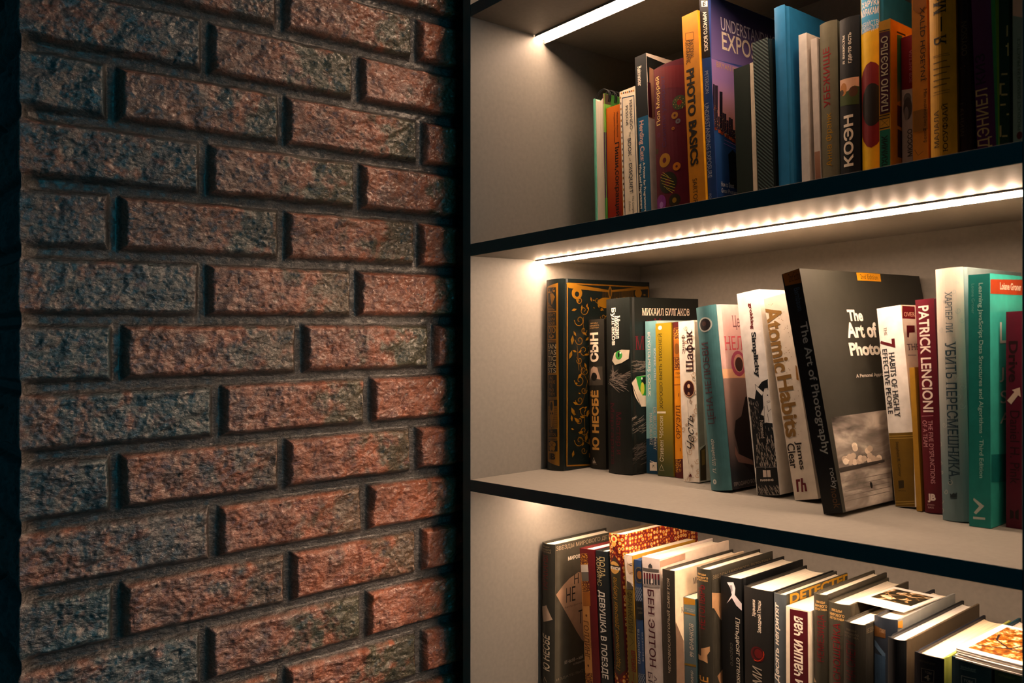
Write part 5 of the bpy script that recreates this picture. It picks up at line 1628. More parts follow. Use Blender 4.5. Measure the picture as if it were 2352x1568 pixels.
  ('l','c',[0.4,6.6,63.6,12.0,65.5],'#a0948a'),
  ('l','c',[0.4,3.8,72.2,10.5,72.5],'#a0948a'),
  ('l','c',[0.4,19.1,67.6,26.0,69.7],'#a0948a'),
  ('l','c',[0.3,22.6,56.7,32.3,58.9],'#a0948a'),
  ('l','c',[0.3,16.7,67.4,26.7,71.1],'#a0948a'),
  ('l','c',[0.3,22.9,57.0,28.0,59.1],'#a0948a'),
  ('l','c',[0.3,3.0,63.4,14.9,65.7],'#a0948a'),
  ('l','c',[0.4,12.5,55.9,19.5,59.1],'#a0948a'),
  ('l','c',[0.3,8.0,53.8,13.2,56.3],'#a0948a'),
  ('l','c',[0.4,10.8,65.7,18.8,68.9],'#a0948a'),
  ('l','c',[0.2,21.8,59.3,31.1,62.6],'#a0948a'),
  ('l','c',[0.4,1.2,57.3,7.4,59.5],'#a0948a'),
  ('l','c',[0.4,2.9,69.1,13.6,73.8],'#a0948a'),
  ('l','c',[0.4,4.3,72.5,11.2,72.8],'#a0948a'),
  ('l','c',[0.3,16.0,60.5,24.6,62.6],'#a0948a'),
  ('l','c',[0.3,15.1,70.0,22.6,71.9],'#a0948a'),
  ('l','c',[0.2,20.7,60.6,31.7,62.4],'#a0948a'),
  ('l','c',[0.4,18.0,54.2,28.1,55.3],'#a0948a'),
  ('l','c',[0.2,22.1,66.8,29.3,69.9],'#a0948a'),
  ('l','c',[0.2,5.6,72.2,12.5,75.9],'#a0948a'),
  ('l','c',[0.4,10.9,55.3,17.1,56.1],'#a0948a'),
  ('l','c',[0.3,4.2,56.8,14.1,58.4],'#a0948a'),
  ('l','c',[0.2,23.0,68.2,30.7,68.6],'#a0948a'),
  ('l','c',[0.3,5.1,73.2,12.5,73.8],'#a0948a'),
  ('l','c',[0.3,6.3,66.2,16.6,67.2],'#a0948a'),
  ('l','c',[0.4,17.5,70.0,26.5,74.7],'#a0948a'),
  ('l','c',[0.3,17.7,58.1,31.5,58.5],'#a0948a'),
  ('l','c',[0.3,4.0,61.7,14.6,64.6],'#a0948a'),
  ('l','c',[0.4,1.7,70.1,11.4,74.4],'#a0948a'),
  ('l','c',[0.3,12.4,66.6,21.8,67.8],'#a0948a'),
  ('l','c',[0.2,4.2,52.7,13.1,55.0],'#a0948a'),
  ('l','c',[0.3,10.3,63.5,21.3,66.5],'#a0948a'),
  ('l','c',[0.2,14.3,58.9,24.7,63.5],'#a0948a'),
  ('l','c',[0.3,5.7,56.1,12.3,59.1],'#a0948a'),
  ('l','c',[0.4,21.8,51.9,31.3,55.5],'#a0948a'),
  ('l','c',[0.2,11.1,29.3,17.9,32.5],'#6a625c'),
  ('l','c',[0.4,0.1,19.5,8.0,21.1],'#6a625c'),
  ('l','c',[0.4,22.2,25.6,37.5,30.6],'#6a625c'),
  ('l','c',[0.2,16.6,32.4,29.0,34.1],'#6a625c'),
  ('l','c',[0.4,0.3,31.7,9.1,35.4],'#6a625c'),
  ('l','c',[0.3,8.5,32.4,14.9,35.7],'#6a625c'),
  ('l','c',[0.2,9.1,35.8,19.7,38.5],'#6a625c'),
  ('l','c',[0.3,10.3,33.6,23.1,39.5],'#6a625c'),
  ('l','c',[0.4,7.3,23.3,21.5,25.2],'#6a625c'),
  ('l','c',[0.2,15.8,28.2,23.9,28.5],'#6a625c'),
  ('l','c',[0.3,2.0,28.4,12.3,32.0],'#6a625c'),
  ('l','c',[0.4,7.1,25.2,24.4,28.1],'#6a625c'),
  ('l','c',[0.4,7.7,27.8,24.9,28.2],'#6a625c'),
  ('l','c',[0.3,1.9,30.9,11.7,33.9],'#6a625c'),
  ('l','c',[0.3,21.2,26.4,31.7,29.0],'#6a625c'),
  ('l','c',[0.4,11.9,32.8,24.0,39.4],'#6a625c'),
  ('l','c',[0.3,7.1,32.8,18.3,38.5],'#6a625c'),
  ('l','c',[0.4,20.8,18.6,34.4,21.5],'#6a625c'),
  ('l','c',[0.2,20.8,32.4,28.0,35.9],'#6a625c'),
  ('l','c',[0.4,18.7,11.1,33.6,14.8],'#6a625c'),
  ('l','c',[0.2,14.4,26.9,25.7,27.4],'#6a625c'),
  ('l','c',[0.4,0.1,17.8,16.8,19.7],'#6a625c'),
  ('l','c',[0.2,4.4,28.7,18.8,34.3],'#6a625c'),
  ('l','c',[0.2,6.1,20.8,13.5,22.1],'#6a625c'),
  ('l','c',[0.4,3.1,32.6,10.5,34.5],'#6a625c'),
  ('l','c',[0.2,9.8,20.4,24.7,25.3],'#6a625c'),
  ('l','c',[0.4,19.4,30.4,32.4,33.6],'#6a625c'),
  ('l','c',[0.3,11.5,18.4,21.8,23.9],'#6a625c'),
  ('l','c',[0.2,13.7,34.7,22.1,36.0],'#6a625c'),
  ('l','c',[0.2,0.0,12.7,12.0,18.2],'#6a625c'),
  ('l','c',[0.4,13.3,31.7,28.3,34.8],'#6a625c'),
  ('l','c',[0.3,11.5,18.5,17.6,22.0],'#6a625c'),
  ('l','c',[0.3,9.4,17.5,16.8,21.6],'#6a625c'),
  ('l','c',[0.2,6.8,36.0,13.6,38.6],'#6a625c'),
  ('l','c',[0.4,18.8,28.6,29.0,30.1],'#6a625c'),
  ('l','c',[0.4,20.0,36.5,36.9,40.0],'#6a625c'),
  ('l','c',[0.3,1.8,19.1,11.0,20.3],'#6a625c'),
  ('l','c',[0.2,13.8,32.2,30.9,33.9],'#6a625c'),
  ('l','c',[0.4,10.0,22.1,19.8,27.8],'#6a625c'),
  ('l','c',[0.4,6.8,24.9,24.2,25.7],'#6a625c'),
  ('l','c',[0.2,0.9,12.1,10.9,15.5],'#6a625c'),
  ('l','c',[0.3,17.8,21.3,29.8,24.6],'#6a625c'),
  ('l','c',[0.2,12.8,33.5,23.2,35.1],'#6a625c'),
  ('l','c',[0.3,21.7,34.2,37.9,36.0],'#6a625c'),
  ('l','c',[0.4,13.4,31.1,27.7,37.2],'#6a625c'),
  ('l','c',[0.4,17.0,24.9,29.1,31.6],'#6a625c'),
  ('l','c',[0.4,6.4,21.5,20.8,28.3],'#6a625c'),
  ('l','c',[0.3,0.4,20.1,12.4,22.0],'#6a625c'),
  ('l','c',[0.3,20.7,18.5,37.6,23.0],'#6a625c'),
  ('l','c',[0.3,17.1,22.3,33.2,24.3],'#6a625c'),
  ('l','c',[0.3,10.0,32.6,25.1,35.3],'#6a625c'),
  ('l','c',[0.2,0.5,19.9,14.5,22.4],'#6a625c'),
  ('l','c',[0.3,19.6,17.4,29.0,18.3],'#6a625c'),
  ('l','c',[0.2,11.8,37.6,21.6,37.9],'#6a625c'),
  ('l','c',[0.2,17.8,30.8,31.9,33.9],'#6a625c'),
  ('l','c',[0.2,0.1,20.0,16.6,21.2],'#6a625c'),
  ('l','c',[0.4,6.9,26.1,19.7,33.3],'#6a625c'),
  ('l','c',[0.4,21.5,12.1,32.6,13.0],'#6a625c'),
  ('l','c',[0.2,19.7,36.8,34.0,44.3],'#6a625c'),
  ('l','c',[0.4,20.3,26.7,30.3,30.7],'#6a625c'),
  ('l','s',[0.4,11.6,140.9,13.0,132.9],'#a0948a'),
  ('l','s',[0.4,10.6,130.2,14.0,122.4],'#a0948a'),
  ('l','s',[0.4,13.1,134.7,17.4,125.2],'#a0948a'),
  ('l','s',[0.3,9.5,129.2,16.2,117.1],'#a0948a'),
  ('l','s',[0.3,12.7,129.3,16.3,124.2],'#a0948a'),
  ('l','s',[0.2,11.2,137.8,15.4,130.9],'#a0948a'),
  ('l','s',[0.3,10.5,135.1,16.5,124.0],'#a0948a'),
  ('l','s',[0.3,11.9,131.7,15.9,123.2],'#a0948a'),
  ('l','s',[0.4,11.6,130.1,12.2,118.5],'#a0948a'),
  ('l','s',[0.2,11.2,136.2,11.6,125.6],'#a0948a'),
  ('l','s',[0.4,12.5,134.0,13.8,125.5],'#a0948a'),
  ('l','s',[0.4,11.2,133.8,12.3,125.4],'#a0948a'),
  ('l','s',[0.3,13.0,141.4,14.7,130.7],'#a0948a'),
  ('l','s',[0.3,8.4,135.6,13.4,129.6],'#a0948a'),
  ('p','s',[11.5,147.3,16.1,157.1,28.5,161.2,40.5,160.2,39.1,149.2,28.1,143.8,17.1,141.7],'#c8bea8'),
  ('e','s',[23.9,154.1,5.8,5.8],'#3a9440'),
  ('e','s',[23.9,154.7,1.5,3.6],'#0a140a'),
  ('e','s',[26.9,157.1,1.5,1.3],'#f0f0e8'),
  ('p','s',[25.6,140.6,37.7,142.1,40.5,134.9,32.7,129.7,21.8,130.7],'#0c100e'),
  ('p','c',[3.7,118.7,14.0,126.3,32.9,127.3,32.0,85.7,21.2,86.3,9.4,100.5],'#d8c8b4'),
  ('p','c',[11.9,125.5,32.9,126.4,32.3,100.1,24.2,100.6,17.6,109.0],'#2a9434'),
  ('p','c',[22.0,124.2,32.9,124.6,32.7,115.5,23.1,114.2],'#08180c'),
  ('e','c',[24.4,109.6,3.8,8.1],'#b8b838'),
  ('e','c',[23.6,122.8,1.4,1.6],'#f0f4ea'),
  ('l','c',[0.7,3.7,117.8,14.0,126.3],'#0a0e0c'),
  ('l','c',[0.9,3.7,116.9,21.2,86.3],'#0a0e0c'),
  ('l','c',[1.1,14.0,126.3,32.9,127.3],'#0a0e0c'),
]),
('paperback_book', 'pale blue paperback with dark blue foot, left of the olive-green paperback', 'book', 'pb', 'B', 0.1385, 0.183, 1.17813, 0.0193, 0.1977, 0.135, 0.77, 0, 0.0, ('#7ab0b8', '#a8c8cc', '#8ab8be', '#eee2cc'), 0.5, [
  ('p','s',[-1.3,44.7,20.1,46.8,20.9,-0.0,-1.1,-0.7],'grad:#123a56:#16405c:0:40'),
  ('t','s',[2.7,9.3,99.4,183.6],'#f0ece4','BÜYÜTÜLMÜŞ ÇOCUK',-1,0.015,1,0),
  ('t','s',[14.0,18.2,120.1,162.2],'#e8eeec','KÖPEK GİBİ',-1,0,1,0),
  ('t','s',[5.9,10.1,37.0,78.7],'#d8d4c8','MAIA SZALAVITZ',-1,0,1,0),
  ('t','s',[12.4,17.1,30.6,86.0],'#d8d4c8','DR. BRUCE D. PERRY',-1,0,1,0),
  ('p','s',[5.5,14.2,17.2,15.5,17.5,4.3,5.6,3.7],'#e8dccc'),
  ('t','s',[9.4,13.2,7.4,11.5],'#222222','K',-1,0,0,0),
  ('l','s',[0.9,6.2,16.6,16.0,14.2],'#f0e6d4'),
]),
('paperback_book', 'olive-green paperback with white dot at top of its spine', 'book', 'pb', 'B', 0.1623, 0.177, 1.17865, 0.0255, 0.1939, 0.13, 1.19, 0, 0.0, ('grad:#3c4420:#a08818:10:95', '#8a7416', '#8a7416', '#eee2cc'), 0.5, [
  ('e','s',[7.5,188.1,3.2,2.7],'#f2e8d8'),
  ('t','s',[3.6,10.0,85.2,181.0],'#2c2c14','ХОРОШО БЫТЬ ТИХОНЕЙ',1,0,1,0),
  ('p','s',[0.7,81.6,14.8,81.8,14.7,79.4,0.6,79.1],'#e8dcc4'),
  ('t','s',[3.6,10.0,18.2,76.0],'#e0d4bc','Стивен Чбоски',1,0,1,0),
  ('l','s',[0.4,3.0,7.7,6.6,14.3],'#d8ccb4'),
  ('l','s',[0.4,9.4,7.8,6.6,14.3],'#d8ccb4'),
  ('t','s',[2.8,11.0,6.4,7.5],'#c8bca4','АЗБУКА',0,0,0,0),
]),
('hardcover_book', 'dark red hardback with orange spine panel, left of the white swirl-patterned paperback', 'book', 'hb', 'B', 0.1889, 0.177, 1.17933, 0.0175, 0.1943, 0.13, 1.34, 0, 0.002, ('#4c1014', '#58140f', '#58140f', '#eadec6'), 0.5, [
  ('p','s',[2.4,187.0,14.1,187.2,14.6,24.3,0.8,22.6],'#d88a14'),
  ('p','s',[2.4,187.0,14.7,186.8,14.8,173.0,2.5,173.1],'tex:goldlace'),
  ('p','s',[2.1,150.4,13.9,150.6,14.0,135.9,2.2,135.6],'tex:goldlace'),
  ('p','s',[1.1,21.8,10.9,22.9,11.0,7.4,1.2,6.2],'tex:goldlace'),
  ('p','s',[2.5,172.2,14.0,172.5,13.9,150.9,2.5,150.4],'#a8641a'),
  ('e','s',[7.6,160.7,4.4,6.9],'#7a4a18'),
  ('t','s',[5.1,12.5,128.6,132.0],'#5a3410','1984',0,0,0,0),
  ('t','s',[3.2,12.9,123.9,126.8],'#5a3410','Скотный двор',0,0,0,0),
  ('p','s',[2.1,135.1,14.0,135.2,13.9,134.7,2.1,134.4],'#5a1410'),
  ('p','s',[1.7,116.0,13.5,116.2,13.5,115.7,1.6,115.3],'#5a1410'),
  ('t','s',[4.1,11.1,48.9,90.5],'#4a200c','ОРУЭЛЛ',1,0,1,0),
  ('l','s',[0.9,9.8,105.2,9.7,101.4],'#4a200c'),
  ('l','s',[0.9,10.4,37.0,10.3,33.5],'#4a200c'),
]),
('paperback_book', 'white paperback with beige swirls and oval portrait on its spine', 'book', 'pb', 'B', 0.2179, 0.159, 1.17982, 0.0238, 0.1939, 0.128, 2.37, 0, 0.0, ('#eee6da', '#dcd0c0', '#dcd0c0', '#eee2cc'), 0.5, [
  ('l','s',[0.7,7.9,185.7,8.5,184.1,9.6,183.1,11.1,182.9,12.3,183.3,13.0,184.3,13.1,185.4,12.6,186.4,11.8,186.9,11.0,186.9,10.3,186.5,10.1,185.9,10.1,185.4,10.5,185.0,10.9,184.9],'#d4b290'),
  ('l','s',[0.7,30.6,178.4,30.0,177.1,28.9,176.3,27.5,176.3,26.5,176.9,25.9,177.9,25.9,178.9,26.4,179.7,27.2,180.1,27.9,180.0,28.5,179.5,28.7,179.0,28.6,178.5,28.2,178.2,27.9,178.1],'#d4b290'),
  ('l','s',[0.7,15.7,174.0,16.4,172.0,18.0,170.7,19.8,170.3,21.4,171.0,22.3,172.3,22.5,173.7,21.8,175.0,20.8,175.6,19.7,175.6,18.9,175.1,18.5,174.4,18.6,173.6,19.1,173.2,19.5,173.1],'#d4b290'),
  ('l','s',[0.7,8.6,169.0,9.0,167.8,9.9,167.1,10.9,166.9,11.8,167.3,12.4,168.0,12.4,168.8,12.1,169.5,11.5,169.9,10.8,169.9,10.4,169.6,10.2,169.2,10.2,168.7,10.5,168.5,10.8,168.4],'#d4b290'),
  ('l','s',[0.7,14.6,163.0,15.2,161.5,16.3,160.5,17.7,160.2,19.0,160.7,19.7,161.7,19.8,162.8,19.3,163.8,18.5,164.3,17.7,164.3,17.0,163.9,16.8,163.3,16.8,162.7,17.2,162.4,17.5,162.3],'#d4b290'),
  ('l','s',[0.7,22.0,157.1,21.6,156.1,20.8,155.5,19.8,155.5,19.1,155.9,18.6,156.6,18.7,157.4,19.0,157.9,19.6,158.2,20.1,158.1,20.5,157.8,20.7,157.4,20.6,157.1,20.3,156.8,20.1,156.8],'#d4b290'),
  ('l','s',[0.7,28.4,151.2,27.8,149.8,26.6,148.9,25.2,148.9,24.1,149.5,23.5,150.5,23.5,151.6,24.0,152.5,24.8,152.9,25.6,152.8,26.2,152.3,26.4,151.7,26.3,151.2,26.0,150.9,25.6,150.9],'#d4b290'),
  ('l','s',[0.7,22.2,146.1,21.8,145.2,21.0,144.7,20.2,144.6,19.5,145.0,19.1,145.6,19.1,146.3,19.5,146.8,20.0,147.1,20.5,147.0,20.8,146.7,20.9,146.4,20.9,146.0,20.6,145.9,20.4,145.8],'#d4b290'),
  ('l','s',[0.7,9.1,141.2,9.4,140.3,10.0,139.8,10.8,139.6,11.5,139.9,11.9,140.5,12.0,141.1,11.7,141.6,11.3,141.9,10.8,141.9,10.4,141.7,10.3,141.3,10.3,141.0,10.5,140.8,10.7,140.8],'#d4b290'),
  ('l','s',[0.7,11.3,135.5,11.9,133.8,13.3,132.6,14.9,132.4,16.3,133.0,17.1,134.1,17.2,135.4,16.7,136.5,15.8,137.1,14.8,137.1,14.1,136.6,13.8,135.9,13.9,135.3,14.2,134.9,14.7,134.8],'#d4b290'),
  ('l','s',[0.7,16.6,129.8,17.3,127.8,18.8,126.5,20.7,126.2,22.3,126.9,23.2,128.2,23.4,129.7,22.7,130.9,21.7,131.6,20.6,131.6,19.7,131.0,19.4,130.2,19.5,129.5,19.9,129.1,20.4,129.0],'#d4b290'),
  ('l','s',[0.7,24.0,124.0,23.3,122.5,22.1,121.6,20.6,121.5,19.4,122.1,18.8,123.2,18.8,124.4,19.3,125.3,20.2,125.7,21.1,125.6,21.7,125.2,21.9,124.5,21.7,124.0,21.4,123.6,21.0,123.6],'#d4b290'),
  ('l','s',[0.7,26.2,118.5,25.8,117.6,25.1,117.0,24.2,117.0,23.5,117.3,23.1,118.0,23.1,118.7,23.4,119.2,24.0,119.5,24.5,119.4,24.8,119.2,25.0,118.8,24.9,118.4,24.7,118.2,24.4,118.2],'#d4b290'),
  ('l','s',[0.7,12.2,113.4,12.6,112.2,13.5,111.5,14.5,111.4,15.5,111.8,16.0,112.5,16.1,113.4,15.7,114.1,15.1,114.4,14.5,114.4,14.0,114.1,13.8,113.6,13.9,113.2,14.1,113.0,14.4,112.9],'#d4b290'),
  ('l','s',[0.7,17.5,107.7,18.2,105.8,19.6,104.6,21.4,104.4,22.9,105.1,23.8,106.4,23.9,107.8,23.3,108.9,22.3,109.5,21.3,109.5,20.5,109.0,20.1,108.2,20.3,107.5,20.7,107.1,21.1,107.0],'#d4b290'),
  ('l','s',[0.7,11.7,102.3,12.2,101.0,13.2,100.2,14.4,100.1,15.5,100.5,16.1,101.4,16.2,102.4,15.7,103.2,15.1,103.6,14.3,103.6,13.8,103.2,13.5,102.7,13.6,102.2,13.9,101.9,14.2,101.8],'#d4b290'),
  ('l','s',[0.7,17.6,96.7,17.0,95.4,15.9,94.6,14.7,94.5,13.6,95.0,13.1,95.9,13.1,96.9,13.6,97.7,14.3,98.1,15.0,98.1,15.6,97.7,15.8,97.1,15.7,96.6,15.3,96.4,15.0,96.3],'#d4b290'),
  ('l','s',[0.7,27.3,91.2,26.5,89.5,25.2,88.5,23.6,88.3,22.3,89.0,21.6,90.1,21.6,91.4,22.2,92.4,23.1,92.9,24.1,92.8,24.7,92.3,25.0,91.6,24.8,91.0,24.4,90.7,24.0,90.6],'#d4b290'),
  ('l','s',[0.7,26.7,85.7,25.8,83.7,24.1,82.4,22.1,82.2,20.5,83.0,19.7,84.4,19.7,85.9,20.4,87.2,21.6,87.8,22.7,87.7,23.5,87.1,23.8,86.3,23.6,85.5,23.2,85.1,22.6,85.0],'#d4b290'),
  ('l','s',[0.7,20.8,80.2,20.3,79.0,19.3,78.3,18.1,78.2,17.2,78.6,16.6,79.5,16.6,80.4,17.1,81.1,17.8,81.5,18.5,81.4,18.9,81.1,19.1,80.6,19.0,80.1,18.7,79.9,18.4,79.8],'#d4b290'),
  ('l','s',[0.7,16.2,74.8,16.6,73.7,17.4,73.0,18.4,72.9,19.3,73.3,19.8,74.1,19.9,74.9,19.5,75.5,19.0,75.8,18.4,75.8,17.9,75.5,17.7,75.1,17.8,74.7,18.0,74.4,18.3,74.4],'#d4b290'),
  ('l','s',[0.7,5.6,69.2,5.9,68.3,6.6,67.8,7.4,67.7,8.2,68.0,8.6,68.6,8.6,69.3,8.4,69.8,7.9,70.1,7.4,70.1,7.0,69.8,6.9,69.4,6.9,69.1,7.1,68.9,7.3,68.9],'#d4b290'),
  ('l','s',[0.7,-1.7,63.6,-1.0,61.7,0.5,60.6,2.2,60.4,3.7,61.2,4.6,62.4,4.7,63.8,4.2,64.9,3.2,65.5,2.1,65.4,1.3,64.9,1.0,64.1,1.1,63.4,1.5,63.0,2.0,63.0],'#d4b290'),
  ('l','s',[0.7,20.6,58.3,20.9,57.5,21.5,57.0,22.3,57.0,22.9,57.3,23.3,57.9,23.4,58.5,23.1,59.0,22.7,59.2,22.2,59.2,21.9,58.9,21.7,58.6,21.8,58.3,22.0,58.1,22.2,58.1],'#d4b290'),
  ('l','s',[0.7,22.8,52.9,22.0,51.0,20.4,49.8,18.6,49.6,17.1,50.2,16.3,51.5,16.3,53.0,17.0,54.1,18.1,54.7,19.2,54.7,19.9,54.2,20.2,53.4,20.0,52.7,19.6,52.3,19.1,52.2],'#d4b290'),
  ('l','s',[0.7,10.9,47.2,11.5,45.4,12.9,44.4,14.6,44.2,16.0,44.9,16.9,46.2,17.0,47.5,16.4,48.5,15.5,49.1,14.5,49.0,13.7,48.5,13.4,47.7,13.5,47.1,13.9,46.7,14.3,46.6],'#d4b290'),
  ('l','s',[0.7,14.6,41.8,15.1,40.6,16.0,39.8,17.2,39.8,18.2,40.2,18.7,41.1,18.8,42.0,18.4,42.7,17.8,43.1,17.1,43.0,16.6,42.7,16.4,42.2,16.4,41.7,16.7,41.5,17.0,41.4],'#d4b290'),
  ('l','s',[0.7,7.3,36.0,8.0,34.0,9.7,32.8,11.6,32.6,13.3,33.5,14.3,34.9,14.4,36.5,13.8,37.7,12.7,38.3,11.5,38.2,10.6,37.6,10.2,36.7,10.4,36.0,10.8,35.5,11.3,35.5],'#d4b290'),
  ('l','s',[0.7,0.8,30.3,0.4,29.3,-0.4,28.7,-1.3,28.6,-2.1,28.9,-2.5,29.5,-2.5,30.3,-2.2,30.8,-1.6,31.2,-1.1,31.1,-0.7,30.9,-0.6,30.5,-0.6,30.2,-0.9,29.9,-1.1,29.9],'#d4b290'),
  ('l','s',[0.7,18.0,25.4,18.7,23.4,20.3,22.3,22.2,22.1,23.8,23.0,24.8,24.4,24.9,25.9,24.3,27.1,23.2,27.7,22.1,27.6,21.2,27.0,20.9,26.1,21.0,25.4,21.4,25.0,21.9,24.9],'#d4b290'),
  ('l','s',[0.7,15.7,19.9,15.2,18.9,14.4,18.2,13.4,18.1,12.7,18.4,12.2,19.1,12.2,19.8,12.6,20.4,13.2,20.8,13.7,20.8,14.1,20.5,14.3,20.1,14.2,19.7,13.9,19.5,13.7,19.4],'#d4b290'),
  ('l','s',[0.7,20.0,14.6,20.4,13.4,21.4,12.7,22.5,12.6,23.5,13.1,24.1,14.0,24.2,14.9,23.8,15.6,23.1,16.0,22.4,15.9,21.9,15.5,21.7,15.0,21.8,14.6,22.0,14.3,22.4,14.3],'#d4b290'),
  ('l','s',[0.7,17.8,9.0,18.4,7.1,20.0,6.0,21.8,5.9,23.3,6.7,24.3,8.1,24.4,9.6,23.8,10.7,22.7,11.2,21.6,11.1,20.8,10.5,20.5,9.7,20.6,9.0,21.0,8.6,21.5,8.6],'#d4b290'),
  ('l','s',[0.7,3.0,2.7,3.7,0.8,5.2,-0.2,7.0,-0.3,8.6,0.5,9.5,1.8,9.6,3.3,9.0,4.4,8.0,4.9,6.9,4.8,6.1,4.2,5.7,3.4,5.8,2.7,6.3,2.3,6.7,2.3],'#d4b290'),
  ('t','s',[9.6,23.8,132.3,183.0],'#3a1a1a','Шафак',1,0.01,1,0),
  ('t','s',[4.4,9.9,154.0,177.3],'#5a3a30','Элиф',1,0,1,0),
  ('e','s',[13.0,112.2,8.7,10.4],'#d8b088'),
  ('e','s',[13.0,112.2,7.7,9.5],'#3a0c10'),
  ('p','s',[6.6,104.9,9.9,114.9,13.3,119.5,16.2,114.8,19.1,105.5,12.8,108.2],'#2a060c'),
  ('e','s',[12.9,115.2,2.1,2.5],'#e0b48e'),
  ('p','s',[10.3,104.5,11.8,108.2,13.8,107.5,14.5,104.5],'#a87a58'),
  ('t','s',[7.2,18.1,39.7,79.8],'#24201c','Честь',1,0,0,0.5),
  ('l','s',[0.3,10.5,98.2,11.1,78.1],'#24201c'),
  ('l','s',[0.3,5.0,47.9,9.4,21.3],'#24201c'),
  ('l','s',[0.4,7.5,5.8,10.7,12.2],'#5a1a1a'),
  ('p','s',[9.3,8.2,11.5,10.5,13.4,6.5,8.4,5.9],'#5a1a1a'),
  ('t','s',[6.7,15.9,5.2,6.4],'#7a4a3a','АЗБУКА',0,0,0,0),
  ('p','c',[3.1,38.1,14.2,43.7,13.5,1.3,1.7,1.9],'#4a3a24'),
  ('p','c',[5.8,37.8,12.3,38.9,11.8,20.6,5.9,19.6],'#8a6a34'),
  ('p','c',[-0.8,192.4,11.1,191.1,12.5,43.9,2.3,41.5],'#a89886'),
]),
('hardcover_book', 'blue-grey hardback with round emblem, leaning left of the white rabbit book', 'book', 'hb', 'B', 0.2808, 0.126, 1.18097, 0.0285, 0.2082, 0.13, 5.9, 0, 0.004, ('#467880', '#caa8a4', '#467880', '#eadec6'), 0.5, [
  ('e','s',[13.2,187.1,9.5,8.5],'#a8b0ac'),
  ('e','s',[13.2,187.1,7.6,6.9],'#201c20'),
  ('e','s',[12.1,188.2,3.1,2.8],'#4a3230'),
  ('t','s',[5.1,17.3,73.8,167.5],'#54343e','ЦЕНА НЕЛЮБВИ',1,0,1,0),
  ('t','s',[6.5,13.2,19.0,57.4],'#d8d8d0','Л. Шрайвер',1,0,0,0.2),
  ('e','s',[8.1,9.7,2.9,2.9],'#c8d0cc'),
  ('e','s',[8.1,9.7,1.1,1.2],'#467880'),
  ('p','c',[0.0,124.0,65.8,122.0,53.7,-12.2,-4.1,-6.3],'grad:#20242a:#a88a80:20:155'),
  ('p','c',[1.6,134.8,59.3,133.6,57.7,123.1,0.3,124.3],'#e8b890'),
  ('p','c',[43.5,101.3,60.0,102.0,56.0,3.3,25.0,30.3,16.5,62.2,21.1,75.9,32.3,79.8],'#181012'),
  ('p','c',[15.8,48.3,21.0,38.5,46.3,28.9,48.1,23.2,19.6,29.3,14.5,39.1],'#8a665c'),
  ('t','c',[30.6,59.1,179.2,195.4],'#6a4044','Цена',0,0,1,0),
  ('t','c',[12.8,97.8,155.6,171.8],'#c84a58','НЕЛЮБВИ',0,0,1,0),
  ('e','c',[35.8,140.0,14.0,14.7],'#a84a68'),
  ('e','c',[36.4,140.3,9.7,10.5],'#c89a8a'),
  ('e','c',[36.7,139.0,7.5,8.3],'#3a2018'),
  ('t','c',[7.8,95.9,2.7,7.8],'#b8aca4','ПРОДАНО БОЛЕЕ МИЛЛИОНА',0,0,0,0),
]),
('paperback_book', 'white paperback with ink drawing of a rabbit, leaning beside the white book with dotted title', 'book', 'pb', 'B', 0.3377, 0.134, 1.18254, 0.0286, 0.2213, 0.185, 6.84, 0, 0.001, ('#f2f0ee', '#eceae6', '#eceae6', '#f0e6d4'), 0.5, [
  ('t','s',[13.7,18.7,179.0,208.2],'#6a1416','grokking',-1,0.03,1,0),
  ('t','s',[12.5,20.0,125.9,176.1],'#1c2228','Simplicity',-1,0.035,1,0),
  ('p','s',[1.3,106.6,10.0,103.5,13.6,85.1,14.4,65.3,1.1,29.0,2.2,29.9,2.6,76.9],'#10161c'),
  ('p','s',[10.0,103.5,12.8,113.2,21.2,121.4,29.3,123.7,36.3,118.0,38.6,107.1,39.0,98.2,36.0,98.4,29.7,114.2,23.4,113.9,20.5,107.0,19.9,93.6,13.4,83.3],'#10161c'),
  ('p','s',[1.2,30.4,28.7,29.5,38.5,31.3,39.2,70.8,36.6,61.2,29.2,76.3,21.1,77.8,11.3,74.5,3.7,68.6],'#10161c'),
  ('p','s',[28.7,29.5,38.6,31.8,39.2,-0.0,30.2,-0.4],'#10161c'),
  ('p','s',[2.3,30.0,28.7,29.2,34.1,11.3,0.6,11.9],'#0c1014'),
  ('p','s',[1.1,12.1,39.6,11.4,39.4,-0.6,0.7,-0.3],'#10161c'),
  ('e','s',[28.3,103.1,8.1,8.4],'#f2f0ee'),
  ('p','s',[21.9,110.0,12.0,119.7,12.9,114.1,19.3,106.2],'#f2f0ee'),
  ('p','s',[27.3,111.8,28.1,122.4,30.6,121.7,31.4,111.8],'#f2f0ee'),
  ('p','s',[20.9,94.9,35.8,96.7,39.2,83.1,39.2,70.8,36.6,61.2,32.7,71.2,18.9,76.6],'#f2f0ee'),
  ('l','s',[0.4,21.9,110.0,12.3,119.5],'#10161c'),
  ('l','s',[0.4,12.3,119.5,12.9,113.7],'#10161c'),
  ('l','s',[0.4,12.9,113.7,19.5,106.0],'#10161c'),
  ('l','s',[0.4,27.3,111.6,27.9,122.6],'#10161c'),
  ('l','s',[0.4,27.9,122.6,30.8,121.7],'#10161c'),
  ('l','s',[0.4,30.8,121.7,31.6,111.8],'#10161c'),
  ('l','s',[0.4,24.3,95.5,25.1,88.7],'#10161c'),
  ('l','s',[0.4,25.1,88.7,30.2,92.7],'#10161c'),
  ('l','s',[0.4,30.2,92.7,31.9,88.1],'#10161c'),
  ('l','s',[0.4,31.9,88.1,35.6,94.9],'#10161c'),
  ('l','s',[0.4,23.8,86.6,24.4,77.6],'#10161c'),
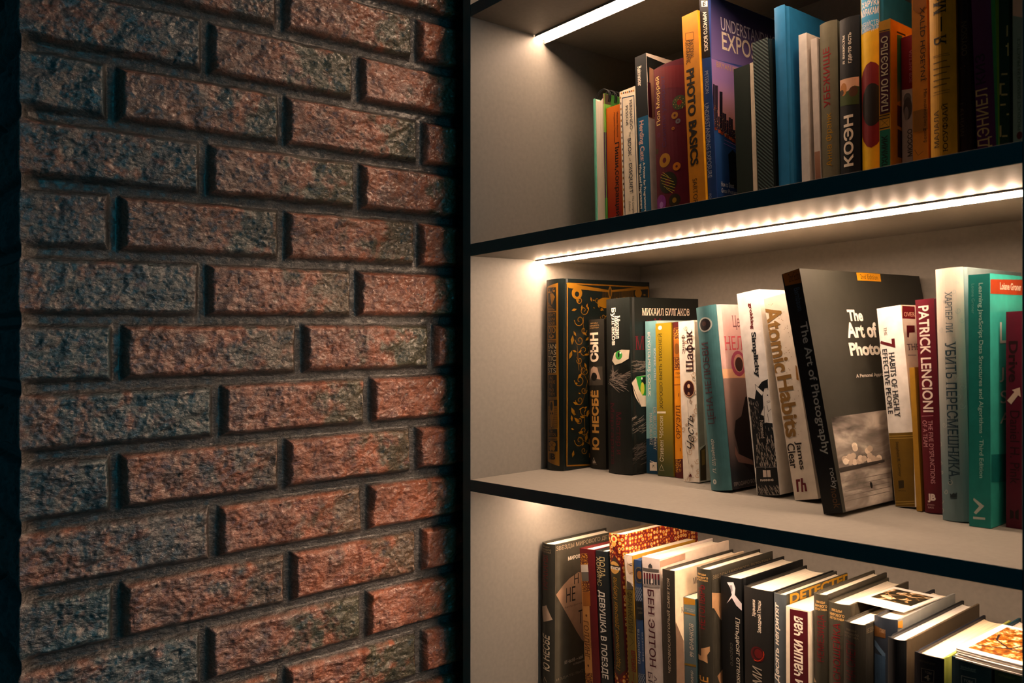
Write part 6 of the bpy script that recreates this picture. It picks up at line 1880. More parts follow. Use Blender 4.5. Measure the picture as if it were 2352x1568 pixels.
  ('l','s',[0.4,24.3,99.9,29.0,100.0],'#10161c'),
  ('l','s',[0.4,24.6,98.1,29.1,99.1],'#10161c'),
  ('l','s',[0.4,32.0,99.7,36.1,99.5],'#10161c'),
  ('l','s',[0.4,20.9,94.9,18.9,76.6],'#10161c'),
  ('l','s',[0.4,35.8,96.7,39.2,74.3],'#10161c'),
  ('e','s',[26.1,106.3,0.8,0.8],'#10161c'),
  ('e','s',[32.2,106.5,0.7,0.7],'#10161c'),
  ('e','s',[30.6,102.2,2.4,1.4],'#10161c'),
  ('e','s',[30.6,102.4,1.8,1.0],'#d8ccc0'),
  ('e','s',[30.7,98.5,1.4,0.8],'#10161c'),
  ('p','s',[4.2,68.6,11.3,74.0,21.1,77.4,29.2,75.9,33.6,70.3,36.1,56.9,36.3,34.0,28.8,29.9,2.9,30.7,2.5,49.7],'#131a20'),
  ('l','s',[0.5,23.6,42.6,23.9,38.3],'#c8bcb0'),
  ('l','s',[0.4,26.5,35.0,27.1,33.1],'#c8bcb0'),
  ('l','s',[0.3,34.4,46.0,34.7,41.4],'#c8bcb0'),
  ('l','s',[0.4,21.0,63.4,21.4,59.9],'#c8bcb0'),
  ('l','s',[0.3,11.3,35.8,11.7,31.6],'#c8bcb0'),
  ('l','s',[0.3,32.2,67.2,32.6,63.5],'#c8bcb0'),
  ('l','s',[0.5,12.5,65.3,12.8,60.4],'#c8bcb0'),
  ('l','s',[0.4,11.4,33.9,11.8,30.4],'#c8bcb0'),
  ('l','s',[0.5,8.7,34.8,9.1,30.9],'#c8bcb0'),
  ('l','s',[0.3,34.6,60.4,35.0,57.5],'#c8bcb0'),
  ('l','s',[0.4,11.2,71.7,11.7,68.9],'#c8bcb0'),
  ('l','s',[0.4,16.3,61.0,16.6,56.7],'#c8bcb0'),
  ('l','s',[0.3,14.7,53.9,15.1,49.9],'#c8bcb0'),
  ('l','s',[0.5,27.2,38.2,27.8,36.3],'#c8bcb0'),
  ('l','s',[0.3,15.9,49.8,16.5,47.9],'#c8bcb0'),
  ('l','s',[0.5,7.8,34.3,8.4,31.8],'#c8bcb0'),
  ('l','s',[0.4,32.5,33.9,33.0,31.1],'#c8bcb0'),
  ('l','s',[0.5,20.2,41.3,20.7,39.2],'#c8bcb0'),
  ('l','s',[0.5,28.7,37.5,29.2,35.6],'#c8bcb0'),
  ('l','s',[0.5,7.9,60.2,8.3,56.5],'#c8bcb0'),
  ('l','s',[0.4,13.3,35.4,13.7,31.9],'#c8bcb0'),
  ('l','s',[0.3,16.3,66.6,16.9,64.6],'#c8bcb0'),
  ('l','s',[0.3,24.5,31.9,25.0,29.7],'#c8bcb0'),
  ('l','s',[0.3,36.4,50.6,36.8,47.6],'#c8bcb0'),
  ('l','s',[0.4,22.2,39.1,22.6,35.9],'#c8bcb0'),
  ('l','s',[0.4,3.8,36.1,4.4,34.1],'#c8bcb0'),
  ('l','s',[0.5,26.1,33.8,26.5,30.1],'#c8bcb0'),
  ('l','s',[0.5,8.0,56.3,8.5,54.0],'#c8bcb0'),
  ('l','s',[0.5,14.2,55.1,14.4,50.2],'#c8bcb0'),
  ('l','s',[0.5,36.4,53.9,36.9,50.7],'#c8bcb0'),
  ('l','s',[0.3,21.1,61.6,21.6,58.5],'#c8bcb0'),
  ('l','s',[0.4,14.2,32.6,14.5,27.9],'#c8bcb0'),
  ('l','s',[0.3,21.5,59.6,22.1,57.5],'#c8bcb0'),
  ('l','s',[0.5,28.1,37.2,28.6,34.3],'#c8bcb0'),
  ('l','s',[0.5,28.8,44.3,29.1,40.5],'#c8bcb0'),
  ('l','s',[0.4,15.2,44.5,15.7,41.8],'#c8bcb0'),
  ('l','s',[0.5,28.6,44.5,29.1,41.8],'#c8bcb0'),
  ('l','s',[0.4,25.2,49.2,25.8,47.4],'#c8bcb0'),
  ('l','s',[0.5,11.6,46.1,12.0,42.8],'#c8bcb0'),
  ('l','s',[0.4,24.1,40.2,24.6,37.4],'#c8bcb0'),
  ('l','s',[0.5,26.9,38.9,27.4,36.0],'#c8bcb0'),
  ('l','s',[0.5,31.9,44.4,32.1,39.7],'#c8bcb0'),
  ('l','s',[0.5,21.2,51.6,21.7,49.3],'#c8bcb0'),
  ('l','s',[0.5,35.1,53.0,35.4,49.1],'#c8bcb0'),
  ('l','s',[0.4,29.9,66.0,30.2,61.8],'#c8bcb0'),
  ('l','s',[0.5,26.6,55.8,26.9,52.1],'#c8bcb0'),
  ('l','s',[0.3,24.1,43.5,24.7,41.6],'#c8bcb0'),
  ('l','s',[0.4,18.0,46.7,18.6,44.2],'#c8bcb0'),
  ('l','s',[0.3,27.3,71.6,27.7,68.3],'#c8bcb0'),
  ('l','s',[0.3,16.3,66.5,16.8,64.0],'#c8bcb0'),
  ('l','s',[0.4,20.2,57.9,20.6,54.2],'#c8bcb0'),
  ('l','s',[0.4,10.0,36.4,10.6,34.6],'#c8bcb0'),
  ('l','s',[0.5,13.8,57.0,14.4,54.8],'#c8bcb0'),
  ('l','s',[0.3,18.9,72.4,19.3,68.7],'#c8bcb0'),
  ('l','s',[0.5,23.0,59.4,23.4,55.8],'#c8bcb0'),
  ('l','s',[0.4,31.5,55.6,31.8,51.3],'#c8bcb0'),
  ('l','s',[0.4,18.2,68.0,18.6,64.3],'#c8bcb0'),
  ('l','s',[0.4,33.3,32.8,33.7,29.2],'#c8bcb0'),
  ('l','s',[0.3,7.3,50.7,7.7,47.0],'#c8bcb0'),
  ('l','s',[0.4,23.0,36.4,23.5,33.4],'#c8bcb0'),
  ('l','s',[0.4,12.7,62.0,13.0,57.2],'#c8bcb0'),
  ('l','s',[0.3,33.7,35.1,34.1,31.5],'#c8bcb0'),
  ('l','s',[0.3,36.4,52.2,36.8,49.1],'#c8bcb0'),
  ('l','s',[0.4,36.5,52.4,37.0,49.7],'#c8bcb0'),
  ('l','s',[0.3,7.5,48.4,8.0,45.1],'#c8bcb0'),
  ('l','s',[0.4,28.3,38.9,28.9,37.0],'#c8bcb0'),
  ('l','s',[0.3,11.0,35.0,11.4,30.7],'#c8bcb0'),
  ('l','s',[0.3,14.8,67.7,15.0,62.8],'#c8bcb0'),
  ('l','s',[0.4,24.4,53.7,24.8,49.9],'#c8bcb0'),
  ('l','s',[0.3,30.6,68.2,30.9,64.1],'#c8bcb0'),
  ('l','s',[0.4,22.7,59.6,23.2,56.9],'#c8bcb0'),
  ('l','s',[0.4,20.3,58.7,20.6,54.6],'#c8bcb0'),
  ('l','s',[0.4,17.2,35.5,17.5,31.0],'#c8bcb0'),
  ('l','s',[0.4,18.0,49.8,18.3,45.8],'#c8bcb0'),
  ('l','s',[0.4,18.1,35.7,18.5,32.7],'#c8bcb0'),
  ('l','s',[0.5,33.7,64.7,34.2,62.0],'#c8bcb0'),
  ('l','s',[0.4,4.6,39.4,4.9,35.4],'#c8bcb0'),
  ('l','s',[0.3,12.2,41.4,12.5,36.8],'#c8bcb0'),
  ('l','s',[0.4,19.8,50.8,20.2,47.5],'#c8bcb0'),
  ('l','s',[0.3,8.8,49.8,9.1,45.5],'#c8bcb0'),
  ('l','s',[0.4,10.2,39.9,10.5,35.6],'#c8bcb0'),
  ('l','s',[0.3,33.8,31.6,34.2,27.6],'#c8bcb0'),
  ('l','s',[0.5,33.3,63.8,33.7,60.0],'#c8bcb0'),
  ('l','s',[0.5,29.5,67.6,30.0,64.9],'#c8bcb0'),
  ('l','s',[0.3,8.5,48.8,9.0,45.7],'#c8bcb0'),
  ('l','s',[0.4,27.0,71.5,27.6,69.4],'#c8bcb0'),
  ('l','s',[0.3,22.0,42.6,22.3,38.1],'#c8bcb0'),
  ('l','s',[0.4,19.4,60.7,19.8,57.0],'#c8bcb0'),
  ('l','s',[0.4,35.6,57.3,36.2,55.3],'#c8bcb0'),
  ('l','s',[0.5,8.5,47.9,8.9,44.5],'#c8bcb0'),
  ('l','s',[0.4,21.9,47.7,22.4,45.1],'#c8bcb0'),
  ('l','s',[0.3,11.3,42.8,11.7,39.3],'#c8bcb0'),
  ('l','s',[0.3,12.6,58.7,12.9,54.6],'#c8bcb0'),
  ('l','s',[0.4,27.0,46.1,27.5,44.0],'#c8bcb0'),
  ('l','s',[0.4,25.1,63.5,25.4,59.0],'#c8bcb0'),
  ('l','s',[0.5,13.4,40.7,14.0,38.8],'#c8bcb0'),
  ('l','s',[0.3,34.5,44.6,35.1,42.2],'#c8bcb0'),
  ('l','s',[0.3,35.3,45.3,35.6,41.0],'#c8bcb0'),
  ('l','s',[0.4,25.6,58.7,26.1,56.1],'#c8bcb0'),
  ('l','s',[0.3,25.2,58.9,25.7,55.9],'#c8bcb0'),
  ('l','s',[0.4,30.8,46.2,31.1,41.9],'#c8bcb0'),
  ('l','s',[0.4,32.1,51.5,32.5,47.9],'#c8bcb0'),
  ('l','s',[0.3,29.1,56.7,29.7,54.6],'#c8bcb0'),
  ('l','s',[0.4,13.2,72.7,13.5,68.0],'#c8bcb0'),
  ('l','s',[0.5,31.7,73.0,32.2,69.8],'#c8bcb0'),
  ('l','s',[0.3,25.0,55.6,25.4,52.3],'#c8bcb0'),
  ('l','s',[0.4,11.0,67.7,11.5,64.7],'#c8bcb0'),
  ('l','s',[0.3,13.7,62.6,14.3,60.2],'#c8bcb0'),
  ('l','s',[0.5,12.0,54.0,12.6,52.1],'#c8bcb0'),
  ('l','s',[0.4,14.2,34.8,14.6,30.8],'#c8bcb0'),
  ('l','s',[0.4,17.6,34.3,18.1,32.2],'#c8bcb0'),
  ('l','s',[0.3,12.9,45.9,13.3,41.8],'#c8bcb0'),
  ('l','s',[0.3,13.2,73.3,13.7,70.7],'#c8bcb0'),
  ('l','s',[0.3,15.1,33.2,15.6,30.3],'#c8bcb0'),
  ('l','s',[0.5,20.8,61.9,21.1,57.8],'#c8bcb0'),
  ('l','s',[0.5,10.9,64.3,11.2,60.4],'#c8bcb0'),
  ('l','s',[0.3,25.9,55.5,26.1,50.6],'#c8bcb0'),
  ('l','s',[0.3,4.7,41.8,5.2,38.7],'#c8bcb0'),
  ('l','s',[0.4,19.9,32.4,20.3,29.0],'#c8bcb0'),
  ('l','s',[0.3,33.8,52.5,34.0,47.9],'#c8bcb0'),
  ('l','s',[0.3,14.5,72.1,15.0,69.0],'#c8bcb0'),
  ('l','s',[0.3,13.1,57.1,13.6,54.3],'#c8bcb0'),
  ('l','s',[0.4,10.0,53.0,10.5,49.9],'#c8bcb0'),
  ('l','s',[0.4,7.8,61.4,8.4,59.2],'#c8bcb0'),
  ('l','s',[0.3,34.0,48.1,34.2,43.7],'#c8bcb0'),
  ('l','s',[0.4,19.9,49.9,20.4,46.9],'#c8bcb0'),
  ('l','s',[0.4,26.1,35.4,26.6,32.6],'#c8bcb0'),
  ('l','s',[0.3,32.8,63.7,33.3,61.5],'#c8bcb0'),
  ('l','s',[0.4,5.6,42.1,5.9,37.7],'#c8bcb0'),
  ('l','s',[0.4,14.4,70.7,14.8,67.5],'#c8bcb0'),
  ('l','s',[0.3,14.5,71.6,14.9,67.6],'#c8bcb0'),
  ('l','s',[0.3,11.8,62.3,12.3,59.3],'#c8bcb0'),
  ('l','s',[0.4,19.0,60.7,19.4,56.6],'#c8bcb0'),
  ('l','s',[0.4,32.9,45.8,33.2,41.7],'#c8bcb0'),
  ('l','s',[0.5,17.2,39.7,17.6,35.9],'#c8bcb0'),
  ('l','s',[0.5,27.2,44.1,27.7,41.5],'#c8bcb0'),
  ('l','s',[0.3,18.7,68.5,19.3,66.4],'#c8bcb0'),
  ('l','s',[0.3,12.0,45.9,12.5,43.2],'#c8bcb0'),
  ('l','s',[0.3,29.1,50.0,29.7,48.1],'#c8bcb0'),
  ('l','s',[0.5,9.2,59.5,9.5,54.9],'#c8bcb0'),
  ('l','s',[0.4,25.8,63.8,26.2,60.7],'#c8bcb0'),
  ('l','s',[0.5,17.6,73.5,18.0,69.8],'#c8bcb0'),
  ('l','s',[0.3,30.2,69.2,30.6,65.7],'#c8bcb0'),
  ('l','s',[0.5,27.9,54.7,28.1,50.0],'#c8bcb0'),
  ('l','s',[0.4,9.0,61.2,9.2,56.5],'#c8bcb0'),
  ('l','s',[0.5,18.9,55.4,19.2,51.2],'#c8bcb0'),
  ('l','s',[0.3,19.5,33.2,19.8,29.6],'#c8bcb0'),
  ('l','s',[0.5,31.4,55.6,32.0,53.7],'#c8bcb0'),
  ('l','s',[0.3,18.2,37.0,18.7,33.9],'#c8bcb0'),
  ('l','s',[0.4,14.9,65.7,15.3,62.1],'#c8bcb0'),
  ('l','s',[0.3,30.2,63.1,30.7,60.2],'#c8bcb0'),
  ('l','s',[0.4,34.7,38.0,35.0,33.7],'#c8bcb0'),
  ('l','s',[0.4,19.3,67.9,19.6,63.5],'#c8bcb0'),
  ('l','s',[0.3,6.3,44.4,6.6,39.7],'#c8bcb0'),
  ('l','s',[0.5,31.3,59.6,31.7,55.7],'#c8bcb0'),
  ('l','s',[0.3,23.3,40.2,23.7,37.2],'#c8bcb0'),
  ('l','s',[0.4,20.7,49.2,21.2,46.8],'#c8bcb0'),
  ('l','s',[0.4,17.1,72.9,17.6,70.1],'#c8bcb0'),
  ('l','s',[0.5,18.9,44.4,19.4,41.4],'#c8bcb0'),
  ('l','s',[0.4,28.9,34.8,29.3,30.9],'#c8bcb0'),
  ('l','s',[0.4,20.5,40.4,20.9,37.4],'#c8bcb0'),
  ('l','s',[0.3,26.5,51.6,27.0,48.9],'#c8bcb0'),
  ('l','s',[0.5,7.7,59.6,8.1,55.9],'#c8bcb0'),
  ('l','s',[0.3,28.7,60.5,29.0,55.8],'#c8bcb0'),
  ('l','s',[0.4,29.9,70.2,30.3,66.0],'#c8bcb0'),
  ('l','s',[0.5,33.6,35.7,34.0,31.9],'#c8bcb0'),
  ('l','s',[0.4,28.0,47.8,28.5,45.4],'#c8bcb0'),
  ('l','s',[0.4,34.9,62.9,35.2,58.1],'#c8bcb0'),
  ('l','s',[0.3,19.7,73.8,20.2,70.7],'#c8bcb0'),
  ('l','s',[0.4,23.8,36.0,24.0,31.4],'#c8bcb0'),
  ('l','s',[0.4,19.0,69.3,19.3,65.4],'#c8bcb0'),
  ('l','s',[0.3,28.4,57.7,28.7,53.1],'#c8bcb0'),
  ('l','s',[0.5,15.5,62.9,15.9,59.1],'#c8bcb0'),
  ('l','s',[0.3,9.0,47.8,9.3,43.6],'#c8bcb0'),
  ('l','s',[0.5,5.8,50.8,6.1,46.4],'#c8bcb0'),
  ('l','s',[0.4,28.6,55.9,29.1,52.8],'#c8bcb0'),
  ('l','s',[0.4,34.9,60.3,35.4,57.6],'#c8bcb0'),
  ('l','s',[0.3,37.5,64.9,38.0,63.0],'#c8bcb0'),
  ('l','s',[0.3,22.3,48.4,22.8,46.1],'#c8bcb0'),
  ('l','s',[0.5,23.1,46.6,23.5,42.7],'#c8bcb0'),
  ('l','s',[0.5,6.2,54.2,6.5,49.8],'#c8bcb0'),
  ('l','s',[0.5,13.0,38.5,13.3,34.7],'#c8bcb0'),
  ('l','s',[0.4,10.8,45.0,11.1,40.6],'#c8bcb0'),
  ('l','s',[0.3,9.0,66.4,9.6,64.1],'#c8bcb0'),
  ('l','s',[0.5,8.6,48.6,9.2,46.4],'#c8bcb0'),
  ('l','s',[0.5,26.9,39.4,27.2,35.1],'#c8bcb0'),
  ('l','s',[0.5,32.3,33.3,32.6,29.6],'#c8bcb0'),
  ('l','s',[0.4,7.7,65.9,8.2,62.9],'#c8bcb0'),
  ('l','s',[0.4,25.4,42.5,26.0,40.4],'#c8bcb0'),
  ('l','s',[0.4,22.8,57.9,23.4,55.8],'#c8bcb0'),
  ('l','s',[0.5,15.7,45.4,16.1,42.0],'#c8bcb0'),
  ('l','s',[0.3,28.1,43.2,28.6,40.5],'#c8bcb0'),
  ('l','s',[0.5,20.8,58.9,21.1,54.8],'#c8bcb0'),
  ('l','s',[0.5,17.9,61.8,18.3,58.4],'#c8bcb0'),
  ('l','s',[0.4,29.8,49.2,30.3,46.5],'#c8bcb0'),
  ('l','s',[0.4,32.0,51.4,32.6,49.5],'#c8bcb0'),
  ('l','s',[0.3,11.2,46.3,11.8,44.3],'#c8bcb0'),
  ('l','s',[0.4,7.4,54.5,7.6,49.6],'#c8bcb0'),
  ('l','s',[0.4,14.8,34.9,15.4,32.8],'#c8bcb0'),
  ('l','s',[0.4,33.3,72.7,33.7,68.6],'#c8bcb0'),
  ('l','s',[0.3,19.9,57.8,20.4,54.4],'#c8bcb0'),
  ('l','s',[0.4,9.0,33.4,9.5,30.2],'#c8bcb0'),
  ('l','s',[0.5,8.0,62.8,8.3,58.0],'#c8bcb0'),
  ('l','s',[0.5,23.2,71.4,23.7,68.4],'#c8bcb0'),
  ('l','s',[0.4,18.1,49.0,18.4,44.4],'#c8bcb0'),
  ('l','s',[0.5,27.5,71.8,28.1,69.9],'#c8bcb0'),
  ('l','s',[0.5,16.0,37.4,16.3,33.0],'#c8bcb0'),
  ('l','s',[0.5,14.2,32.2,14.5,28.0],'#c8bcb0'),
  ('l','s',[0.5,7.6,41.6,8.1,38.5],'#c8bcb0'),
  ('l','s',[0.3,38.2,63.6,38.6,60.5],'#c8bcb0'),
  ('l','s',[0.3,20.8,61.8,21.2,57.9],'#c8bcb0'),
  ('l','s',[0.4,10.0,55.2,10.6,53.1],'#c8bcb0'),
  ('l','s',[0.3,31.8,36.3,32.3,33.9],'#c8bcb0'),
  ('l','s',[0.3,29.2,33.3,29.5,29.7],'#c8bcb0'),
  ('l','s',[0.3,9.9,35.7,10.1,30.9],'#c8bcb0'),
  ('l','s',[0.5,10.6,56.3,11.1,53.7],'#c8bcb0'),
  ('l','s',[0.4,15.2,41.6,15.7,39.3],'#c8bcb0'),
  ('l','s',[0.3,35.2,43.7,35.7,41.7],'#c8bcb0'),
  ('l','s',[0.4,26.1,57.8,26.5,54.8],'#c8bcb0'),
  ('l','s',[0.4,21.1,33.4,21.6,30.8],'#c8bcb0'),
  ('l','s',[0.3,12.7,51.3,13.0,47.2],'#c8bcb0'),
  ('l','s',[0.5,19.1,44.3,19.7,42.5],'#c8bcb0'),
  ('l','s',[0.5,18.0,52.8,18.4,49.1],'#c8bcb0'),
  ('l','s',[0.4,5.9,53.6,6.5,51.6],'#c8bcb0'),
  ('l','s',[0.4,18.0,73.1,18.5,70.3],'#c8bcb0'),
  ('l','s',[0.4,23.7,35.0,24.2,32.0],'#c8bcb0'),
  ('l','s',[0.5,25.5,34.4,25.8,29.7],'#c8bcb0'),
  ('l','s',[0.3,15.8,67.1,16.1,62.4],'#c8bcb0'),
  ('l','s',[0.4,17.9,43.1,18.3,39.6],'#c8bcb0'),
  ('l','s',[0.5,35.6,60.4,35.9,56.9],'#c8bcb0'),
  ('l','s',[0.4,9.4,59.7,9.9,56.3],'#c8bcb0'),
  ('l','s',[0.3,11.3,55.3,11.9,53.2],'#c8bcb0'),
  ('l','s',[0.3,17.3,68.0,17.6,63.1],'#c8bcb0'),
  ('l','s',[0.3,11.9,41.3,12.2,37.2],'#c8bcb0'),
  ('l','s',[0.4,30.9,47.1,31.3,44.1],'#c8bcb0'),
  ('l','s',[0.4,13.5,63.2,13.8,58.6],'#c8bcb0'),
  ('l','s',[0.3,35.3,65.5,35.8,63.2],'#c8bcb0'),
  ('l','s',[0.2,9.1,85.9,9.5,83.6],'#b0a69c'),
  ('l','s',[0.3,-1.5,78.8,-1.1,76.5],'#b0a69c'),
  ('l','s',[0.3,12.8,101.2,13.1,98.9],'#b0a69c'),
  ('l','s',[0.3,-0.1,81.8,0.3,79.5],'#b0a69c'),
  ('l','s',[0.4,8.6,96.1,8.9,93.8],'#b0a69c'),
  ('l','s',[0.3,2.2,101.4,2.6,99.1],'#b0a69c'),
  ('l','s',[0.3,2.0,101.3,2.3,99.0],'#b0a69c'),
  ('l','s',[0.3,6.7,76.2,7.0,73.9],'#b0a69c'),
  ('l','s',[0.3,-0.4,84.2,-0.1,81.9],'#b0a69c'),
  ('l','s',[0.2,-0.1,80.8,0.2,78.5],'#b0a69c'),
  ('l','s',[0.3,5.0,103.0,5.4,100.7],'#b0a69c'),
  ('l','s',[0.3,4.8,76.0,5.2,73.7],'#b0a69c'),
  ('l','s',[0.2,2.3,96.8,2.7,94.5],'#b0a69c'),
  ('l','s',[0.2,13.2,96.2,13.6,93.9],'#b0a69c'),
  ('l','s',[0.3,5.5,100.6,5.9,98.3],'#b0a69c'),
  ('l','s',[0.2,7.2,83.4,7.5,81.1],'#b0a69c'),
  ('l','s',[0.3,1.1,88.6,1.4,86.3],'#b0a69c'),
  ('l','s',[0.3,5.0,85.8,5.4,83.6],'#b0a69c'),
  ('l','s',[0.3,2.0,95.3,2.3,93.0],'#b0a69c'),
  ('l','s',[0.3,5.1,76.1,5.5,73.8],'#b0a69c'),
  ('l','s',[0.3,8.5,90.2,8.9,87.9],'#b0a69c'),
  ('l','s',[0.2,11.4,93.7,11.7,91.4],'#b0a69c'),
  ('l','s',[0.3,3.2,92.5,3.6,90.2],'#b0a69c'),
  ('l','s',[0.3,2.3,84.4,2.7,82.1],'#b0a69c'),
  ('l','s',[0.3,13.6,98.8,14.0,96.5],'#b0a69c'),
  ('l','s',[0.3,5.2,100.0,5.6,97.6],'#b0a69c'),
  ('l','s',[0.2,10.5,85.2,10.8,82.9],'#b0a69c'),
  ('l','s',[0.3,12.9,90.9,13.3,88.6],'#b0a69c'),
  ('l','s',[0.3,10.0,94.8,10.3,92.5],'#b0a69c'),
  ('l','s',[0.2,5.1,100.2,5.5,97.9],'#b0a69c'),
  ('l','s',[0.3,9.3,90.4,9.7,88.1],'#b0a69c'),
  ('l','s',[0.2,0.7,94.4,1.1,92.1],'#b0a69c'),
  ('l','s',[0.3,11.1,78.9,11.4,76.6],'#b0a69c'),
  ('l','s',[0.3,7.5,99.7,7.9,97.4],'#b0a69c'),
  ('l','s',[0.3,3.9,102.4,4.3,100.0],'#b0a69c'),
  ('l','s',[0.3,4.5,99.9,4.9,97.6],'#b0a69c'),
  ('l','s',[0.3,10.4,74.3,10.7,72.0],'#b0a69c'),
  ('l','s',[0.2,-0.4,80.4,-0.1,78.1],'#b0a69c'),
  ('l','s',[0.4,8.0,100.3,8.4,98.0],'#b0a69c'),
  ('l','s',[0.2,6.8,89.8,7.2,87.5],'#b0a69c'),
  ('l','s',[0.3,5.0,73.9,5.4,71.6],'#b0a69c'),
  ('l','s',[0.3,2.0,87.9,2.3,85.5],'#b0a69c'),
  ('l','s',[0.3,3.9,84.1,4.3,81.8],'#b0a69c'),
  ('l','s',[0.3,2.5,78.9,2.9,76.6],'#b0a69c'),
  ('l','s',[0.4,2.6,101.7,3.0,99.4],'#b0a69c'),
  ('l','s',[0.3,5.8,89.7,6.1,87.4],'#b0a69c'),
  ('l','s',[0.2,7.0,87.9,7.4,85.6],'#b0a69c'),
  ('l','s',[0.3,10.2,94.9,10.6,92.6],'#b0a69c'),
  ('l','s',[0.2,9.2,84.6,9.6,82.3],'#b0a69c'),
  ('l','s',[0.3,1.2,82.5,1.6,80.2],'#b0a69c'),
  ('l','s',[0.2,-1.2,73.6,-0.9,71.3],'#b0a69c'),
  ('l','s',[0.3,2.9,100.6,3.3,98.2],'#b0a69c'),
  ('l','s',[0.2,6.4,77.2,6.8,75.0],'#b0a69c'),
  ('l','s',[0.3,10.2,99.4,10.5,97.1],'#b0a69c'),
  ('l','s',[0.2,3.1,92.5,3.5,90.2],'#b0a69c'),
  ('l','s',[0.3,10.4,98.9,10.8,96.6],'#b0a69c'),
  ('l','s',[0.3,3.4,85.4,3.8,83.1],'#b0a69c'),
  ('l','s',[0.3,4.5,76.9,4.9,74.6],'#b0a69c'),
  ('l','s',[0.3,3.6,93.2,4.0,90.8],'#b0a69c'),
  ('l','s',[0.3,1.2,90.8,1.6,88.4],'#b0a69c'),
  ('l','s',[0.3,13.9,98.4,14.2,96.1],'#b0a69c'),
  ('l','s',[0.2,8.7,80.9,9.1,78.6],'#b0a69c'),
  ('l','s',[0.3,12.8,93.0,13.1,90.7],'#b0a69c'),
  ('l','s',[0.3,8.5,90.1,8.9,87.8],'#b0a69c'),
  ('l','s',[0.3,9.0,92.5,9.4,90.2],'#b0a69c'),
  ('l','s',[0.3,5.3,81.7,5.7,79.4],'#b0a69c'),
  ('l','s',[0.3,11.3,97.7,11.7,95.4],'#b0a69c'),
  ('l','s',[0.3,-1.9,79.8,-1.5,77.5],'#b0a69c'),
  ('l','s',[0.3,12.3,101.1,12.6,98.8],'#b0a69c'),
  ('l','s',[0.2,7.1,99.3,7.5,97.0],'#b0a69c'),
  ('l','s',[0.2,11.3,77.0,11.6,74.8],'#b0a69c'),
  ('l','s',[0.2,10.0,83.1,10.4,80.9],'#b0a69c'),
  ('l','s',[0.2,9.0,95.8,9.3,93.5],'#b0a69c'),
  ('l','s',[0.3,-1.3,83.8,-0.9,81.5],'#b0a69c'),
  ('l','s',[0.3,9.4,87.6,9.7,85.3],'#b0a69c'),
  ('l','s',[0.2,2.5,81.2,2.9,78.9],'#b0a69c'),
  ('l','s',[0.3,6.4,80.2,6.8,77.9],'#b0a69c'),
  ('l','s',[0.2,10.1,100.7,10.5,98.4],'#b0a69c'),
  ('l','s',[0.2,12.0,98.0,12.3,95.7],'#b0a69c'),
  ('l','s',[0.2,-1.6,80.6,-1.3,78.3],'#b0a69c'),
  ('l','s',[0.3,5.7,89.8,6.0,87.5],'#b0a69c'),
  ('l','s',[0.2,5.6,87.3,6.0,85.0],'#b0a69c'),
  ('l','s',[0.3,9.1,79.7,9.5,77.5],'#b0a69c'),
  ('l','s',[0.3,10.2,84.2,10.6,81.9],'#b0a69c'),
  ('l','s',[0.2,10.4,84.1,10.8,81.8],'#b0a69c'),
  ('l','s',[0.2,9.6,73.1,9.9,70.8],'#b0a69c'),
  ('l','s',[0.2,0.6,93.2,1.0,90.9],'#b0a69c'),
  ('l','s',[0.2,5.7,100.3,6.1,98.0],'#b0a69c'),
  ('l','s',[0.2,-0.6,90.6,-0.2,88.3],'#b0a69c'),
  ('l','s',[0.2,9.6,91.0,9.9,88.7],'#b0a69c'),
  ('l','s',[0.3,36.7,3.0,38.1,0.1],'#a89e94'),
  ('l','s',[0.3,9.4,7.5,10.9,4.4],'#a89e94'),
  ('l','s',[0.3,17.1,10.5,18.6,7.5],'#a89e94'),
  ('l','s',[0.4,30.0,4.8,31.5,1.8],'#a89e94'),
  ('l','s',[0.4,26.8,4.2,28.2,1.2],'#a89e94'),
  ('l','s',[0.3,35.4,3.9,36.9,0.9],'#a89e94'),
  ('l','s',[0.4,26.0,5.1,27.5,2.1],'#a89e94'),
  ('l','s',[0.3,28.2,6.9,29.7,3.9],'#a89e94'),
  ('l','s',[0.3,13.8,8.7,15.3,5.7],'#a89e94'),
  ('l','s',[0.3,30.6,8.9,32.0,5.9],'#a89e94'),
  ('l','s',[0.2,33.0,7.5,34.5,4.5],'#a89e94'),
  ('l','s',[0.2,24.2,7.6,25.7,4.6],'#a89e94'),
  ('l','s',[0.2,12.5,10.8,14.0,7.7],'#a89e94'),
  ('l','s',[0.2,17.7,9.9,19.2,6.8],'#a89e94'),
  ('l','s',[0.4,21.5,2.7,23.0,-0.4],'#a89e94'),
  ('l','s',[0.2,13.0,3.0,14.6,-0.0],'#a89e94'),
  ('l','s',[0.2,7.2,10.9,8.7,7.8],'#a89e94'),
  ('l','s',[0.3,23.7,4.3,25.2,1.3],'#a89e94'),
  ('l','s',[0.4,31.6,6.8,33.0,3.8],'#a89e94'),
  ('l','s',[0.2,24.2,6.1,25.6,3.1],'#a89e94'),
  ('l','s',[0.4,17.4,7.0,18.9,4.0],'#a89e94'),
  ('l','s',[0.4,10.0,8.4,11.5,5.3],'#a89e94'),
  ('l','s',[0.3,3.6,6.4,5.1,3.4],'#a89e94'),
  ('l','s',[0.2,26.3,5.6,27.7,2.6],'#a89e94'),
  ('l','s',[0.3,28.9,7.2,30.3,4.2],'#a89e94'),
  ('l','s',[0.3,33.2,4.0,34.7,1.0],'#a89e94'),
  ('l','s',[0.3,27.2,9.6,28.7,6.6],'#a89e94'),
  ('l','s',[0.4,3.9,5.5,5.4,2.5],'#a89e94'),
  ('l','s',[0.3,25.7,10.3,27.2,7.3],'#a89e94'),
  ('l','s',[0.2,19.0,7.0,20.5,4.0],'#a89e94'),
  ('l','s',[0.2,11.7,7.0,13.2,4.0],'#a89e94'),
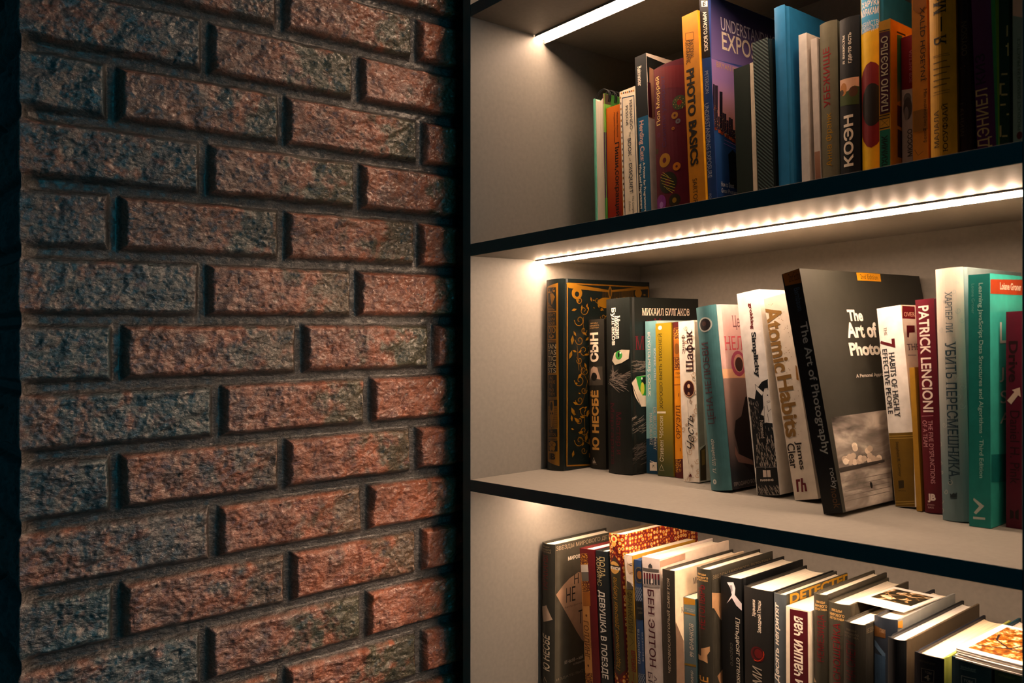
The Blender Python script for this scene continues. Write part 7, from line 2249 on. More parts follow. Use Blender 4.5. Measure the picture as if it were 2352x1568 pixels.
  ('l','s',[0.3,27.0,8.6,28.4,5.6],'#a89e94'),
  ('l','s',[0.4,4.6,8.4,6.1,5.3],'#a89e94'),
  ('l','s',[0.3,12.6,10.0,14.1,7.0],'#a89e94'),
  ('l','s',[0.3,37.2,9.7,38.6,6.7],'#a89e94'),
  ('l','s',[0.3,8.8,5.1,10.3,2.1],'#a89e94'),
  ('l','s',[0.3,4.3,3.6,5.8,0.6],'#a89e94'),
  ('l','s',[0.4,27.2,6.8,28.6,3.8],'#a89e94'),
  ('l','s',[0.3,3.4,9.0,4.9,6.0],'#a89e94'),
  ('l','s',[0.3,10.8,3.9,12.3,0.9],'#a89e94'),
  ('l','s',[0.4,14.3,6.5,15.8,3.5],'#a89e94'),
  ('l','s',[0.3,22.8,6.9,24.3,3.9],'#a89e94'),
  ('l','s',[0.3,24.6,7.2,26.0,4.2],'#a89e94'),
  ('l','s',[0.4,6.0,7.2,7.6,4.2],'#a89e94'),
  ('l','s',[0.3,12.8,7.7,14.3,4.7],'#a89e94'),
  ('l','s',[0.3,23.9,9.2,25.3,6.2],'#a89e94'),
  ('l','s',[0.2,29.4,10.2,30.8,7.2],'#a89e94'),
  ('l','s',[0.2,29.3,3.0,30.8,0.0],'#a89e94'),
  ('l','s',[0.3,3.9,5.6,5.4,2.6],'#a89e94'),
  ('l','s',[0.3,26.5,10.3,28.0,7.3],'#a89e94'),
  ('l','s',[0.3,7.3,8.1,8.8,5.0],'#a89e94'),
  ('l','s',[0.4,20.1,3.5,21.6,0.5],'#a89e94'),
  ('l','s',[0.3,24.3,3.6,25.8,0.5],'#a89e94'),
  ('l','s',[0.3,19.3,8.0,20.8,5.0],'#a89e94'),
  ('l','s',[0.3,4.8,3.4,6.3,0.4],'#a89e94'),
  ('l','s',[0.4,30.3,2.7,31.8,-0.3],'#a89e94'),
  ('l','s',[0.4,15.6,3.6,17.1,0.5],'#a89e94'),
  ('l','s',[0.4,5.7,4.6,7.2,1.5],'#a89e94'),
  ('l','s',[0.3,18.7,8.4,20.2,5.4],'#a89e94'),
  ('l','s',[0.3,16.3,2.9,17.8,-0.1],'#a89e94'),
  ('l','s',[0.3,10.6,5.6,12.1,2.6],'#a89e94'),
  ('l','s',[0.3,24.5,6.8,25.9,3.8],'#a89e94'),
  ('l','s',[0.3,1.9,4.0,3.4,1.0],'#a89e94'),
  ('l','s',[0.3,10.3,6.6,11.8,3.6],'#a89e94'),
  ('l','s',[0.4,19.8,3.1,21.3,0.1],'#a89e94'),
  ('l','s',[0.3,12.9,8.0,14.4,4.9],'#a89e94'),
  ('l','s',[0.2,6.7,3.0,8.2,-0.0],'#a89e94'),
  ('l','s',[0.3,20.3,8.4,21.8,5.4],'#a89e94'),
  ('l','s',[0.4,2.9,9.1,4.4,6.0],'#a89e94'),
  ('l','s',[0.3,31.2,8.7,32.7,5.7],'#a89e94'),
  ('l','s',[0.3,2.5,10.0,4.0,6.9],'#a89e94'),
  ('l','s',[0.3,38.4,7.8,39.8,4.9],'#a89e94'),
  ('l','s',[0.4,3.8,10.0,5.3,7.0],'#a89e94'),
  ('l','s',[0.4,28.7,2.9,30.2,-0.1],'#a89e94'),
  ('l','s',[0.2,31.0,8.4,32.4,5.4],'#a89e94'),
  ('l','s',[0.3,11.8,10.3,13.3,7.2],'#a89e94'),
  ('l','s',[0.2,28.4,6.5,29.9,3.5],'#a89e94'),
  ('l','s',[0.4,12.3,3.7,13.8,0.6],'#a89e94'),
  ('l','s',[0.4,28.5,4.5,30.0,1.5],'#a89e94'),
  ('l','s',[0.3,22.4,7.5,23.9,4.4],'#a89e94'),
  ('l','s',[0.3,12.3,10.5,13.8,7.5],'#a89e94'),
  ('l','s',[0.2,18.9,9.7,20.4,6.7],'#a89e94'),
  ('l','s',[0.4,10.6,7.7,12.1,4.7],'#a89e94'),
  ('l','s',[0.4,19.3,3.7,20.8,0.7],'#a89e94'),
  ('l','s',[0.3,23.8,7.9,25.3,4.9],'#a89e94'),
  ('l','s',[0.4,13.0,5.5,14.5,2.4],'#a89e94'),
  ('l','s',[0.2,31.2,8.1,32.7,5.1],'#a89e94'),
  ('l','s',[0.3,1.1,6.0,2.6,3.0],'#a89e94'),
  ('l','s',[0.3,1.3,8.4,2.8,5.4],'#a89e94'),
  ('l','s',[0.3,8.7,5.3,10.2,2.2],'#a89e94'),
  ('l','s',[0.3,11.5,4.7,13.0,1.6],'#a89e94'),
  ('l','s',[0.3,36.3,9.5,37.7,6.5],'#a89e94'),
  ('l','s',[0.3,27.6,4.5,29.1,1.5],'#a89e94'),
  ('l','s',[0.3,33.9,5.3,35.4,2.3],'#a89e94'),
  ('l','s',[0.3,4.2,9.4,5.8,6.3],'#a89e94'),
  ('l','s',[0.4,22.2,9.9,23.7,6.9],'#a89e94'),
  ('l','s',[0.3,14.3,6.8,15.8,3.8],'#a89e94'),
  ('l','s',[0.3,33.0,8.0,34.5,5.0],'#a89e94'),
  ('l','s',[0.3,23.9,5.2,25.4,2.2],'#a89e94'),
  ('l','s',[0.3,11.7,6.9,13.2,3.8],'#a89e94'),
  ('l','s',[0.3,25.9,9.5,27.4,6.5],'#a89e94'),
  ('l','s',[0.2,22.7,9.0,24.2,6.0],'#a89e94'),
  ('l','s',[0.3,36.7,10.3,38.1,7.3],'#a89e94'),
  ('l','s',[0.3,12.7,10.6,14.3,7.5],'#a89e94'),
  ('l','s',[0.4,7.2,7.5,8.7,4.5],'#a89e94'),
  ('l','s',[0.3,4.1,8.0,5.6,4.9],'#a89e94'),
  ('l','s',[0.3,25.3,10.4,26.8,7.4],'#a89e94'),
  ('l','s',[0.3,11.3,3.3,12.9,0.3],'#a89e94'),
  ('l','s',[0.3,10.9,6.8,12.4,3.8],'#a89e94'),
  ('l','s',[0.4,6.5,5.3,8.0,2.2],'#a89e94'),
  ('p','s',[14.4,86.8,19.4,84.7,19.6,56.5,11.8,56.4],'#0c1014'),
  ('t','s',[13.6,18.2,61.1,80.0],'#d8ccc0','Normand',-1,0,0,0),
  ('p','s',[11.3,26.9,15.5,26.6,15.1,19.2,10.8,19.3],'#e0d0c4'),
  ('p','s',[16.2,26.6,20.4,26.6,20.3,19.1,16.0,19.2],'#e0d0c4'),
  ('t','s',[6.7,23.0,14.9,17.2],'#d8ccc0','MANNING',0,0.05,0,0),
]),
('paperback_book', 'cream-white book with speckled brown title, leaning against the black photography book', 'book', 'pb', 'B', 0.3848, 0.133, 1.18373, 0.027, 0.2149, 0.15, 10.1, 0, 0.0, ('#eee2d2', '#e6d8c4', '#e6d8c4', '#eee2cc'), 0.5, [
  ('t','s',[-2.4,19.0,134.2,205.0],'#94703a','Atomic',-1,0.03,0,0),
  ('t','s',[1.1,18.6,65.0,130.2],'#94703a','Habits',-1,0.03,0,0),
  ('t','s',[9.8,18.0,30.7,60.2],'#2a2420','James',-1,0.02,0,0),
  ('t','s',[0.6,9.6,32.9,59.0],'#2a2420','Clear',-1,0.02,0,0),
  ('e','s',[23.2,173.2,0.4,0.4],'#8a6224'),
  ('e','s',[17.7,188.8,0.4,0.4],'#8a6224'),
  ('e','s',[7.9,197.0,0.4,0.4],'#8a6224'),
  ('e','s',[8.2,66.8,0.4,0.4],'#8a6224'),
  ('e','s',[13.1,116.3,0.4,0.4],'#8a6224'),
  ('e','s',[13.6,142.9,0.4,0.4],'#8a6224'),
  ('e','s',[20.4,178.8,0.4,0.4],'#8a6224'),
  ('e','s',[7.6,196.4,0.4,0.4],'#8a6224'),
  ('e','s',[8.2,206.4,0.4,0.4],'#8a6224'),
  ('e','s',[22.1,147.8,0.4,0.4],'#8a6224'),
  ('e','s',[5.4,155.0,0.4,0.4],'#8a6224'),
  ('e','s',[23.9,168.6,0.4,0.4],'#8a6224'),
  ('e','s',[15.8,198.3,0.4,0.4],'#8a6224'),
  ('e','s',[17.0,153.1,0.4,0.4],'#8a6224'),
  ('e','s',[17.6,158.5,0.4,0.4],'#8a6224'),
  ('e','s',[16.9,136.0,0.4,0.4],'#8a6224'),
  ('e','s',[15.9,79.4,0.4,0.4],'#8a6224'),
  ('e','s',[4.0,189.6,0.4,0.4],'#8a6224'),
  ('e','s',[14.1,73.5,0.4,0.4],'#8a6224'),
  ('e','s',[22.8,178.0,0.4,0.4],'#8a6224'),
  ('e','s',[18.7,124.2,0.4,0.4],'#8a6224'),
  ('e','s',[9.7,83.1,0.4,0.4],'#8a6224'),
  ('e','s',[21.6,155.1,0.4,0.4],'#8a6224'),
  ('e','s',[19.0,187.3,0.4,0.4],'#8a6224'),
  ('e','s',[17.4,193.0,0.4,0.4],'#8a6224'),
  ('e','s',[23.4,106.2,0.4,0.4],'#8a6224'),
  ('e','s',[14.3,87.8,0.4,0.4],'#8a6224'),
  ('e','s',[5.9,181.1,0.4,0.4],'#8a6224'),
  ('e','s',[14.0,132.1,0.4,0.4],'#8a6224'),
  ('e','s',[21.8,195.8,0.4,0.4],'#8a6224'),
  ('e','s',[18.0,134.4,0.4,0.4],'#8a6224'),
  ('e','s',[8.0,177.4,0.4,0.4],'#8a6224'),
  ('e','s',[9.8,207.2,0.4,0.4],'#8a6224'),
  ('e','s',[11.9,169.9,0.4,0.4],'#8a6224'),
  ('e','s',[20.7,152.4,0.4,0.4],'#8a6224'),
  ('e','s',[7.4,81.9,0.4,0.4],'#8a6224'),
  ('e','s',[6.5,152.4,0.4,0.4],'#8a6224'),
  ('e','s',[23.9,111.5,0.4,0.4],'#8a6224'),
  ('e','s',[19.1,177.7,0.4,0.4],'#8a6224'),
  ('e','s',[3.1,166.9,0.4,0.4],'#8a6224'),
  ('e','s',[10.7,99.4,0.4,0.4],'#8a6224'),
  ('e','s',[12.0,183.8,0.4,0.4],'#8a6224'),
  ('e','s',[11.5,175.0,0.4,0.4],'#8a6224'),
  ('e','s',[12.0,144.2,0.4,0.4],'#8a6224'),
  ('e','s',[9.4,124.4,0.4,0.4],'#8a6224'),
  ('e','s',[4.4,196.3,0.4,0.4],'#8a6224'),
  ('e','s',[13.8,192.5,0.4,0.4],'#8a6224'),
  ('e','s',[20.1,154.9,0.4,0.4],'#8a6224'),
  ('e','s',[18.2,134.7,0.4,0.4],'#8a6224'),
  ('e','s',[5.1,69.8,0.4,0.4],'#8a6224'),
  ('e','s',[5.5,207.5,0.4,0.4],'#8a6224'),
  ('e','s',[15.2,152.1,0.4,0.4],'#8a6224'),
  ('e','s',[10.9,102.2,0.4,0.4],'#8a6224'),
  ('e','s',[3.8,72.1,0.4,0.4],'#8a6224'),
  ('e','s',[8.0,89.7,0.4,0.4],'#8a6224'),
  ('e','s',[4.3,84.6,0.4,0.4],'#8a6224'),
  ('e','s',[19.7,70.1,0.4,0.4],'#8a6224'),
  ('e','s',[16.0,67.1,0.4,0.4],'#8a6224'),
  ('e','s',[23.3,180.2,0.4,0.4],'#8a6224'),
  ('e','s',[4.8,146.2,0.4,0.4],'#8a6224'),
  ('e','s',[13.8,121.3,0.4,0.4],'#8a6224'),
  ('e','s',[6.4,141.4,0.4,0.4],'#8a6224'),
  ('e','s',[15.1,190.0,0.4,0.4],'#8a6224'),
  ('e','s',[5.8,144.4,0.4,0.4],'#8a6224'),
  ('e','s',[18.5,144.0,0.4,0.4],'#8a6224'),
  ('e','s',[13.4,105.8,0.4,0.4],'#8a6224'),
  ('e','s',[10.7,151.9,0.4,0.4],'#8a6224'),
  ('e','s',[7.0,176.8,0.4,0.4],'#8a6224'),
  ('e','s',[5.4,145.4,0.4,0.4],'#8a6224'),
  ('e','s',[18.4,103.7,0.4,0.4],'#8a6224'),
  ('p','s',[5.0,21.4,9.9,21.4,9.8,18.9,7.3,18.8,6.5,8.4,4.0,8.5],'#6a1020'),
  ('p','s',[10.9,22.4,13.3,22.2,12.9,17.2,15.6,17.0,16.2,8.4,13.6,8.6,13.7,15.0,12.1,15.1,11.6,8.0,9.4,8.2],'#6a1020'),
  ('p','s',[25.5,138.5,28.1,135.1,28.5,120.5,24.1,123.4],'#a07030'),
]),
('paperback_book', 'large black photography paperback with cloud landscape cover, leaning left on middle shelf', 'book', 'pb', 'B', 0.444, 0.087, 1.18459, 0.0205, 0.2369, 0.234, 11.43, 2.6, 0.0, ('#0c1114', '#30302a', '#14181a', '#f0e6d4'), 0.5, [
  ('p','s',[0.9,237.0,26.8,236.5,26.1,221.9,1.7,224.3],'#9a5a10'),
  ('t','s',[7.0,22.6,226.3,235.2],'#4a2c08','2nd Edition',0,0,0,0),
  ('t','s',[10.6,17.1,196.1,219.1],'#3e5a78','Barnbaum',-1,0,0,0),
  ('t','s',[8.0,18.7,55.3,184.3],'#cfd4d2','The Art of Photography',-1,0.012,0,0),
  ('t','s',[12.7,20.0,22.7,42.0],'#c8cccc','rocky',-1,0,0,0),
  ('t','s',[12.0,19.2,4.5,22.8],'#6a4a28','nook',-1,0,0,0),
  ('p','c',[101.9,236.2,149.4,237.9,148.4,227.9,101.5,227.8],'#d89418'),
  ('t','c',[108.1,142.7,229.7,234.9],'#4a3008','2nd Edition',0,0,0,0),
  ('p','c',[8.3,89.1,112.7,90.2,88.8,-4.0,4.5,-4.7],'tex:clouds'),
  ('l','c',[0.5,12.7,27.6,93.3,27.3],'#6a625a'),
  ('l','c',[0.5,11.2,23.0,91.7,22.9],'#6a625a'),
  ('l','c',[0.5,9.7,18.5,90.1,18.4],'#6a625a'),
  ('l','c',[0.5,8.3,14.0,88.5,14.0],'#6a625a'),
  ('l','c',[0.5,6.8,9.6,86.9,9.6],'#6a625a'),
  ('e','c',[78.8,43.7,5.2,3.1],'#e8d8c4'),
  ('e','c',[34.5,44.0,4.9,3.0],'#d8c4b0'),
  ('e','c',[27.0,44.9,4.8,3.0],'#c0ac9a'),
  ('e','c',[20.9,46.7,4.8,3.0],'#c0ac9a'),
  ('e','c',[70.9,42.1,5.1,3.1],'#d8c4b0'),
  ('e','c',[45.7,46.6,5.0,3.0],'#d8c4b0'),
  ('e','c',[42.1,44.0,4.9,3.0],'#c0ac9a'),
  ('e','c',[21.8,48.0,4.8,3.0],'#e8d8c4'),
  ('e','c',[33.9,50.0,4.9,3.0],'#c0ac9a'),
  ('e','c',[60.5,52.4,5.1,3.1],'#d8c4b0'),
  ('e','c',[65.6,54.2,5.1,3.1],'#c0ac9a'),
  ('e','c',[39.1,59.4,4.9,3.0],'#e8d8c4'),
  ('e','c',[77.8,40.9,5.2,3.1],'#c0ac9a'),
  ('e','c',[47.0,44.4,5.0,3.0],'#c0ac9a'),
  ('e','c',[46.5,46.0,5.0,3.0],'#d8c4b0'),
  ('e','c',[73.8,41.6,5.2,3.1],'#c0ac9a'),
  ('e','c',[60.9,43.0,5.1,3.1],'#d8c4b0'),
  ('e','c',[68.2,44.1,5.1,3.1],'#c0ac9a'),
  ('e','c',[29.3,48.3,4.8,3.0],'#c0ac9a'),
  ('e','c',[68.9,42.6,5.1,3.1],'#c0ac9a'),
  ('e','c',[51.7,45.5,5.0,3.0],'#c0ac9a'),
  ('e','c',[39.2,56.8,4.9,3.0],'#d8c4b0'),
  ('e','c',[62.6,47.4,5.1,3.1],'#c0ac9a'),
  ('e','c',[17.8,48.3,4.8,3.0],'#c0ac9a'),
  ('e','c',[26.7,49.6,4.8,3.0],'#c0ac9a'),
  ('e','c',[19.1,46.0,4.8,3.0],'#e8d8c4'),
  ('e','c',[55.5,19.3,2.2,3.3],'#1c1a18'),
  ('p','c',[4.9,41.0,88.1,41.3,87.2,38.7,6.5,36.6],'#3a3632'),
  ('t','c',[69.7,97.8,183.8,195.9],'#f0ece4','The',0,0.04,0,0),
  ('t','c',[62.7,119.8,166.2,182.5],'#f0ece4','Art of',0,0.04,0,0),
  ('t','c',[61.7,183.4,143.8,161.4],'#f0ece4','Photography',0,0.04,0,0),
  ('t','c',[64.5,125.8,124.4,129.1],'#d8d0c4','A Personal Approach',0,0.02,0,0),
]),
('paperback_book', 'white paperback with olive-gold lower band, leaning right of the black photography book', 'book', 'pb', 'B', 0.4745, 0.166, 1.18649, 0.0245, 0.197, 0.14, 5.6, 0, 0.0015, ('#f5f2ee', '#e8d8c4', '#e8d8c4', '#eee2cc'), 0.5, [
  ('p','s',[-7.0,72.2,24.5,72.3,19.7,-1.1,-5.9,-1.7],'#6e5412'),
  ('p','s',[-6.7,69.5,24.5,69.4,24.5,68.9,-6.8,69.0],'#b89a4a'),
  ('p','s',[-6.6,67.2,24.4,67.1,24.3,66.6,-6.7,66.7],'#b89a4a'),
  ('p','s',[-5.0,4.4,20.2,5.9,20.2,5.4,-5.1,3.9],'#b89a4a'),
  ('p','s',[-4.9,2.1,20.1,3.7,20.0,3.2,-5.0,1.6],'#b89a4a'),
  ('p','c',[4.2,196.4,30.7,195.8,29.5,183.2,2.3,183.7],'#6a1018'),
  ('t','c',[6.2,81.1,185.6,190.0],'#e8b89a','OVER 25 MILLION',0,0,1,0),
  ('t','s',[5.9,8.8,169.0,177.2],'#6a4a3a','THE',-1,0,1,0),
  ('t','s',[0.2,15.9,155.8,165.0],'#5a1018','7',-1,0.03,0,0),
  ('t','s',[8.6,14.3,87.2,151.9],'#2c2c34','HABITS OF HIGHLY',-1,0.01,1,0),
  ('t','s',[1.7,7.2,91.1,155.7],'#2c2c34','EFFECTIVE PEOPLE',-1,0.01,1,0),
  ('t','s',[6.1,10.0,29.4,63.7],'#3a2c0c','Stephen R. Covey',-1,0,1,0),
  ('p','s',[5.8,25.4,11.5,26.0,11.2,18.5,5.7,17.6],'#2c220c'),
  ('t','s',[4.8,12.6,14.9,16.3],'#3a2c0c','SIMON &',0,0,0,0),
  ('p','c',[9.5,176.6,26.6,176.6,25.9,169.8,13.6,169.5,11.8,164.6,8.2,165.0],'#5a1018'),
  ('t','c',[6.1,82.1,152.0,158.4],'#4a3a44','THE HABITS',0,0,1,0),
  ('p','c',[6.1,147.6,24.2,147.2,24.1,146.6,5.9,147.1],'#4a3a44'),
]),
('paperback_book', 'thin short mustard booklet squeezed left of the maroon spine on the middle shelf', 'book', 'pb', 'B', 0.4996, 0.158, 1.18702, 0.005, 0.1375, 0.1, 2.96, 0, 0.0, ('#b08428', '#a87c24', '#a87c24', '#eee2cc'), 0.5, [
]),
('hardcover_book', 'maroon hardback with white capitals and dividing line, middle shelf', 'book', 'hb', 'B', 0.5082, 0.155, 1.1872, 0.0176, 0.2022, 0.13, 2.69, 0, 0.002, ('#5c0c1e', '#560c1c', '#560c1c', '#eadec6'), 0.5, [
  ('t','s',[3.1,13.0,95.2,196.0],'#f0dcd0','PATRICK LENCIONI',-1,0.02,0,0),
  ('p','s',[1.2,91.6,12.6,92.0,12.5,91.4,1.2,90.9],'#c8808a'),
  ('t','s',[7.5,11.6,28.0,87.2],'#d89aa0','THE FIVE DYSFUNCTIONS',-1,0,0,0),
  ('t','s',[1.8,6.3,62.3,87.2],'#d89aa0','OF A TEAM',-1,0,0,0),
  ('t','s',[3.6,11.3,10.0,18.2],'#e8d4cc','JB',0,0.05,0,0),
  ('t','s',[2.8,10.3,6.8,8.5],'#c8a0a0','JOSSEY-',0,0,0,0),
  ('t','s',[3.7,9.2,4.4,6.1],'#c8a0a0','BASS',0,0,0,0),
]),
('hardcover_book', 'grey-blue marbled hardback with dark upright lettering, left of the turquoise book', 'book', 'hb', 'B', 0.5339, 0.131, 1.18751, 0.0242, 0.2279, 0.14, 1.66, 0, 0.004, ('grad:#6f8a90:#c8c0b4:40:190', '#8aa0a4', '#8aa0a4', '#eadec6'), 0.5, [
  ('l','s',[0.5,18.2,223.3,18.6,221.6,19.5,220.6,20.7,220.3,21.6,220.7,22.2,221.8,22.3,222.9,21.9,223.9,21.3,224.5,20.6,224.5,20.1,224.1,19.9,223.5,19.9,222.9,20.2,222.5,20.5,222.4],'#b4b8b4'),
  ('l','s',[0.5,21.0,214.4,20.7,213.6,20.2,213.1,19.6,213.1,19.1,213.5,18.8,214.1,18.8,214.7,19.1,215.2,19.4,215.4,19.8,215.3,20.0,215.0,20.1,214.7,20.1,214.4,19.9,214.2,19.8,214.2],'#b4b8b4'),
  ('l','s',[0.5,15.1,206.4,15.4,205.1,16.2,204.3,17.1,204.1,17.9,204.5,18.3,205.3,18.4,206.2,18.1,207.0,17.6,207.4,17.0,207.4,16.6,207.1,16.4,206.6,16.5,206.2,16.7,205.9,16.9,205.8],'#b4b8b4'),
  ('l','s',[0.5,7.3,198.5,7.5,197.7,8.0,197.1,8.6,197.0,9.1,197.3,9.4,197.8,9.5,198.4,9.3,198.9,8.9,199.2,8.6,199.2,8.3,199.0,8.2,198.7,8.2,198.4,8.4,198.2,8.5,198.1],'#b4b8b4'),
  ('l','s',[0.5,17.5,189.0,17.9,187.5,18.8,186.5,19.9,186.3,20.8,186.8,21.3,187.8,21.4,188.9,21.0,189.8,20.4,190.3,19.8,190.3,19.3,189.9,19.1,189.3,19.2,188.8,19.4,188.4,19.7,188.4],'#b4b8b4'),
  ('l','s',[0.5,24.2,180.0,23.8,178.7,23.0,178.0,22.1,177.9,21.3,178.5,20.9,179.4,20.9,180.4,21.2,181.1,21.8,181.5,22.3,181.4,22.7,181.0,22.9,180.4,22.8,180.0,22.6,179.7,22.3,179.7],'#b4b8b4'),
  ('l','s',[0.5,2.6,172.9,3.0,171.5,3.8,170.7,4.8,170.5,5.6,170.9,6.1,171.8,6.2,172.8,5.9,173.6,5.3,174.1,4.7,174.1,4.3,173.7,4.1,173.2,4.2,172.7,4.4,172.4,4.7,172.3],'#b4b8b4'),
  ('l','s',[0.5,18.0,163.3,17.6,162.0,16.7,161.2,15.7,161.1,14.9,161.7,14.4,162.6,14.4,163.7,14.8,164.5,15.4,164.9,16.0,164.8,16.4,164.4,16.6,163.8,16.5,163.3,16.2,163.0,16.0,163.0],'#b4b8b4'),
  ('l','s',[0.5,21.6,154.6,21.3,153.5,20.6,152.9,19.8,152.8,19.1,153.3,18.8,154.0,18.8,154.9,19.1,155.5,19.5,155.8,20.0,155.8,20.3,155.4,20.5,155.0,20.4,154.6,20.2,154.4,20.0,154.3],'#b4b8b4'),
  ('l','s',[0.5,6.2,146.7,6.6,145.5,7.3,144.8,8.2,144.6,8.9,145.0,9.3,145.8,9.4,146.7,9.1,147.4,8.6,147.8,8.1,147.8,7.7,147.5,7.5,147.0,7.6,146.6,7.8,146.3,8.0,146.2],'#b4b8b4'),
  ('l','s',[0.5,11.3,137.9,11.0,137.1,10.5,136.5,9.8,136.5,9.3,136.8,9.0,137.4,9.0,138.1,9.2,138.6,9.6,138.9,10.0,138.8,10.3,138.6,10.4,138.2,10.3,137.9,10.2,137.7,10.0,137.7],'#b4b8b4'),
  ('l','s',[0.5,18.2,129.2,17.7,127.7,16.7,126.7,15.6,126.6,14.7,127.2,14.2,128.3,14.2,129.4,14.6,130.4,15.3,130.8,15.9,130.7,16.4,130.3,16.6,129.7,16.5,129.1,16.2,128.8,15.9,128.7],'#b4b8b4'),
  ('l','s',[0.5,23.6,120.6,23.1,119.3,22.3,118.5,21.3,118.3,20.5,118.8,20.0,119.8,20.0,120.8,20.4,121.6,21.0,122.0,21.6,121.9,22.0,121.5,22.1,121.0,22.0,120.5,21.8,120.2,21.5,120.2],'#b4b8b4'),
  ('l','s',[0.5,15.6,112.2,16.1,110.5,17.1,109.5,18.3,109.3,19.3,109.9,19.9,111.1,20.0,112.3,19.6,113.3,18.9,113.8,18.2,113.8,17.7,113.3,17.4,112.6,17.5,112.0,17.8,111.6,18.1,111.6],'#b4b8b4'),
  ('l','s',[0.5,23.1,103.6,22.6,102.0,21.5,101.0,20.3,100.8,19.3,101.4,18.8,102.6,18.8,103.8,19.3,104.8,20.0,105.3,20.7,105.2,21.2,104.8,21.4,104.1,21.3,103.5,21.0,103.1,20.6,103.1],'#b4b8b4'),
  ('l','s',[0.5,11.5,95.0,11.8,94.0,12.4,93.4,13.2,93.3,13.8,93.7,14.2,94.4,14.2,95.2,14.0,95.8,13.6,96.1,13.1,96.1,12.8,95.8,12.6,95.3,12.7,95.0,12.9,94.7,13.1,94.7],'#b4b8b4'),
  ('l','s',[0.5,7.2,86.4,6.8,85.0,5.9,84.2,4.9,84.0,4.0,84.5,3.6,85.4,3.6,86.4,4.0,87.3,4.6,87.7,5.2,87.7,5.6,87.3,5.7,86.7,5.6,86.2,5.4,85.9,5.1,85.9],'#b4b8b4'),
  ('l','s',[0.5,11.8,77.9,11.3,76.5,10.4,75.6,9.3,75.4,8.5,75.9,8.0,76.9,8.0,77.9,8.4,78.8,9.0,79.3,9.6,79.3,10.1,78.9,10.3,78.3,10.2,77.7,9.9,77.4,9.6,77.4],'#b4b8b4'),
  ('l','s',[0.5,-2.4,68.8,-2.0,67.4,-1.1,66.6,-0.1,66.5,0.9,67.0,1.4,68.0,1.5,69.1,1.1,70.0,0.5,70.4,-0.1,70.3,-0.6,69.9,-0.8,69.3,-0.7,68.8,-0.5,68.5,-0.2,68.4],'#b4b8b4'),
  ('l','s',[0.5,16.1,61.0,15.7,59.8,14.9,59.1,14.1,59.0,13.4,59.4,13.0,60.1,13.0,61.0,13.3,61.7,13.8,62.1,14.3,62.0,14.7,61.7,14.8,61.3,14.7,60.8,14.5,60.6,14.3,60.5],'#b4b8b4'),
  ('l','s',[0.5,1.6,51.7,1.3,50.7,0.6,50.0,-0.1,49.9,-0.7,50.2,-1.1,50.9,-1.1,51.7,-0.8,52.3,-0.4,52.6,0.1,52.6,0.4,52.3,0.5,51.9,0.4,51.6,0.3,51.3,0.1,51.3],'#b4b8b4'),
  ('l','s',[0.5,-0.6,42.9,-0.3,42.0,0.2,41.4,1.0,41.4,1.6,41.8,1.9,42.5,2.0,43.2,1.7,43.8,1.3,44.0,0.9,44.0,0.6,43.7,0.4,43.3,0.5,42.9,0.7,42.7,0.8,42.7],'#b4b8b4'),
  ('l','s',[0.5,7.3,34.9,7.7,33.5,8.6,32.7,9.6,32.6,10.5,33.2,11.1,34.2,11.1,35.3,10.8,36.1,10.2,36.5,9.5,36.4,9.1,36.0,8.9,35.4,8.9,34.9,9.2,34.6,9.5,34.5],'#b4b8b4'),
  ('l','s',[0.5,2.9,25.9,3.2,24.7,4.0,23.9,5.0,23.9,5.8,24.4,6.3,25.4,6.3,26.3,6.0,27.1,5.5,27.4,4.9,27.4,4.5,27.0,4.3,26.4,4.4,25.9,4.6,25.7,4.8,25.6],'#b4b8b4'),
  ('l','s',[0.5,1.6,17.2,1.0,15.4,-0.2,14.2,-1.5,13.9,-2.6,14.5,-3.2,15.6,-3.2,17.0,-2.7,18.1,-1.9,18.7,-1.1,18.7,-0.6,18.2,-0.4,17.5,-0.5,16.9,-0.8,16.5,-1.2,16.4],'#b4b8b4'),
  ('l','s',[0.5,-2.4,8.2,-2.0,6.9,-1.1,6.1,-0.1,6.1,0.7,6.7,1.2,7.7,1.3,8.7,1.0,9.5,0.4,9.9,-0.2,9.8,-0.7,9.3,-0.8,8.8,-0.8,8.3,-0.6,8.0,-0.3,8.0],'#b4b8b4'),
  ('t','s',[9.5,15.4,169.6,206.5],'#2a4a5a','ХАРПЕР ЛИ',-1,0,1,0),
  ('t','s',[8.0,17.5,33.5,161.3],'#22404e','УБИТЬ ПЕРЕСМЕШНИКА...',-1,0.01,1,0),
  ('p','s',[8.7,24.9,10.3,23.9,12.0,25.7,13.2,24.5,14.8,26.2,14.7,21.3,8.9,20.8],'#1a2a30'),
  ('p','s',[8.9,20.3,14.7,21.0,14.6,20.3,8.9,19.7],'#1a2a30'),
]),
('paperback_book', 'turquoise paperback with orange author band on its cover, second from right on middle shelf', 'book', 'pb', 'B', 0.5619, 0.122, 1.1881, 0.0177, 0.2197, 0.19, 0.2, 0, 0.0, ('#1a8e88', '#3cc0b4', '#1a8e88', '#eee2cc'), 0.5, [
  ('t','s',[7.6,12.1,42.8,212.0],'#a8dcd4','Learning JavaScript Data Structures and Algorithms · Third Edition',-1,0.01,0,0),
  ('t','s',[2.7,5.2,185.8,211.8],'#6ab8b0','Loiane Groner',-1,0,0,0),
  ('p','c',[1.0,214.6,84.4,216.9,84.2,202.3,0.9,202.2],'#b0421a'),
  ('t','c',[21.5,70.2,206.2,212.7],'#f2d8c0','Loiane Groner',0,0.03,0,0),
  ('p','s',[3.9,25.0,12.6,18.8,5.7,10.8,3.9,12.2,8.4,18.2,3.5,23.0],'#c8d4cc'),
  ('p','s',[3.4,8.6,13.2,8.9,13.2,7.0,3.4,6.5],'#c8d4cc'),
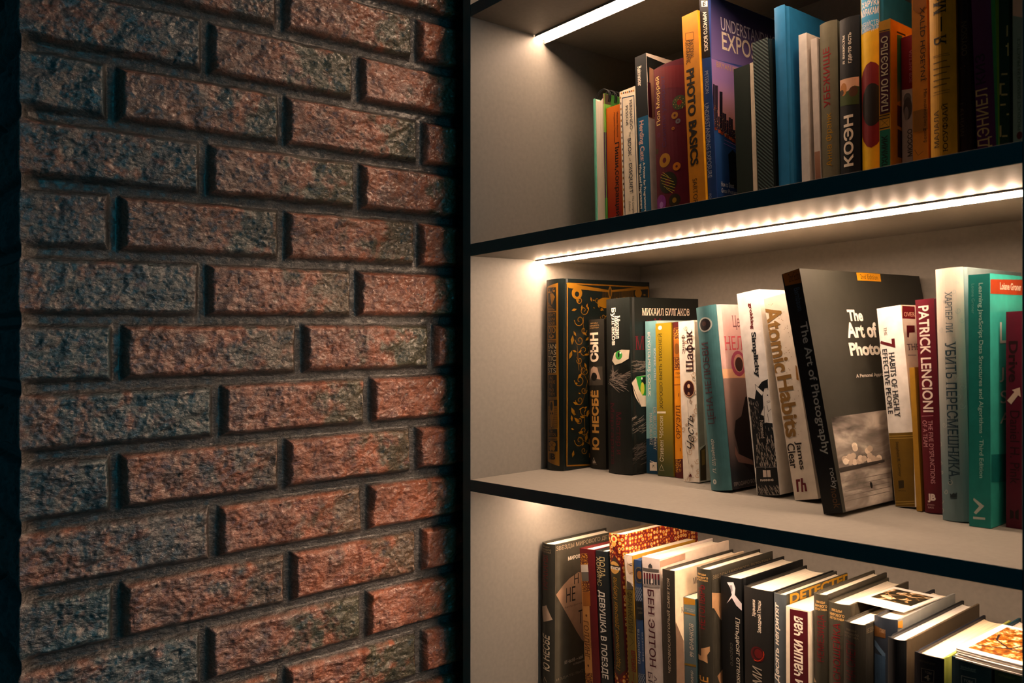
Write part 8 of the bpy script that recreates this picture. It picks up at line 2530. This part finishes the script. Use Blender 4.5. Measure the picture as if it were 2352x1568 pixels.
  ('t','c',[21.1,154.8,152.9,177.6],'#e8f0e8','Learning',0,0,0,0),
  ('t','c',[20.0,179.9,125.0,137.8],'#e8f0e8','JavaScript',0,0,0,0),
  ('t','c',[21.8,179.7,106.1,117.3],'#e8f0e8','Structures',0,0,0,0),
  ('t','c',[20.4,179.5,85.7,97.7],'#e8f0e8','Algorithms',0,0,0,0),
  ('p','c',[1.5,63.4,35.6,60.8,35.4,36.5,1.3,39.6],'#158080'),
]),
('paperback_book', 'dark maroon paperback with white arrow, last on the middle shelf', 'book', 'pb', 'B', 0.5862, 0.137, 1.18894, 0.018, 0.1864, 0.13, 0.0, 0, 0.0, ('#5a0c26', '#5a0c26', '#5a0c26', '#eee2cc'), 0.5, [
  ('t','s',[2.1,9.3,125.4,160.9],'#26060e','Drive',-1,0.025,0,0),
  ('t','s',[3.2,10.7,38.0,101.0],'#26060e','Daniel H. Pink',-1,0,0,0),
  ('p','s',[0.9,109.5,6.7,117.2,4.7,118.8,11.0,121.1,11.6,112.9,9.6,114.4,4.1,106.4],'#d0b8a8'),
  ('p','s',[3.2,15.9,6.1,14.3,6.1,8.7,3.2,7.6],'#1a0408'),
  ('p','s',[7.3,14.4,10.0,16.8,10.0,7.7,7.3,8.9],'#1a0408'),
]),
('hardcover_book', 'grey-brown hardback with torn paper scrap picture, first on the lower shelf', 'book', 'hb', 'C', 0.002, 0.117, 0.8702, 0.0259, 0.2034, 0.13, -0.3, 0, 0.005, ('#2e2e28', '#4e4a3e', '#2e2e28', '#f1e5d0'), 0.5, [
  ('t','s',[4.0,18.5,198.0,200.4],'#8a7c64','ЗВЕЗДЫ',0,0.02,0,0),
  ('t','s',[1.2,21.3,194.1,196.5],'#8a7c64','МИРОВОГО',0,0.02,0,0),
  ('t','s',[1.2,21.3,190.7,193.1],'#8a7c64','ДЕТЕКТИВА',0,0.02,0,0),
  ('t','s',[3.1,16.3,138.7,187.3],'#6a1018','ТАРАКАНЫ',1,0,0,0),
  ('p','s',[1.1,114.7,14.3,119.8,23.5,101.4,7.9,95.8],'#b8a08c'),
  ('t','s',[3.7,19.7,30.6,80.2],'#d8c8b0','Ю НЕСБЁ',1,0.015,0,0.2),
  ('l','s',[0.7,7.4,13.5,11.1,21.1],'#a89880'),
  ('l','s',[0.7,15.5,15.0,11.1,21.1],'#a89880'),
  ('t','c',[6.5,146.1,193.5,200.5],'#b8a488','ЗВЕЗДЫ МИРОВОГО ДЕТЕКТИВА',0,0.01,0,0),
  ('t','c',[29.2,62.0,177.5,184.3],'#e8dcc8','МИРОВОЙ',0,0.03,0,0),
  ('p','c',[6.8,135.2,20.8,145.9,32.0,152.6,49.5,158.2,75.0,150.4,75.6,45.4,56.3,62.2,45.8,76.7],'#b08e72'),
  ('t','c',[26.0,43.4,120.1,140.2],'#2c2620','НЕ',0,0.0,0,0),
  ('t','c',[40.9,49.6,142.6,156.8],'#2c2620','Н',0,0,0,0),
  ('t','c',[23.4,75.2,112.0,115.6],'#6a5240','Автор бестселлеров',0,0,0,0),
  ('t','c',[49.5,66.7,85.8,104.7],'#2c2620','ТА',0,0,0,0),
  ('t','c',[23.4,58.6,36.3,41.4],'#d8c8b0','Ю Несбё — мой',0,0.02,0,0),
  ('t','c',[39.8,62.8,30.3,34.1],'#d8c8b0','о Норвегии',0,0,0,0),
  ('t','c',[7.8,75.7,16.6,20.6],'#a08e74','ИЗДАТЕЛЬСТВО',0,0,0,0),
]),
('hardcover_book', 'dark red hardback with ornate orange spine label, second on the lower shelf', 'book', 'hb', 'C', 0.0802, 0.13, 0.87239, 0.0273, 0.2037, 0.135, 3.73, 0, 0.001, ('#5a0c14', '#64101a', '#5a0c14', '#f1e5d0'), 0.5, [
  ('p','s',[1.0,196.4,14.9,198.1,14.6,26.8,-0.5,23.5],'#c88e4c'),
  ('p','s',[1.0,196.2,15.3,197.8,15.6,183.9,0.9,182.3],'tex:goldlace'),
  ('p','s',[1.9,160.1,16.1,162.2,16.4,148.0,1.8,146.0],'tex:goldlace'),
  ('p','s',[-0.0,40.3,14.1,43.5,14.2,26.7,-0.3,23.6],'tex:goldlace'),
  ('p','s',[1.3,181.6,14.9,183.5,15.7,174.1,1.5,172.2],'#d8d0c4'),
  ('p','s',[1.5,172.2,15.7,174.1,15.7,162.2,1.9,160.3],'#6a6660'),
  ('p','s',[2.2,145.8,16.6,148.0,16.8,130.4,2.3,127.8],'#a0601c'),
  ('t','s',[-0.2,11.5,59.9,109.8],'#6a3a10','ГОЛДИНГ',-1,0.01,1,0),
  ('t','s',[11.2,14.7,76.2,95.7],'#8a5a20','УИЛЬЯМ',-1,0,0,0),
  ('e','s',[8.0,116.5,1.8,1.7],'#6a3a10'),
  ('e','s',[7.3,51.6,1.8,1.7],'#6a3a10'),
]),
('hardcover_book', 'black hardback with tall white capitals, left of the carpet-patterned book', 'book', 'hb', 'C', 0.1081, 0.131, 0.87312, 0.0214, 0.205, 0.13, 3.62, 0, 0.001, ('#141c20', '#18242a', '#141c20', '#f1e5d0'), 0.5, [
  ('t','s',[7.1,16.7,172.0,197.6],'#c8b888','ПОЛА',-1,0,0,0),
  ('t','s',[1.2,9.8,160.2,196.9],'#c8b888','ХОКИНС',-1,0,0,0),
  ('t','s',[1.2,14.3,42.4,154.0],'#f0ece4','ДЕВУШКА В ПОЕЗДЕ',-1,0.02,0,0),
]),
('hardcover_book', 'red and gold carpet-patterned hardback, tallest on the lower shelf', 'book', 'hb', 'C', 0.1301, 0.131, 0.87368, 0.0262, 0.2306, 0.15, 3.12, 0, 0.003, ('tex:carpet', 'tex:carpet', '#4a3c28', '#f1e5d0'), 0.5, [
  ('p','s',[-0.1,190.9,10.5,205.1,21.4,193.5,24.7,60.9,11.2,47.3,1.3,55.3],'#4a0c14'),
  ('p','s',[2.1,189.8,10.7,201.7,19.4,191.9,21.5,62.2,11.5,53.4,3.4,58.4],'#33301f'),
  ('e','s',[9.5,188.0,9.0,7.9],'#c89a50'),
  ('e','s',[8.7,189.5,3.0,1.9],'#5a4a2c'),
  ('p','s',[-0.1,190.9,20.5,190.7,20.6,186.0,-0.4,185.7],'#17140f'),
  ('t','s',[0.8,19.5,185.3,189.4],'#f0e8d8','АФГАНИСТАН',0,0.04,0,0),
  ('t','s',[5.3,15.4,59.2,175.9],'#a8801e','Подпольные девочки Кабула',1,0,0,0.3),
  ('l','s',[0.7,-0.8,198.4,10.9,213.3],'#2c100c'),
  ('l','s',[0.7,10.9,213.3,22.9,201.7],'#2c100c'),
  ('l','s',[0.7,-0.8,198.4,10.9,213.3],'#2c100c'),
  ('l','s',[0.7,10.9,213.3,22.9,201.7],'#2c100c'),
  ('e','s',[11.1,224.2,5.6,4.6],'#f0c878'),
  ('e','s',[11.1,224.2,3.0,2.7],'#b83a18'),
  ('e','s',[10.8,217.3,3.0,3.0],'#e0a040'),
]),
('paperback_book', 'olive paperback with engraved portrait at top of spine, right of carpet-patterned book', 'book', 'pb', 'C', 0.157, 0.131, 0.87437, 0.0138, 0.208, 0.125, 2.91, 0, 0.0, ('#6a5c26', '#b08428', '#6a5c26', '#f1e5d0'), 0.5, [
  ('p','s',[-0.0,208.3,15.6,209.6,15.6,167.1,2.8,164.6],'#d8cabc'),
  ('e','s',[10.6,193.0,6.8,9.4],'#c0a890'),
  ('e','s',[9.8,202.2,5.4,5.4],'#e8dacb'),
  ('l','s',[0.7,7.2,196.6,13.9,198.7],'#4a4038'),
  ('e','s',[10.7,195.7,2.2,0.7],'#332c28'),
  ('l','s',[0.5,8.4,185.4,13.9,187.5],'#5a4c44'),
  ('p','s',[3.4,176.1,9.6,172.9,14.7,168.3,14.7,167.0,2.9,165.0],'#4a443c'),
  ('p','s',[3.6,180.1,14.2,174.9,14.6,172.3,3.4,175.8],'#e0d4c8'),
  ('t','s',[2.9,11.2,111.7,163.0],'#2e2810','ФРАНКЛИН',-1,0,1,0),
  ('t','s',[4.5,12.5,20.6,90.5],'#6a1410','ВРЕМЯ — ДЕНЬГИ',-1,0.03,0,0),
  ('l','s',[0.5,4.0,108.2,11.3,101.6],'#3a3214'),
  ('l','s',[0.5,11.3,101.6,3.8,94.9],'#3a3214'),
]),
('hardcover_book', 'narrow blue hardback with oval gold emblem, left of the white building-picture book', 'book', 'hb', 'C', 0.1714, 0.131, 0.87473, 0.012, 0.2043, 0.12, 2.72, 0, 0.001, ('#24406a', '#2a3a5a', '#24406a', '#f1e5d0'), 0.5, [
  ('e','s',[8.6,186.2,7.1,10.0],'#5a5030'),
  ('e','s',[8.6,186.2,6.0,8.8],'#1a2434'),
  ('e','s',[9.3,186.3,3.9,5.0],'#7a5228'),
  ('p','s',[-0.6,171.4,12.8,171.0,13.0,154.6,-1.0,153.3],'tex:lattice'),
  ('p','s',[-1.0,153.3,13.0,154.6,13.3,131.8,-1.5,131.1],'#14181a'),
  ('t','s',[3.1,12.3,143.9,147.2],'#6a6250','ДЖЕЙН',0,0,0,0),
  ('t','s',[5.5,12.0,138.8,142.1],'#6a6250','ЭЙР',0,0,0,0),
  ('p','s',[-1.6,65.1,11.6,66.1,11.9,49.2,-2.0,45.9],'tex:lattice'),
  ('t','s',[1.7,7.0,76.9,119.9],'#a8b4c4','Шарлотта',1,0,1,0),
  ('t','s',[9.0,11.8,81.5,116.8],'#8a94a4','Бронте',1,0,1,0),
]),
('hardcover_book', 'greyish-white hardback picturing a columned gate, right of the narrow blue hardback', 'book', 'hb', 'C', 0.184, 0.131, 0.87506, 0.0278, 0.2105, 0.14, 2.36, 0, 0.001, ('#d8ccc8', '#e4d4c4', '#d8ccc8', '#f2e7d4'), 0.5, [
  ('p','s',[0.5,196.8,26.6,197.7,26.1,194.1,1.0,192.9],'#54504e'),
  ('p','s',[10.1,198.1,10.7,201.0,13.8,203.8,16.6,201.3,17.0,198.4],'#3a3a3e'),
  ('p','s',[2.0,191.1,5.1,191.1,4.9,177.1,1.9,177.3],'#33343a'),
  ('p','s',[2.3,190.5,4.4,190.5,4.3,183.5,2.2,183.5],'#6a1826'),
  ('p','s',[6.5,191.3,9.6,191.4,9.4,177.5,6.5,177.7],'#33343a'),
  ('p','s',[6.8,190.7,8.9,190.7,8.8,183.9,6.7,183.9],'#6a1826'),
  ('p','s',[11.0,191.6,14.1,191.6,13.9,177.9,11.0,178.1],'#33343a'),
  ('p','s',[11.3,191.0,13.4,191.0,13.3,184.3,11.2,184.3],'#6a1826'),
  ('p','s',[15.5,191.8,18.6,191.8,18.4,178.3,15.5,178.5],'#33343a'),
  ('p','s',[15.8,191.2,17.9,191.2,17.8,184.7,15.7,184.7],'#6a1826'),
  ('p','s',[19.9,192.0,23.0,192.1,22.8,178.7,19.9,178.9],'#33343a'),
  ('p','s',[20.3,191.4,22.3,191.5,22.2,185.1,20.2,185.1],'#6a1826'),
  ('p','s',[24.3,192.3,27.4,192.3,27.2,179.1,24.3,179.4],'#33343a'),
  ('p','s',[24.7,191.7,26.7,191.7,26.6,185.5,24.6,185.5],'#6a1826'),
  ('p','s',[-0.3,176.7,27.5,178.8,27.4,176.6,-0.1,174.1],'#8a8482'),
  ('p','s',[14.1,183.7,17.0,186.0,17.1,180.2,13.7,180.3],'#f4ece4'),
  ('t','s',[7.9,18.2,77.8,171.8],'#4a1422','БЕН ЭЛТОН',-1,0.01,1,0),
  ('t','s',[4.1,11.8,33.8,71.4],'#4a3440','БРАТ',-1,0,1,0),
  ('t','s',[13.5,18.9,35.9,69.4],'#4a3440','АДАМ',-1,0,1,0),
  ('p','c',[1.6,207.9,49.7,209.3,49.3,201.4,2.2,200.1],'#a88672'),
]),
('hardcover_book', 'dark-spined hardback with plain cream cover and light upright lettering, lower shelf', 'book', 'hb', 'C', 0.2124, 0.13, 0.87577, 0.0187, 0.2011, 0.14, 1.13, 0, 0.001, ('#33302a', '#e6d2b4', '#2e2c26', '#f1e5d0'), 0.5, [
  ('t','s',[6.8,11.7,79.0,191.6],'#d8c8b0','ЧЕЛОВЕК,КОТОРЫЙ СМЕЕТСЯ',1,0,1,0.2),
  ('p','c',[1.1,141.9,15.5,115.7,16.2,61.8,1.6,65.7],'#7a6250'),
  ('t','c',[12.4,33.8,149.3,156.3],'#1c1814','КНИГА',0,0,0,0),
  ('t','c',[35.6,55.5,179.0,186.8],'#1c1814','МИРА',0,0,0,0),
]),
('paperback_book', 'short blue-grey paperback with gold bands, left of the bat-picture hardback', 'book', 'pb', 'C', 0.2318, 0.146, 0.87649, 0.0173, 0.1685, 0.115, 1.17, 0, 0.0, ('grad:#122a34:#6a8088:10:150', '#3a5a60', '#3a5a60', '#f1e5d0'), 0.5, [
  ('p','s',[-0.2,167.9,17.5,168.0,17.4,161.6,-0.0,159.8],'#b0801c'),
  ('p','s',[-0.2,150.8,17.5,150.9,17.5,149.0,-0.1,148.7],'#a87818'),
  ('p','s',[-0.1,89.8,18.3,91.8,18.3,89.2,-0.2,87.6],'#7a6420'),
  ('t','s',[2.2,16.5,154.9,156.4],'#c8ccc8','КУЛЬТОВЫЙ',0,0,0,0),
  ('t','s',[5.3,15.7,152.7,154.2],'#c8ccc8','РОМАН',0,0,0,0),
  ('t','s',[7.5,14.2,99.7,138.8],'#d8d0c0','99 ФРАНКОВ',1,0,0,0.15),
  ('t','s',[8.1,13.2,55.0,83.5],'#c8c4b8','Бегбедер',1,0,0,0.15),
]),
('hardcover_book', 'dark hardback with torn-paper bat on its spine and red title, lower shelf', 'book', 'hb', 'C', 0.2499, 0.145, 0.87694, 0.0207, 0.2064, 0.13, 1.22, 0, 0.004, ('#2c2b24', '#36342c', '#2c2b24', '#f1e5d0'), 0.5, [
  ('t','s',[3.0,15.3,198.7,201.0],'#c8a060','ЗВЕЗДЫ',0,0.02,0,0),
  ('t','s',[0.5,17.6,195.1,197.4],'#c8a060','МИРОВОГО',0,0.02,0,0),
  ('t','s',[0.4,17.6,191.9,194.2],'#c8a060','ДЕТЕКТИВА',0,0.02,0,0),
  ('t','s',[4.4,13.9,136.7,187.9],'#6a1018','НЕТОПЫРЬ',1,0.01,0,0),
  ('p','s',[-0.0,104.8,7.0,104.8,7.2,113.3,18.3,117.5,18.2,111.9,15.3,107.3,15.8,97.9,10.3,100.0,0.5,98.8],'#b89068'),
  ('t','s',[1.0,16.3,25.6,81.6],'#c89040','Ю НЕСБЁ',1,0.015,0,0),
  ('t','c',[6.3,124.4,193.7,199.1],'#8a7a60','ЗВЕЗДЫ МИРОВОГО ДЕТЕКТИВА',0,0,0,0),
  ('p','c',[-8.6,182.7,23.2,175.7,30.6,170.8,29.7,138.1,20.9,144.6,8.0,160.9,-1.0,163.9],'#b89068'),
  ('p','c',[12.2,81.4,20.6,86.0,28.2,88.5,27.2,54.8,15.6,73.8],'#c89a70'),
]),
('hardcover_book', 'thick black hardback with pale torn silk shape on its spine', 'book', 'hb', 'C', 0.2756, 0.16, 0.87781, 0.0286, 0.1989, 0.13, 1.41, 0, 0.001, ('#101214', '#101214', '#101214', '#efe4d0'), 0.5, [
  ('p','s',[9.5,192.6,18.2,194.0,20.7,187.8,19.8,179.9,30.1,169.7,30.0,162.2,21.5,168.1,15.8,175.9,8.2,167.9,15.9,179.2,14.0,186.7],'#d8d0d8'),
  ('p','s',[12.8,189.8,16.5,190.4,16.9,183.8,15.3,182.5],'#8a8a94'),
  ('t','s',[19.1,25.7,72.6,154.5],'#e4dccc','Пятьдесят оттенков',-1,0,1,0.15),
  ('t','s',[10.8,15.6,97.9,123.9],'#55554e','серого',-1,0,0,0.2),
]),
('hardcover_book', 'thickest black hardback with red spiral emblem, lower shelf', 'book', 'hb', 'C', 0.3107, 0.15, 0.87857, 0.0374, 0.1958, 0.13, 0.67, 0, 0.003, ('#1c1c1c', '#1a1a18', '#1a1a18', '#f1e5d0'), 0.5, [
  ('t','s',[12.0,17.5,164.8,183.3],'#e8dccb','Хроники',1,0.01,0,0),
  ('t','s',[18.9,24.4,148.1,183.6],'#e8dccb','Заводной Птицы',1,0.01,0,0),
  ('e','s',[18.5,123.9,8.9,8.4],'#4c0c10'),
  ('e','s',[19.3,124.6,6.9,6.4],'#2c0a0c'),
  ('e','s',[20.0,124.8,5.2,5.1],'#5a0e10'),
  ('e','s',[26.2,128.2,0.6,0.5],'#d8401c'),
  ('e','s',[26.5,127.0,0.6,0.5],'#d8401c'),
  ('e','s',[26.6,125.6,0.6,0.5],'#d8401c'),
  ('e','s',[26.4,124.2,0.6,0.5],'#d8401c'),
  ('e','s',[25.9,122.7,0.6,0.5],'#d8401c'),
  ('e','s',[25.2,121.4,0.6,0.5],'#d8401c'),
  ('e','s',[24.2,120.1,0.6,0.5],'#d8401c'),
  ('e','s',[23.1,118.9,0.6,0.5],'#d8401c'),
  ('e','s',[21.8,118.0,0.6,0.5],'#d8401c'),
  ('e','s',[20.3,117.2,0.6,0.5],'#d8401c'),
  ('e','s',[18.9,116.7,0.6,0.5],'#d8401c'),
  ('e','s',[17.4,116.5,0.6,0.5],'#d8401c'),
  ('e','s',[16.0,116.5,0.6,0.5],'#d8401c'),
  ('e','s',[14.7,116.8,0.6,0.5],'#d8401c'),
  ('t','s',[12.1,24.1,41.1,109.9],'#b0a698','МУРАКАМИ',1,0,0,0.2),
]),
('hardcover_book', 'grey hardback with white italic title and yellow capitals on its cover', 'book', 'hb', 'C', 0.3487, 0.15, 0.87954, 0.0154, 0.1961, 0.13, 0.32, 0, 0.002, ('#4a5258', '#3c3d36', '#3a3a34', '#f1e5d0'), 0.5, [
  ('t','s',[0.8,8.6,99.7,186.5],'#f0e8dc','Десять негритят',1,0.025,0,0.2),
  ('t','c',[8.2,138.1,184.7,195.8],'#b88a10','DETECTED',0,0.04,0,0),
]),
('paperback_book', 'cream paperback with dark red spine panel and white script, lower shelf', 'book', 'pb', 'C', 0.3647, 0.149, 0.87994, 0.0281, 0.1857, 0.125, 0.15, 0, 0.0, ('#ece0cc', '#f0e6d4', '#ece0cc', '#f2e7d4'), 0.5, [
  ('p','s',[4.6,183.5,25.6,184.6,26.3,97.3,4.7,91.0],'#4c0a16'),
  ('t','s',[9.4,20.1,114.4,177.4],'#f4ecdc','чашки чая',1,0.025,0,0.1),
  ('t','s',[10.7,20.0,104.3,110.5],'#f4ecdc','и',1,0.025,0,0),
]),
('hardcover_book', 'dark grey hardback with red title, directly left of the hardback under the flower photo card', 'book', 'hb', 'C', 0.3945, 0.15, 0.88071, 0.0163, 0.2054, 0.13, 0.15, 0, 0.004, ('#3a382e', '#34322a', '#3a382e', '#f1e5d0'), 0.5, [
  ('t','s',[4.7,13.8,196.1,198.7],'#c8a060','ЗВЕЗДЫ',0,0.02,0,0),
  ('t','s',[2.9,15.5,192.2,194.8],'#c8a060','МИРОВОГО',0,0.02,0,0),
  ('t','s',[2.9,15.5,188.5,191.1],'#c8a060','ДЕТЕКТИВА',0,0.02,0,0),
  ('t','s',[6.0,14.7,135.8,184.8],'#6a1018','НЕМЕЗИДА',1,0,0,0),
  ('p','s',[-0.4,117.7,4.8,112.8,-0.4,111.3],'#d8c0a0'),
]),
('hardcover_book', 'dark grey hardback with red title, partly beneath the flower photo card', 'book', 'hb', 'C', 0.412, 0.149, 0.88115, 0.0246, 0.2002, 0.13, 0.33, 0, 0.004, ('#3a382e', '#4a4436', '#3a382e', '#f1e5d0'), 0.5, [
  ('t','s',[5.1,16.9,191.4,194.3],'#c8a060','ЗВЕЗДЫ',0,0.02,0,0),
  ('t','s',[2.8,19.2,187.0,189.9],'#c8a060','МИРОВОГО',0,0.02,0,0),
  ('t','s',[2.8,19.1,183.1,185.9],'#c8a060','ДЕТЕКТИВА',0,0.02,0,0),
  ('t','s',[4.9,15.2,102.3,180.4],'#6a1018','КРАСНОШЕЙКА',1,0,0,0),
]),
('hardcover_book', 'low dark hardback with red title in front of the flower photo card', 'book', 'hb', 'C', 0.4432, 0.12, 0.88154, 0.0226, 0.1941, 0.13, -0.26, 0, 0.004, ('#2a2822', '#2e2c26', '#2a2822', '#f1e5d0'), 0.5, [
  ('t','s',[3.6,14.6,185.8,188.0],'#5a5040','ЗВЕЗДЫ',0,0.02,0,0),
  ('t','s',[1.4,16.7,182.2,184.4],'#5a5040','МИРОВОГО',0,0.02,0,0),
  ('t','s',[1.4,16.8,179.2,181.4],'#5a5040','ДЕТЕКТИВА',0,0.02,0,0),
  ('t','s',[4.0,14.1,138.5,176.7],'#5a0c14','НА СНЕГУ',1,0,0,0),
  ('t','c',[2.4,48.1,184.7,190.4],'#7a6c54','ЗВЕЗДЫ МИРОВОГО',0,0,0,0),
]),
('hardcover_book', 'blue-grey photo-covered hardback with brown band, under right side of flower photo card', 'book', 'hb', 'C', 0.4673, 0.136, 0.88238, 0.0231, 0.2009, 0.13, 0.0, 0, 0.003, ('grad:#5a6a80:#242c38:60:170', '#8a8e8c', '#20242a', '#f2e7d4'), 0.5, [
  ('p','s',[0.0,191.3,12.5,189.8,12.7,182.0,0.2,180.9],'#5a3a18'),
  ('p','s',[0.2,177.2,2.6,176.0,12.5,167.1,12.7,161.9,0.8,171.1],'#54708c'),
  ('p','s',[0.8,164.1,12.5,164.4,12.7,137.4,0.8,134.0],'#3a5470'),
  ('p','c',[2.9,199.4,13.0,198.9,13.0,191.0,3.8,193.6],'#c88a2c'),
  ('p','c',[139.2,194.7,148.2,195.2,148.2,187.0,139.2,187.0],'#a07818'),
  ('t','s',[6.7,12.5,186.1,190.0],'#a08468','СТАМБУЛ',0,0,0,0),
]),
('hardcover_book', 'plain hardback with black spine and brown-grey cover, left of the thick numbered volume', 'book', 'hb', 'C', 0.4919, 0.11, 0.88264, 0.0176, 0.1923, 0.165, -0.39, 0, 0.004, ('#101418', '#5a4e3c', '#101418', '#f8f4ec'), 0.5, [
]),
('hardcover_book', 'thick black-blue volume with ornamental number four panel on its spine', 'book', 'hb', 'C', 0.525, 0.094, 0.88327, 0.0256, 0.191, 0.15, -0.4, 0, 0.002, ('#0f1420', '#a8b050', '#0f1420', '#ecd9b8'), 0.5, [
  ('t','s',[5.2,18.8,183.6,185.8],'#5a5240','БОЛЬФЦЕНГ',0,0,0,0),
  ('l','s',[0.3,6.6,178.4,17.7,179.1,17.4,168.8,6.9,166.5,6.6,178.4],'#8a8270'),
  ('t','s',[9.7,15.6,175.0,177.1],'#8a8270','ТОМ',0,0,0,0),
  ('t','s',[9.5,14.6,169.2,174.0],'#a09884','4',0,0,1,0),
]),
('hardcover_book', 'thick teal volume with ornamental panel, beneath the photo card stack', 'book', 'hb', 'C', 0.5607, 0.088, 0.8841, 0.0315, 0.1973, 0.15, 0.0, 0, 0.002, ('#103a48', '#6a6a74', '#103a48', '#f2e9da'), 0.5, [
  ('t','s',[8.1,20.2,189.6,191.7],'#7aa0a4','БОЛЬФЦЕНГ',0,0,0,0),
  ('p','s',[7.5,189.1,20.2,189.5,20.2,189.2,7.5,188.8],'#7aa0a4'),
  ('l','s',[0.3,8.5,183.2,20.0,183.6,19.6,169.0,8.9,167.7,8.5,183.2],'#a8b8b4'),
  ('t','s',[10.4,17.4,178.9,181.2],'#a8b8b4','ТОМ',0,0,0,0),
]),
('hardcover_book', 'thick dark green volume at the right end of lower shelf', 'book', 'hb', 'C', 0.5947, 0.088, 0.88497, 0.0282, 0.199, 0.15, 0.0, 0, 0.002, ('#143424', '#1a3a2a', '#143424', '#f2e9da'), 0.5, [
  ('t','s',[3.4,16.0,190.8,193.0],'#5a6a3c','БОЛЬФЦЕНГ',0,0,0,0),
]),
]
GROUPS = {'A': 'books on the top shelf', 'B': 'books on the middle shelf', 'C': 'books on the lower shelf'}
for b in BOOKS:
    name, label, cat, kind, shelf, X, Y, zb, T, H, D, lean, yaw, rnd, cols, gloss, art = b
    if kind == 'spiral':
        spiral_pad(name, label, cat, X, Y, zb, T, H, D, lean, cols, GROUPS[shelf])
    else:
        book(name, label, cat, kind, X, Y, zb, T, H, D, lean, yaw, rnd, cols, gloss, art, GROUPS[shelf])
bpy.data.objects.remove(FO)
bpy.data.curves.remove(FC)


# ------------------------------------------------------------------ instant photo cards lying on the books
def photo_mat(kind):
    q = NT('card_picture_' + kind)
    q.b.inputs['Roughness'].default_value = .3
    v = q.coords((1, 1, 1))
    if kind == 'flowers':
        n = q.n('ShaderNodeTexNoise', Scale=95.0, Detail=4.0, Distortion=.8); q.l(v, n.inputs['Vector'])
        n2 = q.n('ShaderNodeTexVoronoi', Scale=150.0); q.l(v, n2.inputs['Vector'])
        c1 = q.ramp(n.outputs['Fac'], [(.46, lin('#1c1c12')), (.52, lin('#4a3a1c')), (.56, lin('#b08850')), (.63, lin('#ecd8bc'))])
        q.l(c1, q.b.inputs['Base Color'])
    else:
        n = q.n('ShaderNodeTexNoise', Scale=170.0, Detail=8.0, Roughness=.75); q.l(v, n.inputs['Vector'])
        c1 = q.ramp(n.outputs['Fac'], [(.40, lin('#3a1c06')), (.48, lin('#7a420a')), (.54, lin('#a06a18')), (.59, lin('#d8c0a0'))])
        q.l(c1, q.b.inputs['Base Color'])
    return q.m


CARD = plain('white_card_border', '#f6f0e8', .45)


def card(label, x, y, z, rz, w, h, mg, pic, bow=0.0, th=.0012, branches=False, group=None):
    t = thing('photo_card', label, 'photo', (x, y, z), (0, 0, rz), group)
    m = MB()
    n = 8
    top, bot = [], []
    f = lambda a, c: bow * ((2 * a / w - 1) ** 2)
    vs, fs = [], []
    for k, dz in enumerate((0, th)):
        for j in range(2):
            for i in range(n + 1):
                a = w * i / n; c = h * j
                vs.append((a, c, dz + f(a, c)))
    N = n + 1
    for i in range(n):
        fs.append((i, N + i, N + i + 1, i + 1))
        fs.append((2 * N + i, 2 * N + i + 1, 3 * N + i + 1, 3 * N + i))
        fs.append((i, i + 1, 2 * N + i + 1, 2 * N + i))
        fs.append((N + i + 1, N + i, 3 * N + i, 3 * N + i + 1))
    fs += [(0, 2 * N, 3 * N, N), (n, N + n, 3 * N + n, 2 * N + n)]
    m.add(vs, fs, CARD)
    m.build('card', t)
    if pic:
        m = MB()
        x0, x1, y0, y1 = mg
        vs = []; fs = []
        for j in range(2):
            for i in range(n + 1):
                a = x0 + (x1 - x0) * i / n; c = (y0, y1)[j]
                vs.append((a, c, th + .00015 + f(a, c)))
        fs = [(i, i + 1, N + i + 1, N + i) for i in range(n)]
        m.add(vs, fs, pic)
        if branches:
            br = mat('#1c1414', .4)
            for pts in branches:
                for p, q in zip(pts, pts[1:]):
                    p, q = Vector(p), Vector(q); d = (q - p).normalized(); sd = Vector((-d.y, d.x)) * .0009
                    L = [p - sd, q - sd * .8, q + sd * .8, p + sd]
                    m.add([(k.x, k.y, th + .0004 + f(k.x, k.y)) for k in L], [(0, 1, 2, 3)], br)
        m.build('picture', t)
    return t


zc = .8685
card('white-bordered photo card of pale flowers on dark ground, lying across two hardbacks', .4335, .1655, zc + .2022 + A * .4335 + B * .1655, math.radians(-3.5), .052, .074, (.0045, .0475, .021, .066), photo_mat('flowers'))
zt = zc + .1994
for k in range(5):
    dx, dy, rz = [(.0015, -.0052, -1.0), (.0005, -.0036, -.5), (.002, -.0026, -2.0), (.0005, -.0012, -.8), (0, 0, -1.5)][k]
    x, y = .5665 + dx, .0845 + dy
    last = k == 4
    card(['bottom card of the photo card stack on the thick volumes', 'second card from the bottom of the photo card stack', 'middle card of the photo card stack on the thick volumes', 'second card from the top of the photo card stack', 'photo card of orange autumn branches on top of the card stack'][k],
         x, y, zt + .0015 * k + A * x + B * y, math.radians(rz), .072, .092, (.006, .066, .008, .086), photo_mat('autumn') if last else None, bow=.0005, th=.0012,
         branches=[[(.008, .02), (.03, .03), (.05, .028), (.066, .034)], [(.03, .03), (.036, .05), (.033, .07)], [(.05, .028), (.056, .05), (.05, .08)], [(.03, .03), (.014, .045), (.01, .06)]] if last else None, group='stacked photo cards')
